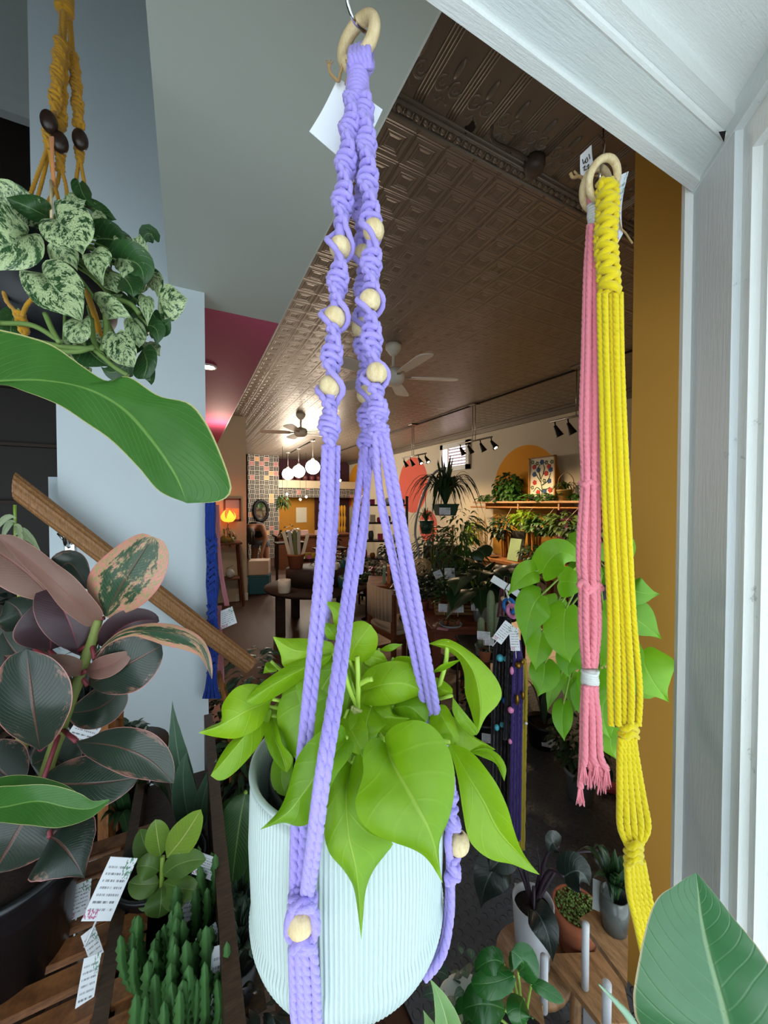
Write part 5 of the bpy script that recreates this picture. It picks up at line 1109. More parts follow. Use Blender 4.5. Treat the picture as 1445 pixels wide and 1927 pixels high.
for i in range(5):
    f = i-2; zz = .58-(.006 if i % 2 else 0); mb = MB()
    rope(mb, [W(1117+f*4,424,zz), W(1114+f*5.5,520,zz), W(1113+f*7,660,zz), W(1111+f*8,800,zz-.004), W(1111+f*6.5,900,zz-.008), W(1108+f*8.5,1000,zz-.012), W(1107+f*8.5,1060,zz-.014), W(1109+f*7.5,1106,zz-.016), W(1110+f*8,1180,zz-.02), W(1110+f*4.5,1256,zz-.024)], .0042, .0017, 12, .028)
    mb.build('cord', rose, t0)
mb = MB(); rope(mb, [W(1092,908,.575), W(1100,912,.565), W(1112,905,.565)], .004); rope(mb, [W(1112,905,.565), W(1122,912,.566), W(1129,898,.572)], .004); mb.build('square_knot', rose, t0); mb = MB()
for s in (-1,1): rope(mb, [W(1094,1100+s*3,.566), W(1108,1110-s*4,.557), W(1124,1102+s*3,.56), W(1132,1108,.568)], .004); 
rope(mb, [W(1094,1106,.565), W(1090,1100,.56), W(1098,1094,.556), W(1106,1104,.553)], .004); mb.build('square_knot', rose, t0)
rr = random.Random(2)
for i, (x, y) in enumerate([(1092,1512),(1098,1470),(1112,1478),(1122,1470),(1132,1488),(1142,1478),(1126,1440)]):
    mb = MB(); x0 = 1099+i*3.6; d_ = .552-(.006 if i % 2 else 0); pt = [(x0,1290,d_), (x0+(x-x0)*.35,1350,d_), (x0+(x-x0)*.5,1420,d_-.003), (x,y-30,d_-.004)]; rope(mb, [W(*p) for p in pt], .0042, .0017, 12, .028)
    for k in range(16): dx = rr.uniform(-9,9); tube(mb, smooth_pts([W(x+dx*.2,y-36,d_-.004), W(x+dx*.6,y-14,d_-.004+rr.uniform(-.004,.004)), W(x+dx,y+rr.uniform(-3,9),d_-.004+rr.uniform(-.006,.006))], 5), [.0013,.0012,.001,.0008,.0004], 5)
    mb.build('tassel_strand', rose, t0)
mb = MB(); sheet(mb, W(1092,292,.60), W(1113,272,.60), W(1119,318,.60), W(1094,338,.60), .0006, .002); mb.build('paper_tag', plain('white tag card','eef2f6',.6,var=.02), t0)
mb = MB()
for pts in ([(1096,300),(1098,308),(1101,303)],[(1102,299),(1102,306),(1106,303),(1104,296)],[(1108,290),(1110,299)],[(1097,316),(1101,312),(1099,320),(1104,318)],[(1104,314),(1108,309),(1106,318),(1111,312)]): tube(mb, smooth_pts([W(x,y,.5985) for x, y in pts], 10), .0006, 5)
mb.build('handwriting', blackm, t0); mb = MB(); rope(mb, [W(1100,338,.60), W(1090,332,.60), W(1078,334,.598), W(1073,326,.598)], .0022); rope(mb, [W(1080,322,.60), W(1092,334,.60), W(1110,332,.596), W(1126,330,.596)], .0016); mb.build('jute_tie', jute, t0)

# mustard hanger with dark beads, top left
musty = fibre('mustard cotton', 'bb8a26'); D5 = .70
t0 = thing('macrame_hanger', 'mustard macrame hanger with dark oval beads, carrying the variegated trailing plant', 'plant hanger', tuple(W(118,-60,D5)))
mb = MB(); wrap(mb, W(121,-25,D5), W(121,22,D5), .0115, .003, 12); tube(mb, [W(121,-60,D5), W(121,24,D5)], .0105, 12); mb.build('gathering_knot', musty, t0)
for P_ in ([W(114,80,D5-.02), W(108,130,D5-.02), W(102,212,D5-.02)], [W(120,82,D5), W(116,150,D5), W(114,245,D5)], [W(136,102,D5+.02), W(143,160,D5+.02), W(148,240,D5+.02)]):
    mb = MB(); sinnet(mb, P_, .0033, .0072, .008, .75, 0); mb.build('sinnet', musty, t0)
mb = MB(); sinnet(mb, [W(113,285,D5), W(113,322,D5)], .003, .006, .008, .7); sinnet(mb, [W(90,250,D5-.02), W(90,280,D5-.02)], .003, .006, .008, .7); sinnet(mb, [W(149,282,D5+.02), W(150,308,D5+.02)], .003, .0055, .008, .7); mb.build('sinnet', musty, t0)
dbd = plain('dark walnut bead','2a1c16',.35)
for (x, y, dd) in ((92,229,-.028), (113,268,-.012), (151,263,.01)): mb = MB(); ball(mb, W(x,y,D5+dd), .0185, 20, (.68,.68,1), None); mb.build('bead', dbd, t0)
def cs(lst, mat, rr_=.003):
    for pts in lst: mb = MB(); rope(mb, [W(*p) for p in pts], rr_, .0022, 9, .02); mb.build('cord', mat, t0)
cs([[(115,20,.70),(112,85,.68)],[(119,20,.69),(117,85,.69)],[(124,20,.70),(121,88,.70)],[(128,20,.71),(134,104,.72)],[(132,22,.715),(138,104,.725)],
    [(88,282,.68),(74,320,.67),(58,364,.66)],[(92,282,.68),(82,330,.69),(70,375,.72)],[(94,282,.67),(100,330,.69),(112,385,.72)],[(113,320,.70),(106,350,.72),(88,385,.75)],[(116,320,.70),(124,350,.70),(128,385,.70)],
    [(148,306,.72),(144,335,.72),(142,370,.72)],[(152,306,.72),(156,330,.72),(160,352,.72)],
    [(6,505,.62),(10,560,.61),(32,590,.60),(40,610,.60)],[(66,556,.60),(50,575,.60),(42,595,.595)],[(42,610,.60),(50,640,.615),(62,665,.65)],[(160,545,.63),(178,600,.62),(188,640,.64)],[(164,545,.635),(182,600,.625),(193,645,.645)],[(36,592,.60),(46,610,.60),(44,640,.615)]], musty)
mb = MB(); sinnet(mb, [W(36,590,.60), W(43,612,.60), W(46,628,.605)], .003, .005, .007, .2); mb.build('square_knot', musty, t0)
mb = MB(); tube(mb, [W(96,340,.64), W(97,410,.62)], .0022, 8); tag(mb.build('plant_stake', plain('pale bamboo stick','d8c49a',.6)), 'thin pale wooden stick standing in the variegated trailing plant', 'stick')
mb = MB()
for k in range(4): rope(mb, [W(94+k*2,258,.655), W(97+k,300,.645), W(99+k*1.5,350,.645)], .0013)
tag(mb.build('thread_bundle', fibre('orange thread','d08a52')), 'orange thread bundle hanging beside the pale stick', 'thread')

# navy hanger, pink cord and tag by the end of the blue wall
D6 = 1.62; t0 = thing('macrame_hanger', 'navy blue macrame hanger hanging at the edge of the pale blue wall', 'plant hanger', tuple(W(397,925,D6)))
rr = random.Random(3)
for i in range(8):
    f = (i-3.5)/3.5; mb = MB(); zz = D6+.012*(i%2); rope(mb, [W(396+f*7,900,zz), W(396+f*7.5,1000,zz), W(399+f*8,1060,zz), W(400+f*10,1100,zz), W(400+f*6,1150,zz), W(402+f*10,1215,zz), W(400+f*6,1245,zz), W(398+f*9,1290,zz), W(398+f*15,1314,zz)], .0055, .006, 9, .03); mb.build('cord', navy, t0)
for y in (1027, 1068, 1095, 1150, 1248): mb = MB(); knotball(mb, 399, y, D6-.01, .005, 9, 2); mb.build('square_knot', navy, t0)
rosed = fibre('dusty pink cotton','c7808a'); t0 = thing('macrame_hanger', 'dusty pink cord hanger behind the navy one with a folded tag', 'plant hanger', tuple(W(409,960,1.75)))
for i in range(4): mb = MB(); rope(mb, [W(406+i*1.5,950,1.75), W(410+i,1020,1.75), W(414+i*1.6,1080,1.75), W(424+i*2,1140,1.75)], .004, .008, 7); mb.build('cord', rosed, t0)
for i in range(4): mb = MB(); rope(mb, [W(410+i*1.8,1140,1.75), W(412+i*2,1220,1.75), W(409+i*4,1285,1.75)], .004, .008, 7); mb.build('cord', rosed, t0)
mb = MB(); a,b,c_,d_ = W(415,1150,1.68), W(437,1141,1.70), W(446,1172,1.70), W(415,1185,1.68); sheet(mb, a, b, c_, d_, .0008, .003); mb.build('paper_tag', tagw, t0)
mb = MB(); tube(mb, smooth_pts([onZ(388,930,1.66)*0+W(394,890,1.60), W(396,905,1.61), W(398,900,1.62)], 10), .003, 6); bx(mb, -.02+W(394,890,1.6).x, W(394,890,1.6).x+.02, 1.80, 1.83, W(394,890,1.6).z-.01, W(394,890,1.6).z+.01); tag(mb.build('wall_hook', chrome), 'small hook on the blue wall holding the navy hanger', 'hook')

# handrail on brackets
rail = wood('grooved oak handrail','a8794a','7d5430',(60,60,6),.45,bump=.3)
a = W(22,912,1.62); b = W(474,1254,1.62); a = onY(28,914,1.74); b = onY(472,1254,1.74); dirr = (b-a).normalized(); u = V((0,-1,0)); v = dirr.cross(u).normalized(); Rm = Matrix((dirr, u, v)).transposed(); L = (b-a).length
t0 = thing('handrail', 'grooved oak handrail sloping down across the pale blue wall', 'handrail', tuple((a+b)/2)); mb = MB(); n = 14; prof = []
for k in range(28):
    t_ = 2*PI*k/28; q = 1+.035*math.cos(k*PI); prof.append((math.cos(t_)*.026*q, math.sin(t_)*.034*q))
m = len(prof); vs = [a+dirr*(L*s)+u*p[0]+v*p[1]+(dirr*(.03*p[1]/.034) if s == 0 else dirr*0) for s in (0,1) for p in prof]; mb.add(vs, [(k,(k+1)%m,m+(k+1)%m,m+k) for k in range(m)]+[tuple(range(m)), tuple(range(2*m-1,m-1,-1))], flat=True); mb.build('rail', rail, t0, smooth=False)
for (x, y) in ((132,1030),(388,1215)):
    c = onY(x, y, 1.82); mb = MB(); box(mb, c+V((0,-.004,0)), (.034,.008,.085), None, .003); ball(mb, c+V((0,-.008,.028)), .012, 10, (1,.6,1)); ball(mb, c+V((0,-.009,-.03)), .006, 8)
    tube(mb, smooth_pts([c+V((0,-.008,.02)), c+V((0,-.05,.015)), c+V((0,-.075,.055))], 10), .008, 8); tube(mb, smooth_pts([c+V((-.002,-.01,.0)), c+V((-.01,-.03,.03)), c+V((-.03,-.02,.055))], 8), .005, 8); mb.build('bracket', chrome, t0)
mb = MB(); tube(mb, smooth_pts([W(52,900,2.2), W(60,903,2.2), W(80,918,2.2), W(86,935,2.15), W(80,940,2.9)], 16), .007, 8); tag(mb.build('metal_rod', chrome), 'short bright metal rod in the dark stairwell beside the handrail top', 'rod')
# ------------------------------------------------------------------ white ribbed pot with the lime philodendron
LIME = leafmat('lime philodendron leaf', 'a0c81c', '6c9a10', 'c4dc68', .34, nv=6, rough=.36, veinw=.22)
ribw = plain('satin white glaze', 'b4c4c2', .38, var=.02, scale=4)
pc = W(655, 1300, .42); z1 = EYE-.272; PR = .104; pc.z = 0
t0 = thing('philodendron', 'lime green philodendron in the white ribbed pot held by the lilac hanger', 'plant', (pc.x,pc.y,z1-.2))
H = .205; prof = []
for i in range(9): a = PI/2*i/8; prof.append((PR-.05+.05*math.sin(a), z1-H+.05-.05*math.cos(a)))
prof = [(.001, z1-H)]+prof
for i in range(1, 12): prof.append((PR-.0005*abs(i-6), z1-H+.05+(H-.05)*i/11-.003))
def rib(t, z): 
    f = min(1, max(0, (z-(z1-H+.004))/.03))*min(1, max(0, (z1-.004-z)/.006)); return 1+.018*f*(abs(math.sin(t*74))**.8-.75)
mb = MB(); lathe(mb, prof+[(PR-.0005, z1-.004),(PR-.001,z1-.001),(PR-.003,z1),(PR-.006,z1-.001),(PR-.008,z1-.006),(PR-.011,z1-.06)], (pc.x,pc.y,0), 1184, rib, cap=False); mb.build('pot', ribw, t0)
mb = MB(); lathe(mb, [(PR-.024,z1-.012),(PR-.020,z1-.010),(PR-.020,z1-.016),(PR-.022,z1-.06)], (pc.x,pc.y,0), 48, cap=False); mb.build('inner_pot', blackp, t0)
mb = MB(); lathe(mb, [(.001,z1-.028),(PR-.022,z1-.03)], (pc.x,pc.y,0), 40); mb.build('soil', soil, t0)
f1 = lambda x, y: (339+x/1.921, 1054+y/1.921)
OL = [
 ([(740,660,.345),(775,750,.315),(850,880,.292),(910,1000,.284),(950,1170,.284)],[(740,660),(715,640),(680,655),(660,700),(662,770),(645,830),(632,880),(650,940),(700,990),(770,1020),(850,1050),(900,1090),(950,1170)],[(740,660),(742,630),(780,595),(850,578),(910,600),(960,660),(990,750),(990,850),(970,940),(940,1010),(935,1060),(940,1120),(950,1170)],.012,.014),
 ([(620,740,.36),(600,850,.325),(610,1000,.306),(640,1150,.300),(655,1375,.296)],[(620,740),(580,712),(545,760),(525,860),(520,980),(540,1060),(590,1120),(625,1180),(640,1260),(655,1375)],[(620,740),(640,700),(662,720),(680,850),(710,960),(768,1020),(745,1060),(700,1120),(672,1190),(662,1280),(655,1375)],.008,.010),
 ([(600,650,.345),(520,740,.306),(440,850,.296),(380,920,.292),(288,975,.290)],[(600,650),(590,600),(540,600),(470,650),(420,720),(395,810),(370,880),(340,925),(288,975)],[(600,650),(628,660),(615,710),(570,770),(530,850),(500,910),(460,955),(420,962),(370,950),(288,975)],.01,.012),
 ([(975,665,.365),(1040,780,.345),(1100,880,.335),(1160,990,.330),(1300,1138,.325)],[(975,665),(965,680),(985,720),(1005,800),(1020,900),(1040,1000),(1075,1050),(1130,1085),(1200,1100),(1260,1125),(1300,1138)],[(975,665),(1010,672),(1060,700),(1110,760),(1150,820),(1185,900),(1205,970),(1230,1040),(1260,1090),(1300,1138)],.006,-.012),
 ([(895,302,.40),(985,318,.392),(1060,400,.385),(1085,520,.38),(1078,625,.378)],[(895,302),(968,286),(1060,340),(1130,410),(1162,475),(1148,522),(1105,568),(1078,625)],[(895,302),(950,320),(1000,352),(1025,405),(1030,480),(1050,545),(1065,600),(1078,625)],.012,.02),
 ([(655,475,.405),(740,450,.385),(820,450,.385),(915,498,.41)],[(655,475),(655,430),(690,388),(760,365),(820,372),(858,402),(872,445),(915,498)],[(655,475),(642,500),(665,522),(720,527),(790,516),(850,496),(890,493),(915,498)],.015,.008),
 ([(650,610,.40),(720,570,.39),(830,572,.39)],[(650,610),(655,560),(700,528),(755,522),(770,555),(830,572)],[(650,610),(690,645),(730,630),(790,598),(830,572)],.01,.01),
 ([(590,360,.42),(510,470,.39),(420,720,.375)],[(590,360),(520,350),(440,400),(380,470),(350,550),(362,640),(385,690),(420,720)],[(590,360),(620,430),(605,520),(570,600),(510,660),(450,700),(420,720)],.01,.01),
 ([(560,325,.41),(460,330,.392),(400,320,.39),(335,277,.39)],[(560,325),(540,295),(450,283),(390,283),(335,277)],[(560,325),(530,365),(440,400),(375,385),(362,340),(335,277)],.01,.0),
 ([(550,340,.40),(430,400,.378),(320,460,.37),(225,525,.368)],[(550,340),(470,350),(390,380),(300,440),(250,490),(225,525)],[(550,340),(530,372),(450,425),(370,480),(290,520),(225,525)],.008,.012),
 ([(330,508,.39),(240,545,.365),(150,595,.358),(65,625,.355)],[(330,508),(300,458),(240,448),(190,470),(150,530),(152,578),(110,600),(65,625)],[(330,508),(300,585),(260,622),(200,645),(130,640),(65,625)],.012,.01),
 ([(315,535,.395),(245,620,.375),(180,700,.368),(110,780,.365)],[(315,535),(285,590),(200,640),(150,700),(110,780)],[(315,535),(330,550),(295,650),(240,725),(180,782),(140,797),(110,780)],.008,.008),
 ([(330,568,.40),(340,640,.38),(365,700,.375),(385,768,.372)],[(330,568),(300,585),(305,640),(325,700),(360,750),(385,768)],[(330,568),(355,610),(370,665),(405,710),(400,745),(385,768)],-.01,-.006),
 ([(610,360,.41),(640,300,.40),(690,235,.40)],[(610,360),(565,330),(580,270),(620,228),(660,220),(690,235)],[(610,360),(660,368),(705,330),(714,275),(690,235)],.01,.01),
 ([(590,262,.43),(578,200,.42),(525,150,.42)],[(590,262),(558,235),(548,190),(525,150)],[(590,262),(622,240),(618,190),(575,155),(525,150)],.0,.01),
 ([(575,290,.42),(545,260,.41),(520,225,.41)],[(575,290),(535,285),(520,255),(520,225)],[(575,290),(585,268),(560,235),(520,225)],.0,.01),
 ([(770,535,.40),(830,530,.39),(892,585,.388)],[(770,535),(790,505),(850,498),(892,520),(898,560),(892,585)],[(770,535),(790,570),(840,585),(892,585)],.01,.01),
 ([(922,522,.40),(960,590,.378),(1003,665,.372)],[(922,522),(900,560),(905,620),(940,655),(975,670),(1003,665)],[(922,522),(962,528),(992,585),(1008,640),(1003,665)],.01,.01),
 ([(915,455,.41),(950,470,.40),(985,480,.40)],[(915,455),(918,500),(960,502),(985,480)],[(915,455),(922,425),(955,438),(982,462),(985,480)],.01,.01),
 ([(985,495,.39),(1020,560,.38),(1072,632,.378)],[(985,495),(985,550),(1015,602),(1050,632),(1072,632)],[(985,495),(1010,528),(1060,590),(1078,618),(1072,632)],.0,.0),
 ([(960,545,.40),(1040,630,.385),(1140,685,.385)],[(960,545),(965,610),(1000,680),(1070,695),(1140,685)],[(960,545),(1010,585),(1060,635),(1110,665),(1140,685)],.006,.004),
 ([(1040,692,.39),(1120,705,.382),(1172,800,.378)],[(1040,692),(1090,712),(1135,732),(1160,765),(1172,800)],[(1040,692),(1100,680),(1150,702),(1178,750),(1172,800)],-.004,-.004),
 ([(600,570,.39),(630,640,.375),(645,715,.372)],[(600,570),(585,620),(600,680),(645,715)],[(600,570),(640,600),(662,655),(660,700),(645,715)],.01,.01),
 ([(650,340,.42),(700,350,.41),(750,365,.41)],[(650,340),(690,322),(730,335),(750,365)],[(650,340),(670,375),(715,385),(750,365)],.0,.0),
 ([(718,325,.42),(760,318,.41),(805,304,.41)],[(718,325),(760,303),(805,304)],[(718,325),(760,330),(805,304)],.0,.0),
 ([(770,360,.42),(840,370,.41),(905,360,.40)],[(770,360),(790,347),(850,350),(905,360)],[(770,360),(800,395),(860,400),(905,360)],.0,.0),
 ([(905,410,.40),(960,385,.392),(1020,358,.39)],[(905,410),(950,375),(1020,358)],[(905,410),(960,396),(1020,358)],-.004,-.004),
 ([(325,370,.41),(320,395,.40),(300,410,.40)],[(325,370),(310,372),(300,410)],[(325,370),(350,400),(300,410)],.0,.0),
]
HL = [
 ((648,1352,.385),(670,1390,.36),(684,1428,.355),56,dict(fold=.1)),
 ((700,1330,.40),(690,1370,.37),(705,1410,.37),70,dict(fold=.1,curl=.08)),
 ((536,1420,.40),(530,1470,.385),(545,1500,.38),40,dict(fold=.2)),
 ((620,1260,.42),(590,1290,.39),(570,1350,.38),80,dict(fold=.1,curl=.1)),
 ((760,1330,.42),(800,1380,.40),(820,1440,.39),80,dict(fold=.1,curl=.1)),
 ((600,1290,.44),(560,1270,.42),(530,1310,.42),70,dict(fold=.1)),((720,1290,.45),(700,1330,.43),(720,1380,.42),90,dict(fold=.1)),((680,1240,.46),(700,1260,.45),(750,1250,.45),70,dict(fold=.1)),((560,1330,.43),(540,1370,.41),(560,1420,.41),70,dict(fold=.1)),
]
mb = MB(); sm = MB(); sc = V((pc.x, pc.y, z1-.03)); rr = random.Random(6)
for i, (m_, l_, r_e, dl, dr) in enumerate(OL):
    B = oleaf(mb, m_, l_, r_e, dl, dr, sc=f1, seed=i, n=40, nu=9); s0 = sc+V((rr.uniform(-.03,.03), rr.uniform(-.03,.03), 0)); back = CF*.03; tube(sm, smooth_pts([s0, (B+s0)/2+back+V((0,0,.01)), B+CF*.003], 14), [.0024-.0006*j/13 for j in range(14)], 7)
for i, (b, m, tt, wp, k) in enumerate(HL):
    k = dict(k); k.setdefault('shape','heart'); k.setdefault('wave',.02); pleaf(mb, b, m, tt, wp, nu=9, nv=22, seed=i, **k)
    B = W(*b); s0 = sc+V((rr.uniform(-.03,.03), rr.uniform(-.03,.03), 0)); mid = (B+s0)/2+V((0,0,.02+.25*abs((B-s0).z))); tube(sm, smooth_pts([s0, mid, B], 14), [.0024-.0006*j/13 for j in range(14)], 7)
mb.build('foliage', LIME, t0)
for pts in ([(673,1340,.39),(674,1290,.37),(672,1235,.37)],[(672,1330,.385),(655,1290,.37),(646,1255,.37)],[(672,1290,.372),(690,1280,.365),(700,1278,.362)],[(842,1206,.40),(838,1250,.40),(820,1310,.41)]): tube(sm, smooth_pts([W(*p) for p in pts], 12), .0024, 8)
sm.build('stem', plain('lime stem', 'a6c84a', .45), t0)
mb = MB(); 
for k in range(5): tube(mb, smooth_pts([W(668,1342,.375), W(668+k*3-6,1334+k,.37), W(672+k*4-8,1330+k*2,.368)], 5), .0016, 5)
mb.build('sheath', plain('dry leaf sheath','9aa060',.8), t0)

# ------------------------------------------------------------------ variegated pothos top left
POTH = leafmat('marbled pothos leaf', '3a6136', '1f4424', 'a8c090', .15, var='9fbb7c', var2='c4cfa6', amount=.52, nv=8, rough=.34, veinw=.4, marble=True)
POTG = leafmat('green pothos leaf', '33592f', '22431f', '7f9c62', .15, var='9fae7c', amount=.40, nv=8, rough=.3, marble=True)
q = W(95, 560, .70); t0 = thing('marble_pothos', 'green and cream marbled pothos trailing from a black pot in the mustard hanger', 'plant', tuple(q))
mb = MB(); lathe(mb, [(.001,-.085),(.05,-.082),(.082,-.06),(.1,-.02),(.105,.03),(.10,.065),(.094,.066),(.097,.03)], q, 40, cap=False); mb.build('pot', plain('black charcoal glaze','16191f',.5), t0)
mb = MB(); lathe(mb, [(.001,.05),(.097,.05)], q, 30); mb.build('soil', soil, t0)
PL = [((28,425,.63),(10,375,.60),(-30,350,.60),90,0),
 ((108,490,.60),(126,480,.59),(146,510,.59),48,0),((182,450,.63),(215,452,.62),(246,470,.62),62,1),
 ((150,345,.66),(160,372,.65),(182,390,.65),30,1),((165,386,.66),(195,402,.64),(220,414,.64),30,1),((128,368,.65),(145,380,.64),(162,376,.64),24,0),((178,415,.64),(195,425,.63),(208,436,.62),40,0),
 ((205,520,.60),(215,535,.59),(220,552,.58),40,0),((222,490,.62),(262,500,.60),(268,545,.60),66,1),((245,480,.62),(262,462,.61),(262,440,.61),34,0),((228,480,.62),(238,505,.60),(232,530,.60),40,0),((232,520,.60),(246,540,.58),(250,560,.58),46,1),
 ((288,590,.62),(305,612,.61),(322,596,.60),48,1),((272,520,.64),(290,530,.63),(296,560,.62),40,0),((275,560,.60),(276,580,.59),(278,615,.59),26,0),
 ((190,575,.59),(215,580,.57),(250,600,.57),46,0),((250,605,.60),(258,635,.59),(262,655,.59),34,0),((278,612,.61),(295,622,.60),(296,650,.60),36,1),
 ((10,560,.66),(-8,590,.65),(-5,640,.65),50,1),((30,590,.62),(20,620,.61),(30,650,.61),40,1),((160,650,.62),(180,672,.61),(205,690,.61),60,1),((120,640,.63),(150,665,.62),(170,690,.62),46,0),((180,640,.63),(200,650,.62),(225,640,.62),36,0),
 ((60,400,.68),(40,395,.67),(10,410,.66),60,1),((150,430,.66),(170,420,.65),(200,440,.65),50,1),((200,480,.66),(230,460,.65),(250,500,.65),50,1),((214,560,.62),(235,575,.61),(262,580,.60),40,1),((240,680,.60),(215,700,.60),(190,690,.60),40,1)]
ma, mg, sm = MB(), MB(), MB(); rr = random.Random(8)
for i, (b, m, tt, wp, g) in enumerate(PL):
    pleaf(mg if g else ma, b, m, tt, wp, 'heart', fold=rr.uniform(.08,.25), curl=rr.uniform(.0,.15), roll=rr.uniform(-.25,.25), nu=7, nv=20, seed=i, wave=.008)
    B = W(*b); s0 = q+V((rr.uniform(-.05,.05), rr.uniform(-.05,.05), .05)); tube(sm, smooth_pts([s0, (s0+B)/2+V((0,0,.03)), B], 10), .0022, 6)
f2 = lambda x, y: (x/3.6125, 330+y/3.6125)
for (g, m_, l_, r_e) in [
 (0,[(290,665,.58),(360,750,.55),(460,870,.535),(560,990,.53)],[(290,665),(285,610),(320,573),(400,577),(480,620),(540,690),(573,760),(571,880),(560,990)],[(290,665),(200,650),(133,645),(140,720),(180,800),(250,880),(340,920),(440,950),(520,978),(560,990)]),
 (0,[(190,400,.60),(80,460,.57),(-160,560,.55)],[(190,400),(195,350),(120,270),(0,165),(-120,160),(-180,350),(-160,560)],[(190,400),(265,397),(300,460),(298,545),(250,605),(170,640),(50,645),(-80,640),(-160,560)]),
 (0,[(385,300,.585),(470,390,.565),(560,545,.56)],[(385,300),(368,235),(375,170),(470,170),(580,220),(640,330),(632,430),(590,490),(560,545)],[(385,300),(300,293),(262,330),(290,420),(380,480),(480,500),(540,520),(560,545)]),
 (0,[(560,985,.56),(545,1060,.55),(560,1140,.55)],[(560,985),(600,950),(617,1010),(610,1100),(560,1140)],[(560,985),(480,972),(430,1020),(438,1090),(470,1135),(560,1140)]),
 (1,[(340,290,.63),(200,220,.60),(40,150,.59)],[(340,290),(345,200),(260,138),(150,130),(40,150)],[(340,290),(280,322),(200,300),(100,230),(40,150)]),
 (0,[(790,1075,.58),(850,1180,.56),(910,1305,.56)],[(790,1075),(830,1048),(890,1100),(928,1180),(925,1260),(910,1305)],[(790,1075),(740,1060),(698,1110),(705,1190),(780,1270),(870,1300),(910,1305)]),
 (0,[(1075,850,.61),(1170,860,.60),(1275,840,.60)],[(1075,850),(1080,760),(1150,738),(1215,790),(1275,840)],[(1075,850),(1080,930),(1170,992),(1240,930),(1275,840)]),
 (1,[(970,1180,.59),(1000,1280,.58),(975,1385,.58)],[(970,1180),(1020,1148),(1065,1210),(1062,1300),(1020,1370),(975,1385)],[(970,1180),(930,1250),(905,1340),(930,1380),(975,1385)]),
 (0,[(610,530,.585),(660,610,.575),(700,755,.57)],[(610,530),(680,482),(752,525),(755,590),(715,650),(700,755)],[(610,530),(558,545),(595,640),(655,700),(700,755)])]:
    oleaf(mg if g else ma, m_, l_, r_e, .004, .008, sc=f2, n=28, nu=8, bulge=.08)
for i in range(36):   # smaller leaves filling behind
    x, y = rr.uniform(150,290), rr.uniform(440,700); 
    if x < 200 and 500 < y < 620: continue
    a = rr.uniform(0,2*PI); L_ = rr.uniform(26,40); d_ = rr.uniform(.62,.70); pleaf(mg if i % 2 else ma, (x,y,d_), (x+L_*.5*math.cos(a),y+L_*.5*math.sin(a),d_-.01), (x+L_*math.cos(a),y+L_*abs(math.sin(a)),d_), L_*.85, 'heart', fold=.2, roll=rr.uniform(-.6,.6), nu=4, nv=8)
ma.build('marbled_foliage', POTH, t0); mg.build('green_foliage', POTG, t0)
for pts in ([(0,608,.60),(60,612,.58),(110,640,.575)],[(85,590,.58),(98,620,.575),(112,645,.57)],[(60,640,.60),(120,652,.59),(180,656,.585)],[(75,655,.60),(140,662,.59),(178,652,.585)],[(180,660,.585),(215,690,.58),(240,706,.58)],[(213,560,.60),(245,572,.59),(262,590,.59)],[(172,600,.60),(176,640,.59),(192,668,.585)],[(198,590,.59),(200,625,.585),(192,660,.58)]): tube(sm, smooth_pts([W(*p) for p in pts], 12), .0038, 8)
sm.build('stem', plain('pothos stem','6f8a4a',.5), t0)

# big green leaf crossing on the left, and the one low left, both from plants beyond the left edge of the view
BIGL = leafmat('broad green leaf','4c8232','38682a','7fa856',.30,nv=22,rough=.33,veinw=.6,edge='b9b87c')
def wide(pts, name, label, cat, mat, sd=0, fold=.1, curl=.05):
    """leaf swept along a curved midrib; pts = (x, y, distance, left half px, right half px)"""
    P_ = [W(p[0],p[1],p[2]) for p in pts]; n = 50; Q = smooth_pts(P_, n); A = smooth_pts([V((p[3],p[4],p[2])) for p in pts], n); mb = MB(); vs = []; uv = []; nu = 9
    for j in range(n):
        d = (Q[min(j+1,n-1)]-Q[max(j-1,0)]).normalized(); nm = (V((0,0,EYE))-Q[j]).normalized(); s = d.cross(nm).normalized(); nm = s.cross(d)
        for i in range(-nu, nu+1):
            u = i/nu; w_ = max(.2, A[j].x if u < 0 else A[j].y)*A[j].z/FPX; vs.append(Q[j]+s*(u*w_)+nm*(fold*abs(u)-curl*u*u+.02*math.sin(j*.5+sd)*abs(u))*w_); uv.append((.5+u*.5, j/(n-1)))
    m = 2*nu+1; mb.add(vs, [(j*m+i,j*m+i+1,(j+1)*m+i+1,(j+1)*m+i) for j in range(n-1) for i in range(m-1)], uv); return mb
t0 = thing('banana_plant', 'big glossy green arching leaf entering from the left above the handrail', 'plant', tuple(W(-120,760,.40)))
mb = MB(); oleaf(mb, [(-60,725,.42),(0,718,.41),(80,716,.40),(160,730,.385),(230,768,.375),(290,835,.365),(330,895,.36),(352,947,.358)], [(-60,606),(0,620),(50,632),(100,650),(150,685),(190,712),(212,718),(225,709),(250,712),(300,745),(355,758),(385,790),(410,840),(432,900),(434,928),(410,944),(352,947)], [(-60,740),(0,724),(50,738),(110,762),(160,795),(210,830),(260,880),(300,925),(352,947)], -.02, .01, n=60, nu=12, bulge=-.05); mb.build('leaf', BIGL, t0)
mb = MB(); tube(mb, smooth_pts([W(-60,725,.42), W(-260,800,.46), W(-330,1400,.55)], 16), .006, 8); mb.build('stalk', plain('green stalk','5c8a3a',.5), t0)
t0 = thing('peace_lily', 'bright green pointed leaf lying across the rubber plant at the left edge', 'plant', tuple(W(-60,1520,.42)))
mb = wide([(-80,1525,.42,20,16),(0,1520,.41,34,20),(70,1508,.40,26,34),(130,1520,.40,24,30),(170,1522,.40,14,16),(206,1506,.40,2,2)],'','','',BIGL,1,.3,.0); mb.build('leaf', BIGL, t0)
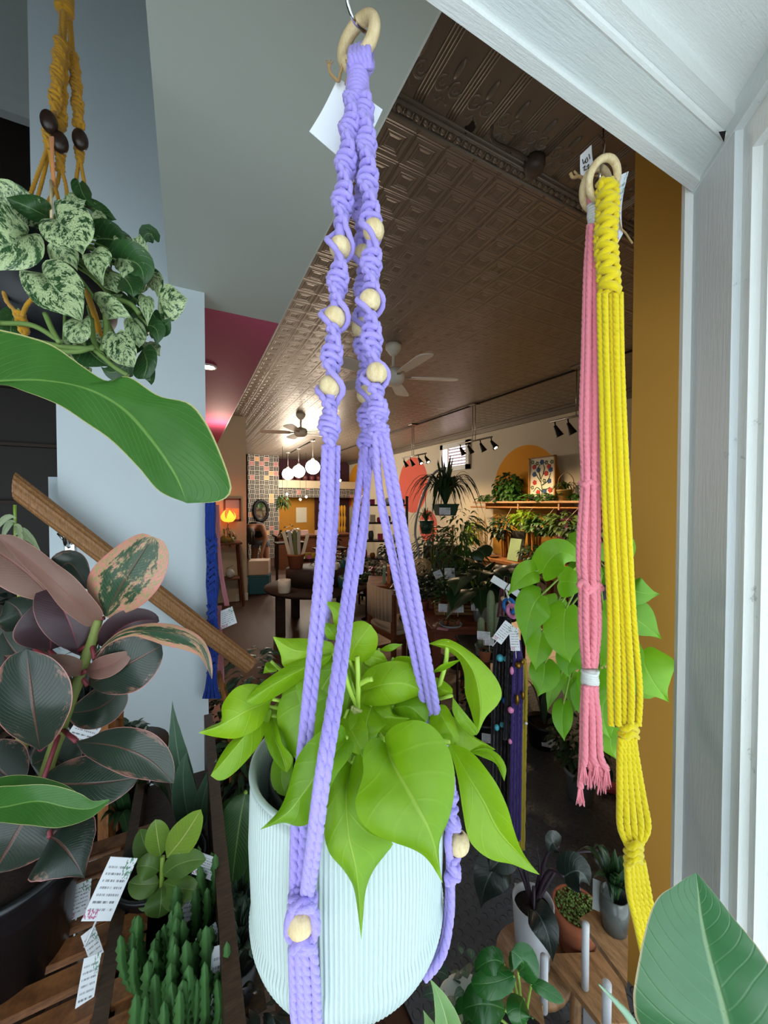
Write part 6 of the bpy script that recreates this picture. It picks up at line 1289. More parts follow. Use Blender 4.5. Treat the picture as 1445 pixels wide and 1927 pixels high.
mb = wide([(-60,1490,.46,10,10),(20,1490,.44,26,22),(100,1500,.43,22,22),(160,1520,.42,10,12),(200,1508,.42,2,2)],'','','',BIGL,2,.2); mb.build('leaf', BIGL, t0)
mb = MB(); tube(mb, smooth_pts([W(-80,1525,.42), W(-160,1600,.5), W(-200,1900,.6)], 10), .005, 8); mb.build('stalk', plain('green stalk','5c8a3a',.5), t0)
# large leaf in the right corner
AGAV = leafmat('waxy grey green leaf','4a8050','2f6238','a3bc8c',.12,nv=14,rough=.3,edge='9c8f6c',veinw=.32)
t0 = thing('large_leaf_plant', 'large waxy grey green leaf rising in the bottom right corner', 'plant', tuple(W(1390,2100,.32)))
wide([(1400,2120,.34,90,80),(1385,2000,.335,150,120),(1362,1900,.33,150,125),(1335,1800,.325,112,100),(1320,1730,.32,78,72),(1314,1680,.318,38,36),(1310,1643,.316,2,2)],'','','',AGAV,0,.25,.1).build('leaf', AGAV, t0)
mb = MB(); tube(mb, smooth_pts([W(1400,2120,.34), W(1405,2400,.40)], 6), .01, 8); mb.build('stalk', plain('green stalk','5c8a3a',.5), t0)
ALOE = leafmat('pale aloe leaf','8fae8e','6f9476','b9ccb0',.05,nv=3,rough=.4)
t0 = thing('aloe', 'thin pale toothed aloe blade at the bottom beside the mustard wall', 'plant', tuple(W(1215,2000,.5)))
mb = MB(); pts = smooth_pts([W(1225,2010,.5), W(1190,1925,.5), W(1158,1885,.5), W(1126,1852,.5)], 20); tube(mb, pts, [.007*(1-i/20)+.0006 for i in range(20)], 8)
for i in range(1, 18, 2):
    for s in (-1, 1): tube(mb, [pts[i]+CR*s*.004*(1-i/20), pts[i]+CR*s*.009*(1-i/24)+V((0,0,.002))], [.0012,.0002], 5)
mb.build('blade', plain('pale aloe green','8fb094',.45), t0)

# ------------------------------------------------------------------ rubber plant, left
RUB = leafmat('dark rubber leaf','2b3d30','202c26','7a4a42',.05,var='8b5a52',var2='5e5244',amount=.33,edge='a8706a',nv=26,rough=.28,back='6b4a42',veinw=.35)
RUBP = leafmat('pink splashed rubber leaf','36543a','27402c','6b3e34',.08,var='c27a70',var2='8a8a5c',amount=.47,edge='b8706a',nv=26,rough=.3,back='7a574a',veinw=.35)
RUBB = leafmat('brown leaf underside','7a5c4c','6a4c42','8a4a48',.08,edge='a8786c',nv=24,rough=.5,veinw=.35)
RUBM = leafmat('maroon rubber leaf','4a343a','382a2e','8a3a48',.08,edge='8f6460',nv=24,rough=.38,veinw=.4)
t0 = thing('rubber_plant', 'tall pink and green variegated rubber plant in a big black nursery pot', 'plant', tuple(W(20,1800,.62)))
groups = {'p': [],
 'b': [((100,1130,.50),(30,1062,.48),(-60,1010,.49),80,dict(fold=.1,curl=.1)),((162,1262,.50),(120,1252,.48),(76,1240,.48),36,dict(fold=.3)),((162,1262,.49),(205,1252,.47),(248,1226,.47),40,dict(fold=.3)),((102,1348,.49),(72,1290,.47),(8,1234,.47),44,dict(fold=.4,roll=.4))],
 'm': [((94,1225,.52),(92,1180,.51),(80,1130,.51),98,dict(fold=.1,curl=.05)),((148,1225,.50),(120,1150,.49),(82,1095,.50),78,dict(fold=.25)),((195,1220,.52),(240,1175,.50),(300,1170,.51),60,dict(fold=.25,roll=.3)),((160,1235,.50),(150,1190,.52),(120,1150,.53),60,dict(fold=.2))],
 'd': [((165,1290,.50),(240,1250,.47),(305,1215,.48),100,dict(fold=.1,curl=.05)),((70,1470,.50),(160,1475,.47),(262,1462,.48),88,dict(fold=.12,curl=.05)),
       ((95,1575,.46),(125,1600,.44),(160,1655,.44),110,dict(fold=.05,curl=.1,shape='ovate')),((70,1500,.47),(30,1570,.45),(-10,1640,.45),150,dict(fold=.1,curl=.08)),((30,1200,.56),(40,1160,.55),(10,1130,.55),70,dict(fold=.1)),((80,1260,.55),(40,1240,.53),(5,1190,.53),90,dict(fold=.1)),((20,1240,.57),(-20,1210,.56),(-50,1170,.56),60,dict(fold=.2)),((130,1340,.55),(190,1330,.53),(230,1290,.53),70,dict(fold=.1)),((60,1440,.56),(100,1430,.54),(130,1460,.53),90,dict(fold=.1)),
       ((40,1480,.50),(-10,1440,.50),(-40,1400,.50),90,dict(fold=.1)),((110,1090,.52),(130,1060,.51),(165,1110,.50),50,dict(fold=.2))]}
f3 = lambda x, y: (x/3.6125, 960+y/3.6125)
def g3(pts): return [((p[0])*3.6125, (p[1]-960)*3.6125, *p[2:]) for p in pts]
RO = [('p',[(710,720,.50),(850,470,.475),(1040,180,.47)],[(710,720),(640,640),(592,540),(600,450),(650,370),(760,270),(880,190),(970,158),(1040,180)],[(710,720),(760,735),(850,700),(960,650),(1070,540),(1130,420),(1147,300),(1110,212),(1040,180)]),
 ('p',[(640,985,.49),(850,830,.45),(1150,835,.43),(1350,920,.425),(1440,1150,.42)],[(640,985),(740,880),(840,810),(1000,770),(1150,772),(1280,810),(1380,880),(1430,980),(1445,1080),(1440,1150)],[(640,985),(760,900),(900,858),(1000,880),(1120,920),(1250,950),(1350,990),(1400,1060),(1440,1150)]),
 ('b',[(650,780,.50),(450,560,.465),(250,370,.455),(-30,165,.45)],[(650,780),(700,720),(680,660),(600,560),(500,450),(380,360),(250,260),(100,175),(-30,165)],[(650,780),(590,790),(480,720),(400,650),(300,520),(180,400),(80,290),(-30,165)]),
 ('d',g3([(143,1395,.48),(220,1405,.43),(280,1430,.42),(327,1474,.42)]),g3([(143,1395),(170,1387),(200,1373),(240,1368),(285,1378),(315,1405),(328,1440),(327,1474)]),g3([(143,1395),(150,1410),(165,1425),(200,1445),(240,1462),(290,1470),(327,1474)])),
 ('d',g3([(75,1412,.47),(62,1330,.445),(50,1222,.45)]),g3([(75,1412),(40,1395),(10,1375),(-12,1340),(-10,1280),(15,1238),(50,1222)]),g3([(75,1412),(100,1395),(122,1360),(136,1320),(130,1275),(98,1238),(50,1222)]))]
for key, mat in (('p',RUBP),('b',RUBB),('m',RUBM),('d',RUB)):
    mb = MB()
    for i, (b, m, tt, wp, k) in enumerate(groups[key]):
        k = dict(k); k.pop('var', None); k.setdefault('shape','ellipse'); pleaf(mb, b, m, tt, wp, nu=9, nv=22, seed=i, wave=.01, **k)
    for (kk, m_, l_, r_e) in RO:
        if kk == key: oleaf(mb, m_, l_, r_e, .006, .006, sc=f3, n=34, nu=9, bulge=.05)
    mb.build({'p':'splashed_foliage','b':'pale_underside_foliage','m':'maroon_foliage','d':'dark_foliage'}[key], mat, t0)
mb = MB(); tube(mb, smooth_pts([W(60,1560,.56), W(82,1470,.53), W(115,1370,.505), W(150,1270,.50), W(172,1210,.50), W(186,1165,.50)], 50), [.0085-.0035*i/50+(.0008 if i%9==0 else 0) for i in range(50)], 12)
tube(mb, smooth_pts([W(15,1560,.62), W(30,1450,.60), W(45,1380,.59)], 20), .009, 10); mb.build('stem', plain('rubber plant stem','6f7a3c',.6,var=.4,scale=12,bump=.3), t0)
for b, m, tt, wp, k in groups['d'][:5]+[((196,1163,.50),0,0,0,0),((178,1240,.49),0,0,0,0),((75,1412,.47),0,0,0,0),((143,1395,.48),0,0,0,0)]+groups['m'][:2]+groups['b']:
    B = W(*b); s0 = min([W(82,1470,.53), W(115,1370,.505), W(150,1270,.50), W(172,1210,.50), W(186,1165,.50)], key=lambda q: (q-B).length); mb = MB(); tube(mb, [s0, B], .0028, 7); mb.build('petiole', plain('crimson petiole','7a3038',.5), t0)
q = W(4, 1618, .60); r_ = .1; mb = MB(); lathe(mb, [(.001,-.17),(r_*.80,-.17),(r_*.95,-.05),(r_*1.0,-.045),(r_*1.0,-.035),(r_*1.03,-.03),(r_*1.03,-.015),(r_*1.06,-.012),(r_*1.07,0),(r_*.98,.0),(r_*.97,-.04)], q, 60, cap=False); mb.build('nursery_pot', plain('black glossy plastic','0f1218',.3,spec=.6), t0)
mb = MB(); lathe(mb, [(.001,-.018),(r_*.97,-.022)], q, 40); mb.build('soil', soil, t0)
# pale small leaved plant against the stairwell, far left
t0 = thing('ghost_plant', 'small pale green drooping plant against the dark stairwell at the left edge', 'plant', tuple(W(25,1080,.85))); mb = MB(); st = MB()
for i, (a, L_) in enumerate([(-2.6,60),(-2.1,66),(-1.2,50),(-.6,62),(-.2,58),(.15,60),(2.9,56),(2.5,50),(.5,50),(2.1,46)]):
    b = (28+2*math.cos(i),975+i*8,.85); tx, ty = b[0]+L_*math.cos(a)*.85, b[1]+abs(L_*math.sin(a))*.3+26; pleaf(mb, b, ((b[0]+tx)/2,(b[1]+ty)/2-16,.84), (tx,ty,.83), 11, 'lance', nu=2, nv=8, fold=.3)
mb.build('foliage', leafmat('pale sage leaf','a9b78c','8b9c78','ced6b0',.2,nv=4), t0); tube(st, smooth_pts([W(28,950,.85), W(30,1050,.86), W(40,1180,.88)], 10), .003, 6); st.build('stem', stemg, t0)

# ------------------------------------------------------------------ right hand philodendron hanging inside by the mustard wall
LIM2 = leafmat('hanging philodendron leaf','86c022','62a016','a9cf58',.35,nv=6,rough=.36,veinw=.22)
t0 = thing('philodendron', 'green heart leaf philodendron hanging behind the pink and yellow cords', 'plant', tuple(W(1120,1120,.95)))
RL = [((1018,1120,.86),(998,1155,.82),(988,1216,.82),62),((1065,1145,.84),(1062,1200,.80),(1073,1250,.80),70),((1020,1078,.88),(1055,1040,.85),(1098,1066,.86),56),((1052,1094,.85),(1075,1095,.82),(1110,1100,.82),56),((1008,1075,.88),(985,1085,.86),(954,1122,.86),44),
 ((1095,1215,.86),(1070,1245,.84),(1072,1275,.84),50),((1020,1190,.90),(1012,1225,.88),(1008,1262,.88),46),((1025,1248,.90),(1022,1280,.88),(1012,1312,.88),52),((1135,1150,.86),(1148,1210,.84),(1128,1258,.84),56),((1185,1105,1.0),(1205,1115,.98),(1242,1118,.98),50),((1175,1150,1.0),(1205,1170,.98),(1245,1202,.98),66),((1208,1225,1.0),(1222,1270,.96),(1258,1320,.96),92),((1195,1240,1.02),(1215,1290,1.0),(1240,1300,1.0),60),
 ((1140,1020,.95),(1160,1040,.94),(1172,1085,.94),70),((1070,1015,1.0),(1090,1030,.98),(1112,1050,.98),50),((1130,1260,.90),(1120,1300,.88),(1140,1340,.88),60),((1140,1310,.88),(1135,1350,.87),(1150,1390,.87),56),((1060,1325,.92),(1058,1360,.90),(1062,1395,.90),34),((1055,1270,.96),(1040,1300,.95),(1030,1340,.95),24),((1110,1170,.92),(1120,1200,.90),(1115,1240,.90),56),
 ((1090,1060,.98),(1100,1090,.96),(1090,1130,.96),60),((1150,1080,.96),(1140,1120,.95),(1150,1160,.95),60),((1155,1370,.88),(1150,1400,.87),(1160,1430,.87),50),((1160,1210,1.0),(1180,1240,.98),(1185,1290,.98),60),((1050,1130,.98),(1040,1160,.97),(1040,1190,.96),50),((1100,1290,.95),(1110,1330,.94),(1120,1370,.93),56),((1075,1275,.98),(1085,1310,.97),(1080,1340,.96),46)]
mb, sm = MB(), MB(); rr = random.Random(4); pq = W(1125, 1090, 1.02)
for i, (b, m, tt, wp) in enumerate(RL):
    pleaf(mb, b, m, tt, wp*1.06, 'heart', fold=rr.uniform(.05,.22), curl=.06, roll=rr.uniform(-.25,.25), nu=8, nv=18, seed=i, wave=.02); B = W(*b); tube(sm, smooth_pts([pq+V((rr.uniform(-.05,.05),rr.uniform(-.05,.05),.02)), (pq+B)/2+V((0,0,.04)), B], 10), .0024, 6)
mb.build('foliage', LIM2, t0); sm.build('stem', stemg, t0)
mb = MB(); lathe(mb, [(.001,-.12),(.06,-.12),(.08,0),(.074,0),(.06,-.1)], pq, 30, cap=False); mb.build('pot', blackp, t0)
mb = MB(); 
for a in (0,2.1,4.2): tube(mb, [pq+V((.075*math.cos(a),.075*math.sin(a),0)), pq+V((0,0,.35))], .0015, 5)
tube(mb, [pq+V((0,0,.35)), (pq.x,pq.y,CEIL)], .0015, 5); mb.build('hanging_wire', dkmetal, t0)
# ------------------------------------------------------------------ benches and small plants, lower left
slat = wood('stained cedar slats','8a5a34','5c3820',(8,8,40)); ceda = wood('amber stained pine post','9a6430','6e4220',(20,20,5)); plank = wood('weathered dark plank','4f3a2a','33251a',(6,40,40))
ZB = .868
def rail_box(mb, a, b, w, h):
    d = (b-a); L = d.length; d.normalize(); s = d.cross(UP).normalized(); box(mb, (a+b)/2, (w, L, h), Matrix((s, d, s.cross(d))).transposed())
t0 = thing('slatted_bench', 'low slatted stained wood bench carrying the big black nursery pot', 'bench', tuple(onZ(160,1927,ZB)*1))
A1, A2 = onZ(229,1655,ZB), onZ(180,1960,ZB); B1, B2 = onZ(258,1690,ZB), onZ(228,1960,ZB); dA = (A2-A1).normalized(); sA = dA.cross(UP).normalized()
sgn = -1 if (onZ(60,1800,ZB)-A1).dot(sA) < 0 else 1
A2 = A1+dA*.75; mb = MB(); rail_box(mb, A1-dA*.1, A2, .018, .03); mb.build('rail', slat, t0, smooth=False); mb = MB(); rail_box(mb, B1-dA*.1, B1+dA*.75, .02, .03); mb.build('rail', slat, t0, smooth=False)
mb = MB(); e = A1+sA*sgn*.5; rail_box(mb, e-dA*.1, e+dA*.75, .018, .03); mb.build('rail', slat, t0, smooth=False)
for k in range(17):
    c = A1+dA*(-.08+.05*k); mb = MB(); rail_box(mb, c+UP*.0155-sA*sgn*.052, c+UP*.0155+sA*sgn*.51, .033, .012); mb.build('slat', slat, t0, smooth=False)
for c in (A1-dA*.08, A1+dA*.7, e-dA*.08, e+dA*.7): mb = MB(); box(mb, (c.x,c.y,(ZB-.016)/2), (.04,.04,ZB-.016)); mb.build('leg', slat, t0, smooth=False)
t0 = thing('ladder_stand', 'upright amber stained wooden ladder frame behind the rubber plant', 'plant stand', tuple(onZ(200,1900,0)*0+V((W(205,1700,.98).x,W(205,1700,.98).y,0))))
def post(t0, x, y0, y1, d, w, mat, name='post', tod=None):
    a = W(x, y0, d); mb = MB(); b = W(x, y1, tod or d); rail_box2(mb, a, b, w*d/FPX); return mb.build(name, mat, t0, smooth=False)
def rail_box2(mb, a, b, w, t_=None):
    d = (b-a); L = d.length; d.normalize(); s = d.cross(CF).normalized(); box(mb, (a+b)/2, (w, t_ or w, L), Matrix((s, d.cross(s)*-1, d)).transposed())
post(t0, 201, 1288, 1720, .98, 20, ceda); post(t0, 220, 1288, 1560, 1.04, 15, ceda)
for y in (1292, 1345, 1505): mb = MB(); rail_box2(mb, W(196,y,.985), W(226,y+2,1.035), .018); mb.build('rung', ceda, t0, smooth=False)
post(t0, 243, 1470, 1580, 1.25, 12, ceda)
c = W(205,1720,1.0); mb = MB(); bx(mb, c.x-.03,c.x+.05,c.y-.02,c.y+.08,0,c.z); mb.build('foot', ceda, t0, smooth=False)
# lower tray bench on the right of it
ZT2 = .78
P1, P2 = onZ(412,1640,ZT2+.12), onZ(438,1960,ZT2+.12)
t0 = thing('planter_tray', 'long dark plank tray holding the spiky green stems and small pots', 'planter', tuple(onZ(330,1800,ZT2)))
mb = MB(); dB = (P2-P1).normalized(); rail_box(mb, P1-dB*.45, P1+dB*.55, .022, .16); mb.build('side_board', plank, t0, smooth=False)
sB = dB.cross(UP).normalized(); sg2 = -1 if (onZ(300,1800,ZT2)-P1).dot(sB) < 0 else 1; Q1 = P1+sB*sg2*.16
mb = MB(); rail_box(mb, Q1-dB*.45-UP*.045, Q1+dB*.55-UP*.045, .02, .07); mb.build('side_board', plank, t0, smooth=False)
mb = MB(); m_ = (P1+Q1)/2-UP*.09; rail_box(mb, m_-dB*.45, m_+dB*.55, .16, .012); mb.build('bottom_board', plank, t0, smooth=False); zt2 = m_.z+.006
for s in (.03,.13):
    for q_ in (-.4,.5): c = P1+sB*sg2*s+dB*q_; mb = MB(); box(mb, (c.x,c.y,(zt2-.012)/2), (.035,.035,zt2-.012)); mb.build('leg', plank, t0, smooth=False)
# spiky stapelia stems: one thing per clump
STAP = plain('ridged green stem','3f6a35',.6,var=.35,scale=30,bump=.3)
def stapelia(label, cx, cy, n, spread, seed, d0=.70):
    base = onZ(cx, cy, zt2); t0 = thing('stapelia', label, 'plant', tuple(base)); rr = random.Random(seed); mb = MB(); lathe(mb, [(.001,0),(.030,0),(.036,.06),(.033,.06),(.031,.05),(.001,.05)], base, 20, cap=False); mb.build('pot', blackp, t0)
    for k in range(n):
        a = rr.uniform(0,2*PI); r_ = spread*rr.random()**.5; s = base+V((math.cos(a)*r_*.6, math.sin(a)*r_*.6, .05)); h = rr.uniform(.06,.14); e_ = s+V((math.cos(a)*r_*.7, math.sin(a)*r_*.7, h)); P_ = smooth_pts([s, (s+e_)/2+V((math.cos(a)*.008,math.sin(a)*.008,0)), e_], 18); vs = []; R0 = rr.uniform(.0055,.0075); mb = MB(); nn = 16
        for i, p in enumerate(P_):
            f = i/17; rad = R0*(1-.25*f)*(1 if f < .85 else max(.05, math.cos((f-.85)/.15*1.5)))
            for j in range(nn): t_ = 2*PI*j/nn; vs.append(p+V((math.cos(t_), math.sin(t_), 0))*rad*(1+.38*max(0,math.cos(4*t_))**1.5*(1+.8*math.cos(i*PI))))
        mb.add(vs, [(i*nn+j,i*nn+(j+1)%nn,(i+1)*nn+(j+1)%nn,(i+1)*nn+j) for i in range(17) for j in range(nn)]+[tuple(range(17*nn,18*nn))]); mb.build('stem', STAP, t0)
    return t0
stapelia('clump of ridged green upright stems, farthest back beside the white tags', 370, 1830, 11, .032, 1, .72)
stapelia('clump of ridged green upright stems at left front of the plank tray', 300, 1925, 13, .036, 2, .66)
stapelia('dense clump of ridged green upright stems in the middle of the plank tray', 338, 1960, 13, .034, 3, .60)
stapelia('clump of ridged green upright stems at the bottom edge of the picture', 310, 2060, 13, .036, 4, .56)
stapelia('clump of ridged green upright stems against the right board of the tray', 384, 2020, 12, .030, 5, .57)
# variegated young rubber plant in a black pot
YV = leafmat('mottled yellow green leaf','8aa83a','5c8030','c8cf88',.25,var='c3c9a0',var2='3f6a2c',amount=.42,nv=12,rough=.35,veinw=.5); YG = leafmat('olive young leaf','6a8a3c','46662c','8aa060',.15,nv=12,rough=.35)
base = W(305,1740,.74); 
t0 = thing('young_rubber_plant', 'small plant with mottled yellow green upper leaves in a black pot', 'plant', tuple(base)); hp = .12
mb = MB(); lathe(mb, [(.001,-.0),(.055,0),(.078,hp),(.081,hp),(.081,hp+.006),(.075,hp+.006),(.074,hp-.01)], base, 34, cap=False); mb.build('pot', blackp, t0); mb = MB(); lathe(mb, [(.001,hp-.012),(.074,hp-.014)], base, 30); mb.build('soil', soil, t0)
ma, mg = MB(), MB()
for b, m, tt, wp in [((302,1612,.68),(296,1575,.67),(292,1542,.67),40),((312,1615,.67),(345,1575,.65),(378,1523,.64),54)]: pleaf(ma, b, m, tt, wp, 'ellipse', fold=.12, nv=14)
for b, m, tt, wp in [((306,1650,.67),(340,1625,.65),(388,1618,.64),44),((306,1660,.67),(345,1672,.645),(380,1675,.645),36),((304,1668,.66),(302,1700,.64),(298,1728,.64),52),((300,1640,.68),(278,1630,.67),(256,1632,.67),40),((300,1660,.68),(270,1665,.67),(242,1660,.67),40),((298,1625,.70),(275,1595,.70),(264,1560,.70),42),((308,1672,.66),(330,1690,.64),(352,1690,.64),36),((296,1655,.69),(280,1690,.67),(262,1690,.67),34)]: pleaf(mg, b, m, tt, wp, 'ellipse', fold=.12, nv=14)
ma.build('mottled_foliage', YV, t0); mg.build('olive_foliage', YG, t0); mb = MB(); tube(mb, smooth_pts([base+V((0,0,hp-.01)), W(304,1680,.68), W(306,1612,.68)], 10), .004, 8); mb.build('stem', stemg, t0)
card(t0, W(392,1632,.66), .042, .030, tilt=-.6, stick=.04)
# snake plant
SNK = leafmat('banded snake plant leaf','5f8066','3f5f4c','9fb79a',.1,nv=30,rough=.4,edge='8aa07a',veinw=1.0)
base = W(385,1590,.95); t0 = thing('snake_plant', 'snake plant with pointed grey green banded leaves beside the blue wall', 'plant', tuple(base)); mb = MB(); lathe(mb, [(.001,-.12),(.06,-.12),(.078,-.005),(.08,0),(.073,0),(.072,-.02)], base, 30, cap=False); mb.build('pot', blackp, t0); mb = MB(); lathe(mb, [(.001,-.018),(.072,-.02)], base, 24); mb.build('soil', soil, t0)
mb = MB()
for b, m, tt, wp in [((365,1560,.95),(338,1440,.94),(324,1318,.95),40),((362,1570,.93),(345,1480,.91),(352,1412,.91),42),((375,1580,.93),(383,1500,.91),(408,1428,.92),28),((350,1540,.97),(342,1530,.96),(330,1480,.96),24)]: pleaf(mb, b, m, tt, wp, 'lance' if wp < 30 else 'ovate', fold=.35, wave=.03, nv=18)
mb.build('foliage', SNK, t0)
sb = W(385,1590,.95); mb = MB(); bx(mb, sb.x-.1,sb.x+.1,sb.y-.08,sb.y+.1,0,sb.z-.121); tag(mb.build('plant_stand', plank, smooth=False), 'plain dark box stand below the snake plant', 'stand')
# brown wooden board behind
a = onY(388,1395,2.05); b = onY(455,1570,2.05); mb = MB(); bx(mb, a.x, b.x, 2.05, 2.4, 0, a.z, .004); tag(mb.build('wooden_cabinet', wood('reddish cedar cabinet','8a4a26','6a3519',(3,3,20))), 'reddish wooden cabinet just right of the blue wall end', 'cabinet')
# dark strappy plant and small pots against the wall
def strappy(label, name, x, y, d, n, L, w, seed, mat, pm=blackp, spread=.6, rise=1.1, z0=None, droop=.5):
    q = W(x, y, d); t0 = thing(name, label, 'plant', tuple(q)); arch_mesh(q, n, L, w, seed, spread=spread, rise=rise, droop=droop, shape='lance').build('foliage', mat, t0); mb = MB(); lathe(mb, [(.001,-.10),(.045,-.10),(.06,0),(.055,0),(.053,-.02),(.001,-.02)], q, 24, cap=False); mb.build('pot', pm, t0)
    if q.z-.1 > .02: mb = MB(); lathe(mb, [(.001,q.z-.12),(.07,q.z-.12),(.07,q.z-.101),(.001,q.z-.101)], (q.x,q.y,0), 20); lathe(mb, [(.06,0),(.015,.03),(.015,q.z-.12)], (q.x,q.y,0), 12); tag(mb.build('pedestal', plank), ('dark pedestal under the '+label)[:200].replace(' between the ladder frame and the snake plant',' by the snake plant'), 'stand')
    return t0
strappy('dark green strap leaved plant between the ladder frame and the snake plant', 'strap_leaf_plant', 245,1580,1.0, 26,.26,.030,3,G_dark)
strappy('dark green strap leaved plant behind the ladder frame', 'strap_leaf_plant', 215,1640,1.12, 22,.24,.032,4,G_dark)
strappy('dark narrow leaved plant behind the rubber plant stem', 'grassy_plant', 150,1400,1.05, 26,.20,.022,5,G_blk)
strappy('dark spiky plant below the handrail behind the rubber plant', 'grassy_plant', 190,1310,1.15, 24,.2,.018,15,G_grey)
q = W(243,1372,1.1); t0 = thing('succulent', 'small grey green succulent in a white pot behind the ladder frame', 'plant', tuple(q)); mb = MB(); lathe(mb, [(.001,-.05),(.03,-.05),(.045,0),(.041,0),(.03,-.03)], q, 24, cap=False); mb.build('pot', whitep, t0); bush_mesh(q, (.03,.03,.02), 30, .035, 'ovate', 3, droop=0).build('foliage', G_grey, t0)
mb = MB(); lathe(mb, [(.001,q.z-.07),(.10,q.z-.07),(.10,q.z-.051),(.001,q.z-.051)], (q.x,q.y,0), 24); lathe(mb, [(.06,0),(.015,.03),(.015,q.z-.07)], (q.x,q.y,0), 12); tag(mb.build('pedestal', plank), 'dark pedestal under the small white potted succulent', 'stand')
q = W(262,1378,1.05); q.z = W(243,1372,1.1).z-.05; mb = MB(); lathe(mb, [(.001,0),(.018,0),(.02,.03),(.018,.03),(.017,.004)], q, 20); tag(mb.build('glass_jar', plain('pale clear glass','b9c9cf',.1)), 'small clear glass jar beside the white potted succulent', 'jar')
# haworthia rosettes, striped calathea leaf, dark plants right of the tray
HAW = leafmat('banded rosette leaf','3c5a44','24382c','b9c9b4',.05,nv=14,veinw=2.2,rough=.45)
for i, (x, y, d, lab) in enumerate([(450,1700,.80,'farthest'),(455,1755,.74,'middle'),(445,1800,.69,'nearest')]):
    q = W(x, y, d); t0 = thing('haworthia', 'dark banded rosette succulent between the tray and the white pot, '+lab+' of three', 'plant', tuple(q)); arch_mesh(q, 26, .07, .018, 30+i, spread=.7, rise=.9, droop=.1, shape='lance', nv=6).build('foliage', HAW, t0); mb = MB(); lathe(mb, [(.001,-.07),(.03,-.07),(.04,0),(.037,0),(.001,-.01)], q, 20, cap=False); mb.build('pot', blackp, t0)
    mb = MB(); bx(mb, q.x-.045,q.x+.045,q.y-.045,q.y+.045,0,q.z-.071); tag(mb.build('riser', plank, smooth=False), 'dark riser block under the '+lab+' banded rosette', 'stand')
CAL = leafmat('ribbed calathea leaf','3a5a2a','22401d','6f8f4c',.12,nv=22,veinw=1.6,rough=.4)
q = W(455,1760,.85); t0 = thing('calathea', 'broad ribbed dark green leaves hanging left of the white pot', 'plant', tuple(q)); mb = MB()
for b, m, tt, wp in [((462,1490,.80),(448,1570,.78),(436,1672,.80),76),((440,1500,.86),(425,1560,.85),(418,1640,.86),50),((480,1510,.84),(478,1580,.83),(470,1680,.84),60)]: pleaf(mb, b, m, tt, wp, 'ellipse', fold=.1, curl=.1)
mb.build('foliage', CAL, t0); mb = MB(); tube(mb, smooth_pts([W(462,1490,.80), W(480,1600,.88), q], 8), .004, 6); mb.build('stem', stemg, t0); mb = MB(); lathe(mb, [(.001,-.12),(.05,-.12),(.065,0),(.06,0),(.001,-.02)], q, 20, cap=False); mb.build('pot', blackp, t0)
mb = MB(); bx(mb, q.x-.06,q.x+.06,q.y-.06,q.y+.06,0,q.z-.121); tag(mb.build('riser', plank, smooth=False), 'dark riser block under the ribbed calathea', 'stand')
for i, (x, y, d, R, m, lab) in enumerate([(470,1265,1.9,(.13,.12,.12),G_grey,'behind the lower end of the handrail'),(418,1340,1.95,(.10,.1,.12),G_dark,'beside the end of the blue wall'),(455,1440,1.7,(.12,.12,.14),G_dark,'under the leftmost lime leaves'),(455,1900,.62,(.06,.06,.08),G_blk,'at the bottom edge left of the white pot'),(20,1200,1.3,(.12,.1,.14),G_blk,'at the far left behind the rubber plant'),(30,1330,1.2,(.12,.1,.14),G_blk,'at the far left lower behind the rubber plant')]):
    q = W(x, y, d); z0 = q.z-R[2]-.08; potted('leafy_plant', 'dark leafy plant '+lab, 'plant', V((q.x,q.y,z0)), R[0]*.6, .09, blackp, bush_mesh(q, R, 120, R[0]*.7, 'lance' if i != 1 else 'ovate', 70+i, droop=.4, wd=.3 if i != 1 else .5, hemi=-.8), m)
    mb = MB(); lathe(mb, [(R[0]*.7,0),(R[0]*.7,z0-.001),(.001,z0-.001)], (q.x,q.y,0), 16); tag(mb.build('pedestal', plank), 'dark pedestal under the leafy plant '+lab, 'stand')
mb = MB(); rail_box2(mb, W(432,1345,1.75), W(412,1262,1.75), .02); rail_box2(mb, W(432,1345,1.75), V((W(440,1345,1.75).x, W(440,1345,1.75).y, 0)), .02); tag(mb.build('easel_leg', ceda, smooth=False), 'thin amber wooden leg below the dusty pink hanger', 'post')
# price cards stuck round the benches
for (x, y, d, w, h, tl, lab) in [(208,1672,.62,.042,.080,-.5,'largest, leaning by the ladder foot'),(146,1695,.66,.035,.05,-.1,'half hidden by the dark round leaf'),(178,1790,.60,.018,.065,.25,'curved one on the slatted bench'),(165,1855,.55,.021,.066,-.2,'lowest one on the slatted bench'),(236,1712,.70,.022,.055,.0,'thin one edge on by the bench rail'),(402,1792,.58,.030,.065,.35,'curved one on the tray right board'),(415,1855,.54,.030,.090,-.1,'lowest one on the tray right board'),(352,1718,.70,.022,.065,-.2,'slim one between the pots'),(165,1368,.95,.06,.085,-.6,'behind the rubber plant stem'),(246,1600,.92,.03,.07,-.5,'among the strap leaves')]:
    t0 = thing('price_tag', 'white printed plant tag, '+lab, 'plant tag', tuple(W(x,y,d))); card(t0, W(x,y,d), w, h, tilt=tl, name='tag_card', stick=.03)

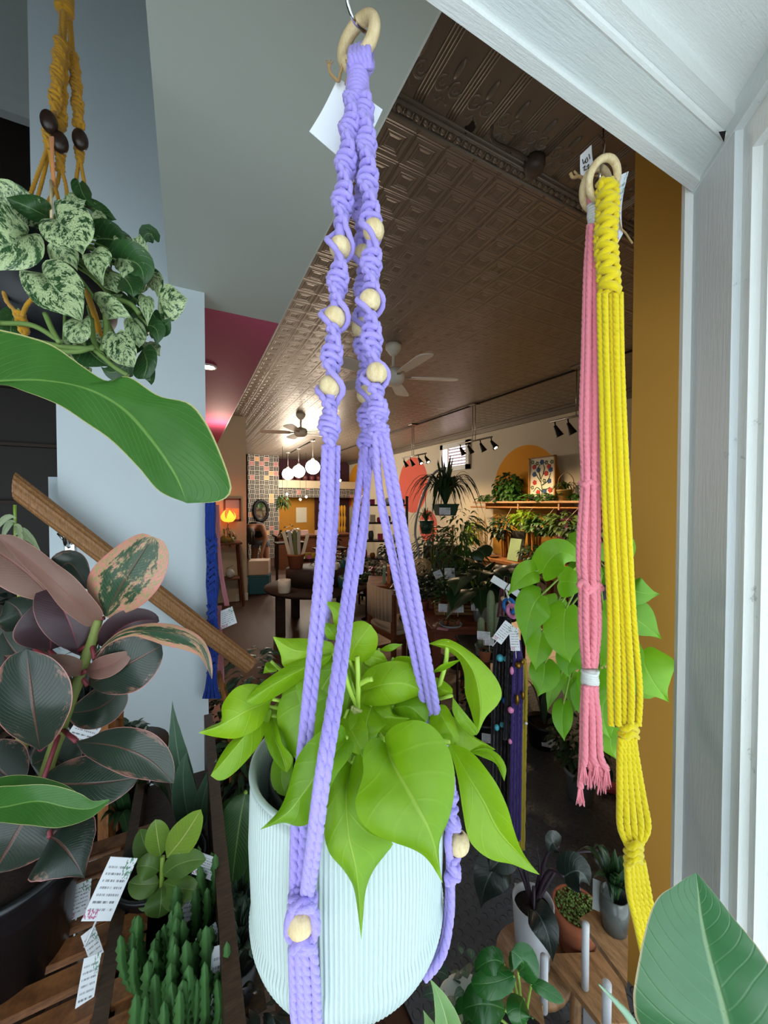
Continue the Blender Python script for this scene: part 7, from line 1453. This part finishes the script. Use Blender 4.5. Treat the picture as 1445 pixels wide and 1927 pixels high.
# ------------------------------------------------------------------ lower right: step shelves and pots
oak = wood('warm oak shelf','9a7450','6f5236',(20,4,4)); whiteleg = plain('white painted leg','b9bcc2',.5)
t0 = thing('step_shelf', 'two tier oak plant shelf with round white legs beside the mustard wall', 'plant shelf', tuple(V((W(1130,1850,1.1).x, W(1130,1850,1.1).y, 0))))
zu = W(1092,1728,1.02).z; zl = W(1035,1795,1.0).z-.12
def slab(name, pts, z, th, mat, t0): mb = MB(); P_ = [onZ(x,y,z) for x,y in pts]; mb.add(P_+[p-V((0,0,th)) for p in P_], [(0,1,2,3),(7,6,5,4)]+[(i,i+4,(i+1)%4+4,(i+1)%4) for i in range(4)]); return mb.build(name, mat, t0, smooth=False)
slab('upper_shelf', [(1090,1728),(1180,1850),(1182,1755),(1135,1700)], zu, .014, oak, t0)
slab('lower_shelf', [(1028,1795),(1130,1925),(1190,1925),(1160,1790)], zl+.05, .016, oak, t0)
for (x, y0, y1, d) in ((1102,1738,1862,.98),(1024,1800,1905,.90),(1142,1850,1950,.80)):
    a = W(x, y0, d); b = W(x, y1, d); mb = MB(); tube(mb, [a, (a.x,a.y,b.z)], .009, 16); mb.build('leg', whiteleg, t0)
c = W(1135,1790,1.0); mb = MB(); bx(mb, c.x-.02,c.x+.02,c.y,c.y+.04,0,zl+.03); mb.build('support', whiteleg, t0, smooth=False)
def ctn(name, label, x, y, d, r, h, pm, lm, lmat, group=None, **k):
    q = W(x, y, d); return potted(name, label, 'plant', V((q.x,q.y,q.z-h)), r, h, pm, lm, lmat, **k)
# terracotta pot of moss-like succulent
q = W(1085,1705,1.12); t0 = thing('potted_succulent', 'terracotta pot filled with tiny mossy green succulents', 'plant', tuple(q)); mb = MB(); lathe(mb, [(.001,-.13),(.045,-.13),(.060,-.035),(.062,-.034),(.066,0),(.060,0),(.058,-.03)], q, 36, cap=False); mb.build('pot', plain('terracotta','9c5a3c',.85,bump=.15), t0)
mb = MB(); rr = random.Random(3)
for i in range(420): a = rr.uniform(0,2*PI); s = .057*rr.random()**.5; ball(mb, q+V((math.cos(a)*s, math.sin(a)*s, -.008+rr.uniform(0,.012))), rr.uniform(.0022,.0042), 6)
mb.build('foliage', plain('mossy succulent','67803f',.7,var=.5,scale=60), t0)
mb = MB(); lathe(mb, [(.001,q.z-.145),(.09,q.z-.145),(.09,q.z-.131),(.001,q.z-.131)], (q.x,q.y,0), 24); lathe(mb, [(.05,0),(.015,.03),(.015,q.z-.145)], (q.x,q.y,0), 12); tag(mb.build('pedestal', oak), 'oak pedestal under the terracotta pot of mossy succulents', 'stand')
# white pot with dark plant
q = W(1003,1695,1.08); t0 = thing('raven_plant', 'dark almost black leaved plant with purple stems in a tall white pot', 'plant', tuple(q)); mb = MB(); lathe(mb, [(.001,-.17),(.045,-.17),(.056,0),(.052,0),(.05,-.03)], q, 36, cap=False); mb.build('pot', plain('matte white pot','a9abb0',.6), t0); mb = MB(); lathe(mb, [(.001,-.02),(.051,-.022)], q, 24); mb.build('soil', soil, t0)
mb = MB(); sm = MB()
for b, m, tt, wp in [((1052,1592,1.05),(1040,1585,1.04),(1032,1608,1.04),34),((1062,1650,1.0),(1090,1640,.98),(1110,1668,.98),58),((1005,1712,1.0),(1028,1750,.96),(1040,1812,.95),52),((945,1625,1.12),(918,1655,1.10),(905,1710,1.12),62),((1125,1600,1.1),(1135,1625,1.08),(1142,1650,1.08),24),((960,1600,1.12),(940,1620,1.1),(920,1640,1.1),50)]:
    pleaf(mb, b, m, tt, wp, 'heart' if wp > 40 else 'ovate', fold=.15); tube(sm, smooth_pts([q+V((0,0,-.02)), (q+W(*b))/2+V((0,0,.05)), W(*b)], 10), [.006-.0003*i for i in range(10)], 7)
tube(sm, smooth_pts([q, W(1015,1640,1.06), W(1010,1590,1.06)], 8), [.006,.006,.005,.004,.003,.002,.001,.0005], 7); mb.build('foliage', G_blk, t0); sm.build('stem', plain('purple black stem','2a1c2a',.5), t0); card(t0, W(985,1682,1.13), .05, .04, mat=tagw)
mb = MB(); lathe(mb, [(.001,q.z-.19),(.10,q.z-.19),(.10,q.z-.171),(.001,q.z-.171)], (q.x,q.y,0), 24); lathe(mb, [(.05,0),(.015,.03),(.015,q.z-.19)], (q.x,q.y,0), 12); tag(mb.build('pedestal', oak), 'oak pedestal under the tall white pot', 'stand')
# spiky dark plant in grey glass on the upper shelf
q = onZ(1155,1745,zu); q.z += .001; t0 = thing('spiky_plant', 'dark spiky leaved plant in a smoky glass vase beside the mustard wall', 'plant', tuple(q)); mb = MB(); lathe(mb, [(.001,0),(.03,0),(.035,.05),(.033,.09),(.030,.09),(.03,.01)], q, 24, cap=False); mb.build('vase', plain('smoky grey glass','4c504e',.2), t0); arch_mesh(q+V((0,0,.08)), 34, .13, .022, 9, spread=.8, rise=1.0, droop=.5, shape='lance').build('foliage', G_dark, t0)
card(t0, W(1135,1690,1.02), .05, .07, mat=plain('clear plant label','9ea2a4',.3))
# peperomia at the bottom
PEP = leafmat('glossy round leaf','2f6a2a','1f4d20','5f8f4c',.12,nv=4,rough=.22,veinw=.3)
q = W(985,1960,.62); t0 = thing('peperomia', 'plant with glossy round green leaves at the bottom centre right', 'plant', tuple(q)); mb = MB(); sm = MB()
for b, m, tt, wp in [((975,1828,.56),(985,1812,.54),(962,1790,.54),54),((966,1836,.56),(925,1850,.55),(886,1850,.56),40),((948,1815,.57),(925,1808,.56),(892,1828,.57),36),((1000,1850,.56),(1030,1865,.55),(1062,1885,.55),22),((985,1880,.56),(978,1905,.54),(985,1935,.54),48),((950,1900,.60),(910,1890,.58),(870,1900,.59),60),((900,1900,.6),(880,1920,.6),(860,1940,.6),60)]:
    pleaf(mb, b, m, tt, wp, 'round', fold=.08, curl=.12); tube(sm, smooth_pts([q, (q+W(*b))/2+V((0,0,.01)), W(*b)], 10), .002, 6)
mb.build('foliage', PEP, t0); sm.build('stem', stemg, t0); mb = MB(); lathe(mb, [(.001,-.08),(.04,-.08),(.055,-.02),(.05,-.02),(.001,-.03)], q, 24, cap=False); mb.build('pot', blackp, t0)
q2_ = W(880,1900,.62); t0 = thing('trailing_plant', 'dark trailing plant in a white rimmed pot right of the ribbed pot base', 'plant', tuple(q2_)); mb = MB(); lathe(mb, [(.001,-.09),(.035,-.09),(.050,0),(.046,0),(.001,-.02)], q2_, 30, cap=False); mb.build('pot', whitep, t0); bush_mesh(q2_+V((-.005,0,.02)), (.05,.05,.05), 40, .045, 'ovate', 5, droop=.5, wd=.4).build('foliage', G_grey, t0)
t0 = thing('snake_plant', 'single pale green snake plant leaf rising at the bottom right of the white pot', 'plant', tuple(W(850,2050,.46))); mb = MB(); pleaf(mb, (850,2040,.46), (842,1930,.45), (808,1840,.45), 56, 'ovate', fold=.3); pleaf(mb, (830,2040,.48), (815,1960,.48), (796,1900,.48), 40, 'ovate', fold=.3); mb.build('foliage', leafmat('pale snake leaf','7aa05c','5f8748','b5c48c',.15,nv=16,rough=.35,edge='a9b86a'), t0)
mb = MB(); pq_ = W(850,2050,.46); lathe(mb, [(.001,-.06),(.03,-.06),(.04,0),(.036,0),(.001,-.01)], pq_, 24, cap=False); mb.build('pot', blackp, t0)
for (x, y, d, m) in ((855,1790,.66,G_grey),(875,1740,.72,G_dark)):
    pass
c0_ = onZ(960,1930,.85); t0 = thing('low_table', 'low oak table below the glossy round leaved plant', 'table', (c0_.x,c0_.y,0)); zt_ = W(985,1960,.62).z-.082; mb = MB(); P_ = [onZ(x,y,zt_) for x,y in ((820,1960),(905,1800),(1040,1850),(1090,2100))]; P_ = [W(905,1800,.8)*0+onZ(895,1845,zt_), onZ(1010,1850,zt_), onZ(1060,2100,zt_), onZ(780,2100,zt_)]
mb.add(P_+[p-V((0,0,.02)) for p in P_], [(3,2,1,0),(4,5,6,7)]+[(i,(i+1)%4,(i+1)%4+4,i+4) for i in range(4)]); mb.build('tabletop', oak, t0, smooth=False)
for p in P_: c_ = sum(P_, V((0,0,0)))/4; s = p.lerp(c_, .15); mb = MB(); bx(mb, s.x-.015,s.x+.015,s.y-.015,s.y+.015,0,zt_-.02); mb.build('leg', oak, t0, smooth=False)
for (qq, z_, lab) in ((q2_, q2_.z-.09, 'white rimmed pot'), (pq_, pq_.z-.06, 'pale snake plant leaf')):
    if z_ > zt_+.01: mb = MB(); lathe(mb, [(.03,zt_+.001),(.03,z_-.001),(.001,z_-.001)], (qq.x,qq.y,0), 16); tag(mb.build('riser', oak), 'small oak riser under the '+lab, 'stand')
# pots on the floor near the mat
q = onZ(1092,1500,.015); t0 = potted('bushy_plant', 'bushy green plant in a grey pot on the rubber mat', 'plant', q, .085, .16, greypot, bush_mesh(q+V((0,0,.30)), (.16,.16,.14), 220, .06, 'ovate', 14, droop=.5, wd=.6, hemi=-.6), G_dark, taper=.7)
q = onZ(1020,1440,.01); q = onZ(1022,1400,.01); t0 = potted('snake_plant', 'small snake plant in a black pot with a white label on the shop floor', 'plant', q, .11, .16, blackp, arch_mesh(q+V((0,0,.14)), 12, .28, .045, 6, spread=.4, rise=1.2, droop=.1, shape='lance'), G_grey, taper=.8); card(t0, q+V((0,0,.075))-CF*.105, .10, .06)
q = onZ(912,1395,.01); t0 = potted('leafy_plant', 'dark plant in a black pot with a white label behind the right lime leaves', 'plant', q, .10, .16, blackp, bush_mesh(q+V((0,0,.32)), (.16,.16,.16), 80, .10, 'ovate', 16, droop=.4), G_blk); card(t0, q+V((0,0,.08))-CF*.10, .09, .055)
q = onZ(1155,1490,.015); mb = MB(); box(mb, q+V((0,0,.02)), (.16,.06,.04), rotz(-YAW-.5), .012); tag(mb.build('dustpan', plain('red and white plastic','c24a58',.4)), 'small red plastic tool lying on the rubber mat', 'tool')
# cacti on a dark shelf
zc_ = W(905,1222,2.3).z; a, b = V((W(872,1222,2.3).x,W(872,1222,2.3).y,zc_)), V((W(962,1222,2.3).x,W(962,1222,2.3).y,zc_)); t0 = thing('metal_shelf', 'thin dark metal shelf carrying the column cacti', 'shelf', ((a.x+b.x)/2,(a.y+b.y)/2,0)); mb = MB(); cc = (a+b)/2+CF*.06; box(mb, cc-V((0,0,.012)), ((b-a).length,.42,.018), rotz(-YAW)); mb.build('shelf', dkmetal, t0, smooth=False)
for sx in (-1,1):
    for sy in (-1,1): mb = MB(); p = cc+rotz(-YAW)@V((sx*((b-a).length/2-.012),sy*.19,0)); tube(mb, [(p.x,p.y,zc_-.02),(p.x,p.y,0)], .008, 8); mb.build('leg', dkmetal, t0)
CAC = plain('woolly cactus green','8a9a78',.85,var=.3,scale=80,bump=.5)
for i, (x, d, h, r_, lab) in enumerate([(905,2.22,.17,.020,'shortest, left'),(923,2.34,.30,.024,'tallest, middle'),(936,2.32,.23,.022,'right')]):
    q = W(x, 1222, d); q.z = zc_-.002; t0 = thing('column_cactus', 'pale woolly column cactus on the dark metal shelf, '+lab, 'cactus', tuple(q)); mb = MB(); lathe(mb, pot_prof(.034,.06,.8), q, 20, cap=False); mb.build('pot', greypot if i == 0 else blackp, t0)
    mb = MB(); lathe(mb, [(r_*.9,.05),(r_,.05+h*.3),(r_,.05+h*.75),(r_*.85,.05+h*.9),(r_*.5,.05+h*.98),(.001,.05+h)], q, 40, lambda t_, z: 1+.07*math.cos(14*t_)); mb.build('body', CAC, t0)
for i, (x, d, s, lab) in enumerate([(912,2.14,.036,'larger'),(937,2.16,.026,'smaller')]): q = W(x, 1222, d); q.z = zc_-.002; potted('potted_succulent', 'small terracotta potted succulent in front of the column cacti, '+lab, 'plant', q, s, s*1.7, terra, bush_mesh(q+V((0,0,s*1.8)), (s*.9,s*.9,s*.5), 40, s*.8, 'ovate', i, droop=.1), G_grey)
for (x, y, w, h, lab) in ((910,1196,24,15,'left of two'),(921,1207,18,15,'right of two')): tagsign('white price tag in front of the column cacti, '+lab, x, y, 2.1, w, h)
# beaded hangers on a stand
stn = thing('display_stand', 'slim metal display stand with price arms carrying the beaded hangers', 'display stand', tuple(V((W(952,1300,1.75).x,W(952,1300,1.75).y,0)))); top = W(952,1085,1.75); mb = MB(); tube(mb, [(top.x,top.y,0), top], .008, 8); mb.build('pole', dkmetal, stn); mb = MB(); lathe(mb, [(.001,0),(.14,0),(.14,.01),(.001,.015)], (top.x,top.y,0), 24); mb.build('base', dkmetal, stn)
mb = MB(); rail_box2(mb, W(926,1088,1.72), W(952,1104,1.72), .032, .004); mb.build('price_arm', plain('white plastic channel','c4c8cc',.4), stn, smooth=False); mb = MB(); rail_box2(mb, W(955,1103,1.71), W(984,1124,1.71), .03, .004); mb.build('price_arm', plain('white plastic channel','c4c8cc',.4), stn, smooth=False)
mb = MB(); tube(mb, smooth_pts([W(952,1110,1.72), W(960,1135,1.70), W(966,1150,1.69)], 8), .005, 6); mb.build('arm_hook', whitep, stn)
def strands(label, x, y0, y1, d, n, mat, beads, sp=5, seed=0, rg=None):
    t0 = thing('macrame_hanger', label, 'plant hanger', tuple(W(x,y0,d))); rr = random.Random(seed)
    for i in range(n): mb = MB(); dx = (i-(n-1)/2)*sp; rope(mb, [W(x+dx*.3,y0,d), W(x+dx,y0+(y1-y0)*.15,d+.01*(i%2)), W(x+dx*1.1-3,(y0+y1)/2,d), W(x+dx*1.2-6,y1-rr.uniform(0,30),d)], .007, .008, 7); mb.build('cord', mat, t0)
    for (bx_, by, rr_, m, sq) in beads: mb = MB(); ball(mb, W(bx_,by,d-.02), rr_*d/FPX, 14, sq); mb.build('bead', m, t0)
    if rg: mb = MB(); ring(mb, W(rg[0],rg[1],d-.01), rg[2]*d/FPX, .009, (CF*.5+CR*.9), 24, 8); mb.build('ring', rg[3], t0)
    return t0
turq = plain('turquoise bead','4fb6c8',.35); blueb = plain('blue bead','2f78c8',.35); pinkb = plain('pink bead','d884b4',.35); goldb = plain('brass bead','8c6a28',.3,.8)
blk = fibre('black cotton','17151c'); pur = fibre('deep purple cotton','3a2a6a'); oliv = fibre('olive yellow cotton','a8952c'); maro = fibre('maroon cotton','5a2a38')
strands('black macrame hanger with turquoise and blue beads on the display stand', 947, 1160, 1530, 1.72, 6, blk, [(941,1238,7,turq,(1,1,1)),(951,1240,5,turq,(.8,.8,1)),(959,1243,5,turq,(.8,.8,1)),(940,1312,5,blueb,(1,1,1)),(950,1319,6,blueb,(.8,.8,1)),(935,1369,6,turq,(.8,.8,1)),(944,1364,5,turq,(.8,.8,1)),(954,1374,5,turq,(.8,.8,1))], 6, 1, (958,1140,13,blueb))
strands('black cord hanger with pink beads next to the turquoise beaded one', 958, 1165, 1420, 1.66, 2, blk, [(963,1262,6,pinkb,(.7,.7,1.3)),(961,1336,6,pinkb,(1,1,1)),(960,1395,5,pinkb,(.8,.8,1))], 4, 2, (964,1150,11,pinkb))
strands('deep purple macrame hanger with brass beads reaching low towards the floor', 974, 1205, 1600, 1.64, 4, pur, [(975,1252,6,goldb,(1,1,1)),(983,1246,5,goldb,(.7,.7,1)),(973,1317,7,goldb,(.6,.6,1.5)),(984,1309,6,goldb,(.6,.6,1.4))], 5, 3)
strands('thin olive yellow cord hanger right of the deep purple one', 986, 1240, 1610, 1.68, 3, oliv, [(990,1361,3,whitep,(1,1,1))], 4, 4)
strands('maroon cord hanger with two wooden beads behind the price arms', 950, 1092, 1180, 1.9, 3, maro, [(947,1127,5,beech,(1,1,1)),(958,1128,5,beech,(1,1,1))], 6, 5)
for (x, y, w, h, tl, lab) in ((947,1190,20,42,-.6,'leaning left on the beaded hangers'),(968,1203,17,42,.1,'upright on the beaded hangers')): tagsign('white hang tag '+lab, x, y, 1.6, w, h, tl)

# more stock on and around the desks in the middle of the shop
for i, (x, y, d, r, m, sh, lab) in enumerate([(690,1075,5.3,.20,G_dark,'ovate','right of the middle purple cords'),(720,1065,5.0,.16,G_blk,'lance','left of the row of books'),(770,1108,3.7,.16,G_dark,'ovate','behind the right purple cords'),(790,1120,3.45,.13,G_blk,'ovate','left of the seedling crates'),(950,1100,3.3,.17,G_dark,'ovate','between the big drooping plant and the price arms'),(900,1090,3.7,.20,G_dark,'heart','behind the big drooping plant'),(860,1105,3.7,.15,G_mid,'lance','behind the seedling crates'),(735,1035,5.6,.15,G_dark,'ovate','in front of the dark shelving unit'),(985,1090,3.2,.15,G_dark,'lance','left of the hanging heart leaf philodendron'),(815,1095,3.8,.16,G_grey,'ovate','under the feathery plants')]):
    q = W(x, y, d); z0 = q.z-r-.10; potted('leafy_plant', 'dark leafy plant '+lab, 'plant', V((q.x,q.y,z0)), .07, .11, blackp if i % 2 else terrad, bush_mesh(q, (r,r,r*.85), 120, r*.55, sh, 200+i, droop=.4, wd=.32 if sh == 'lance' else .55, hemi=-.7), m)
    mb = MB(); lathe(mb, [(.10,z0-.03),(.10,z0-.001),(.001,z0-.001)], (q.x,q.y,0), 18); lathe(mb, [(.08,0),(.02,.03),(.02,z0-.03)], (q.x,q.y,0), 12); tag(mb.build('pedestal', dwood), 'dark pedestal under the plant '+lab, 'stand')
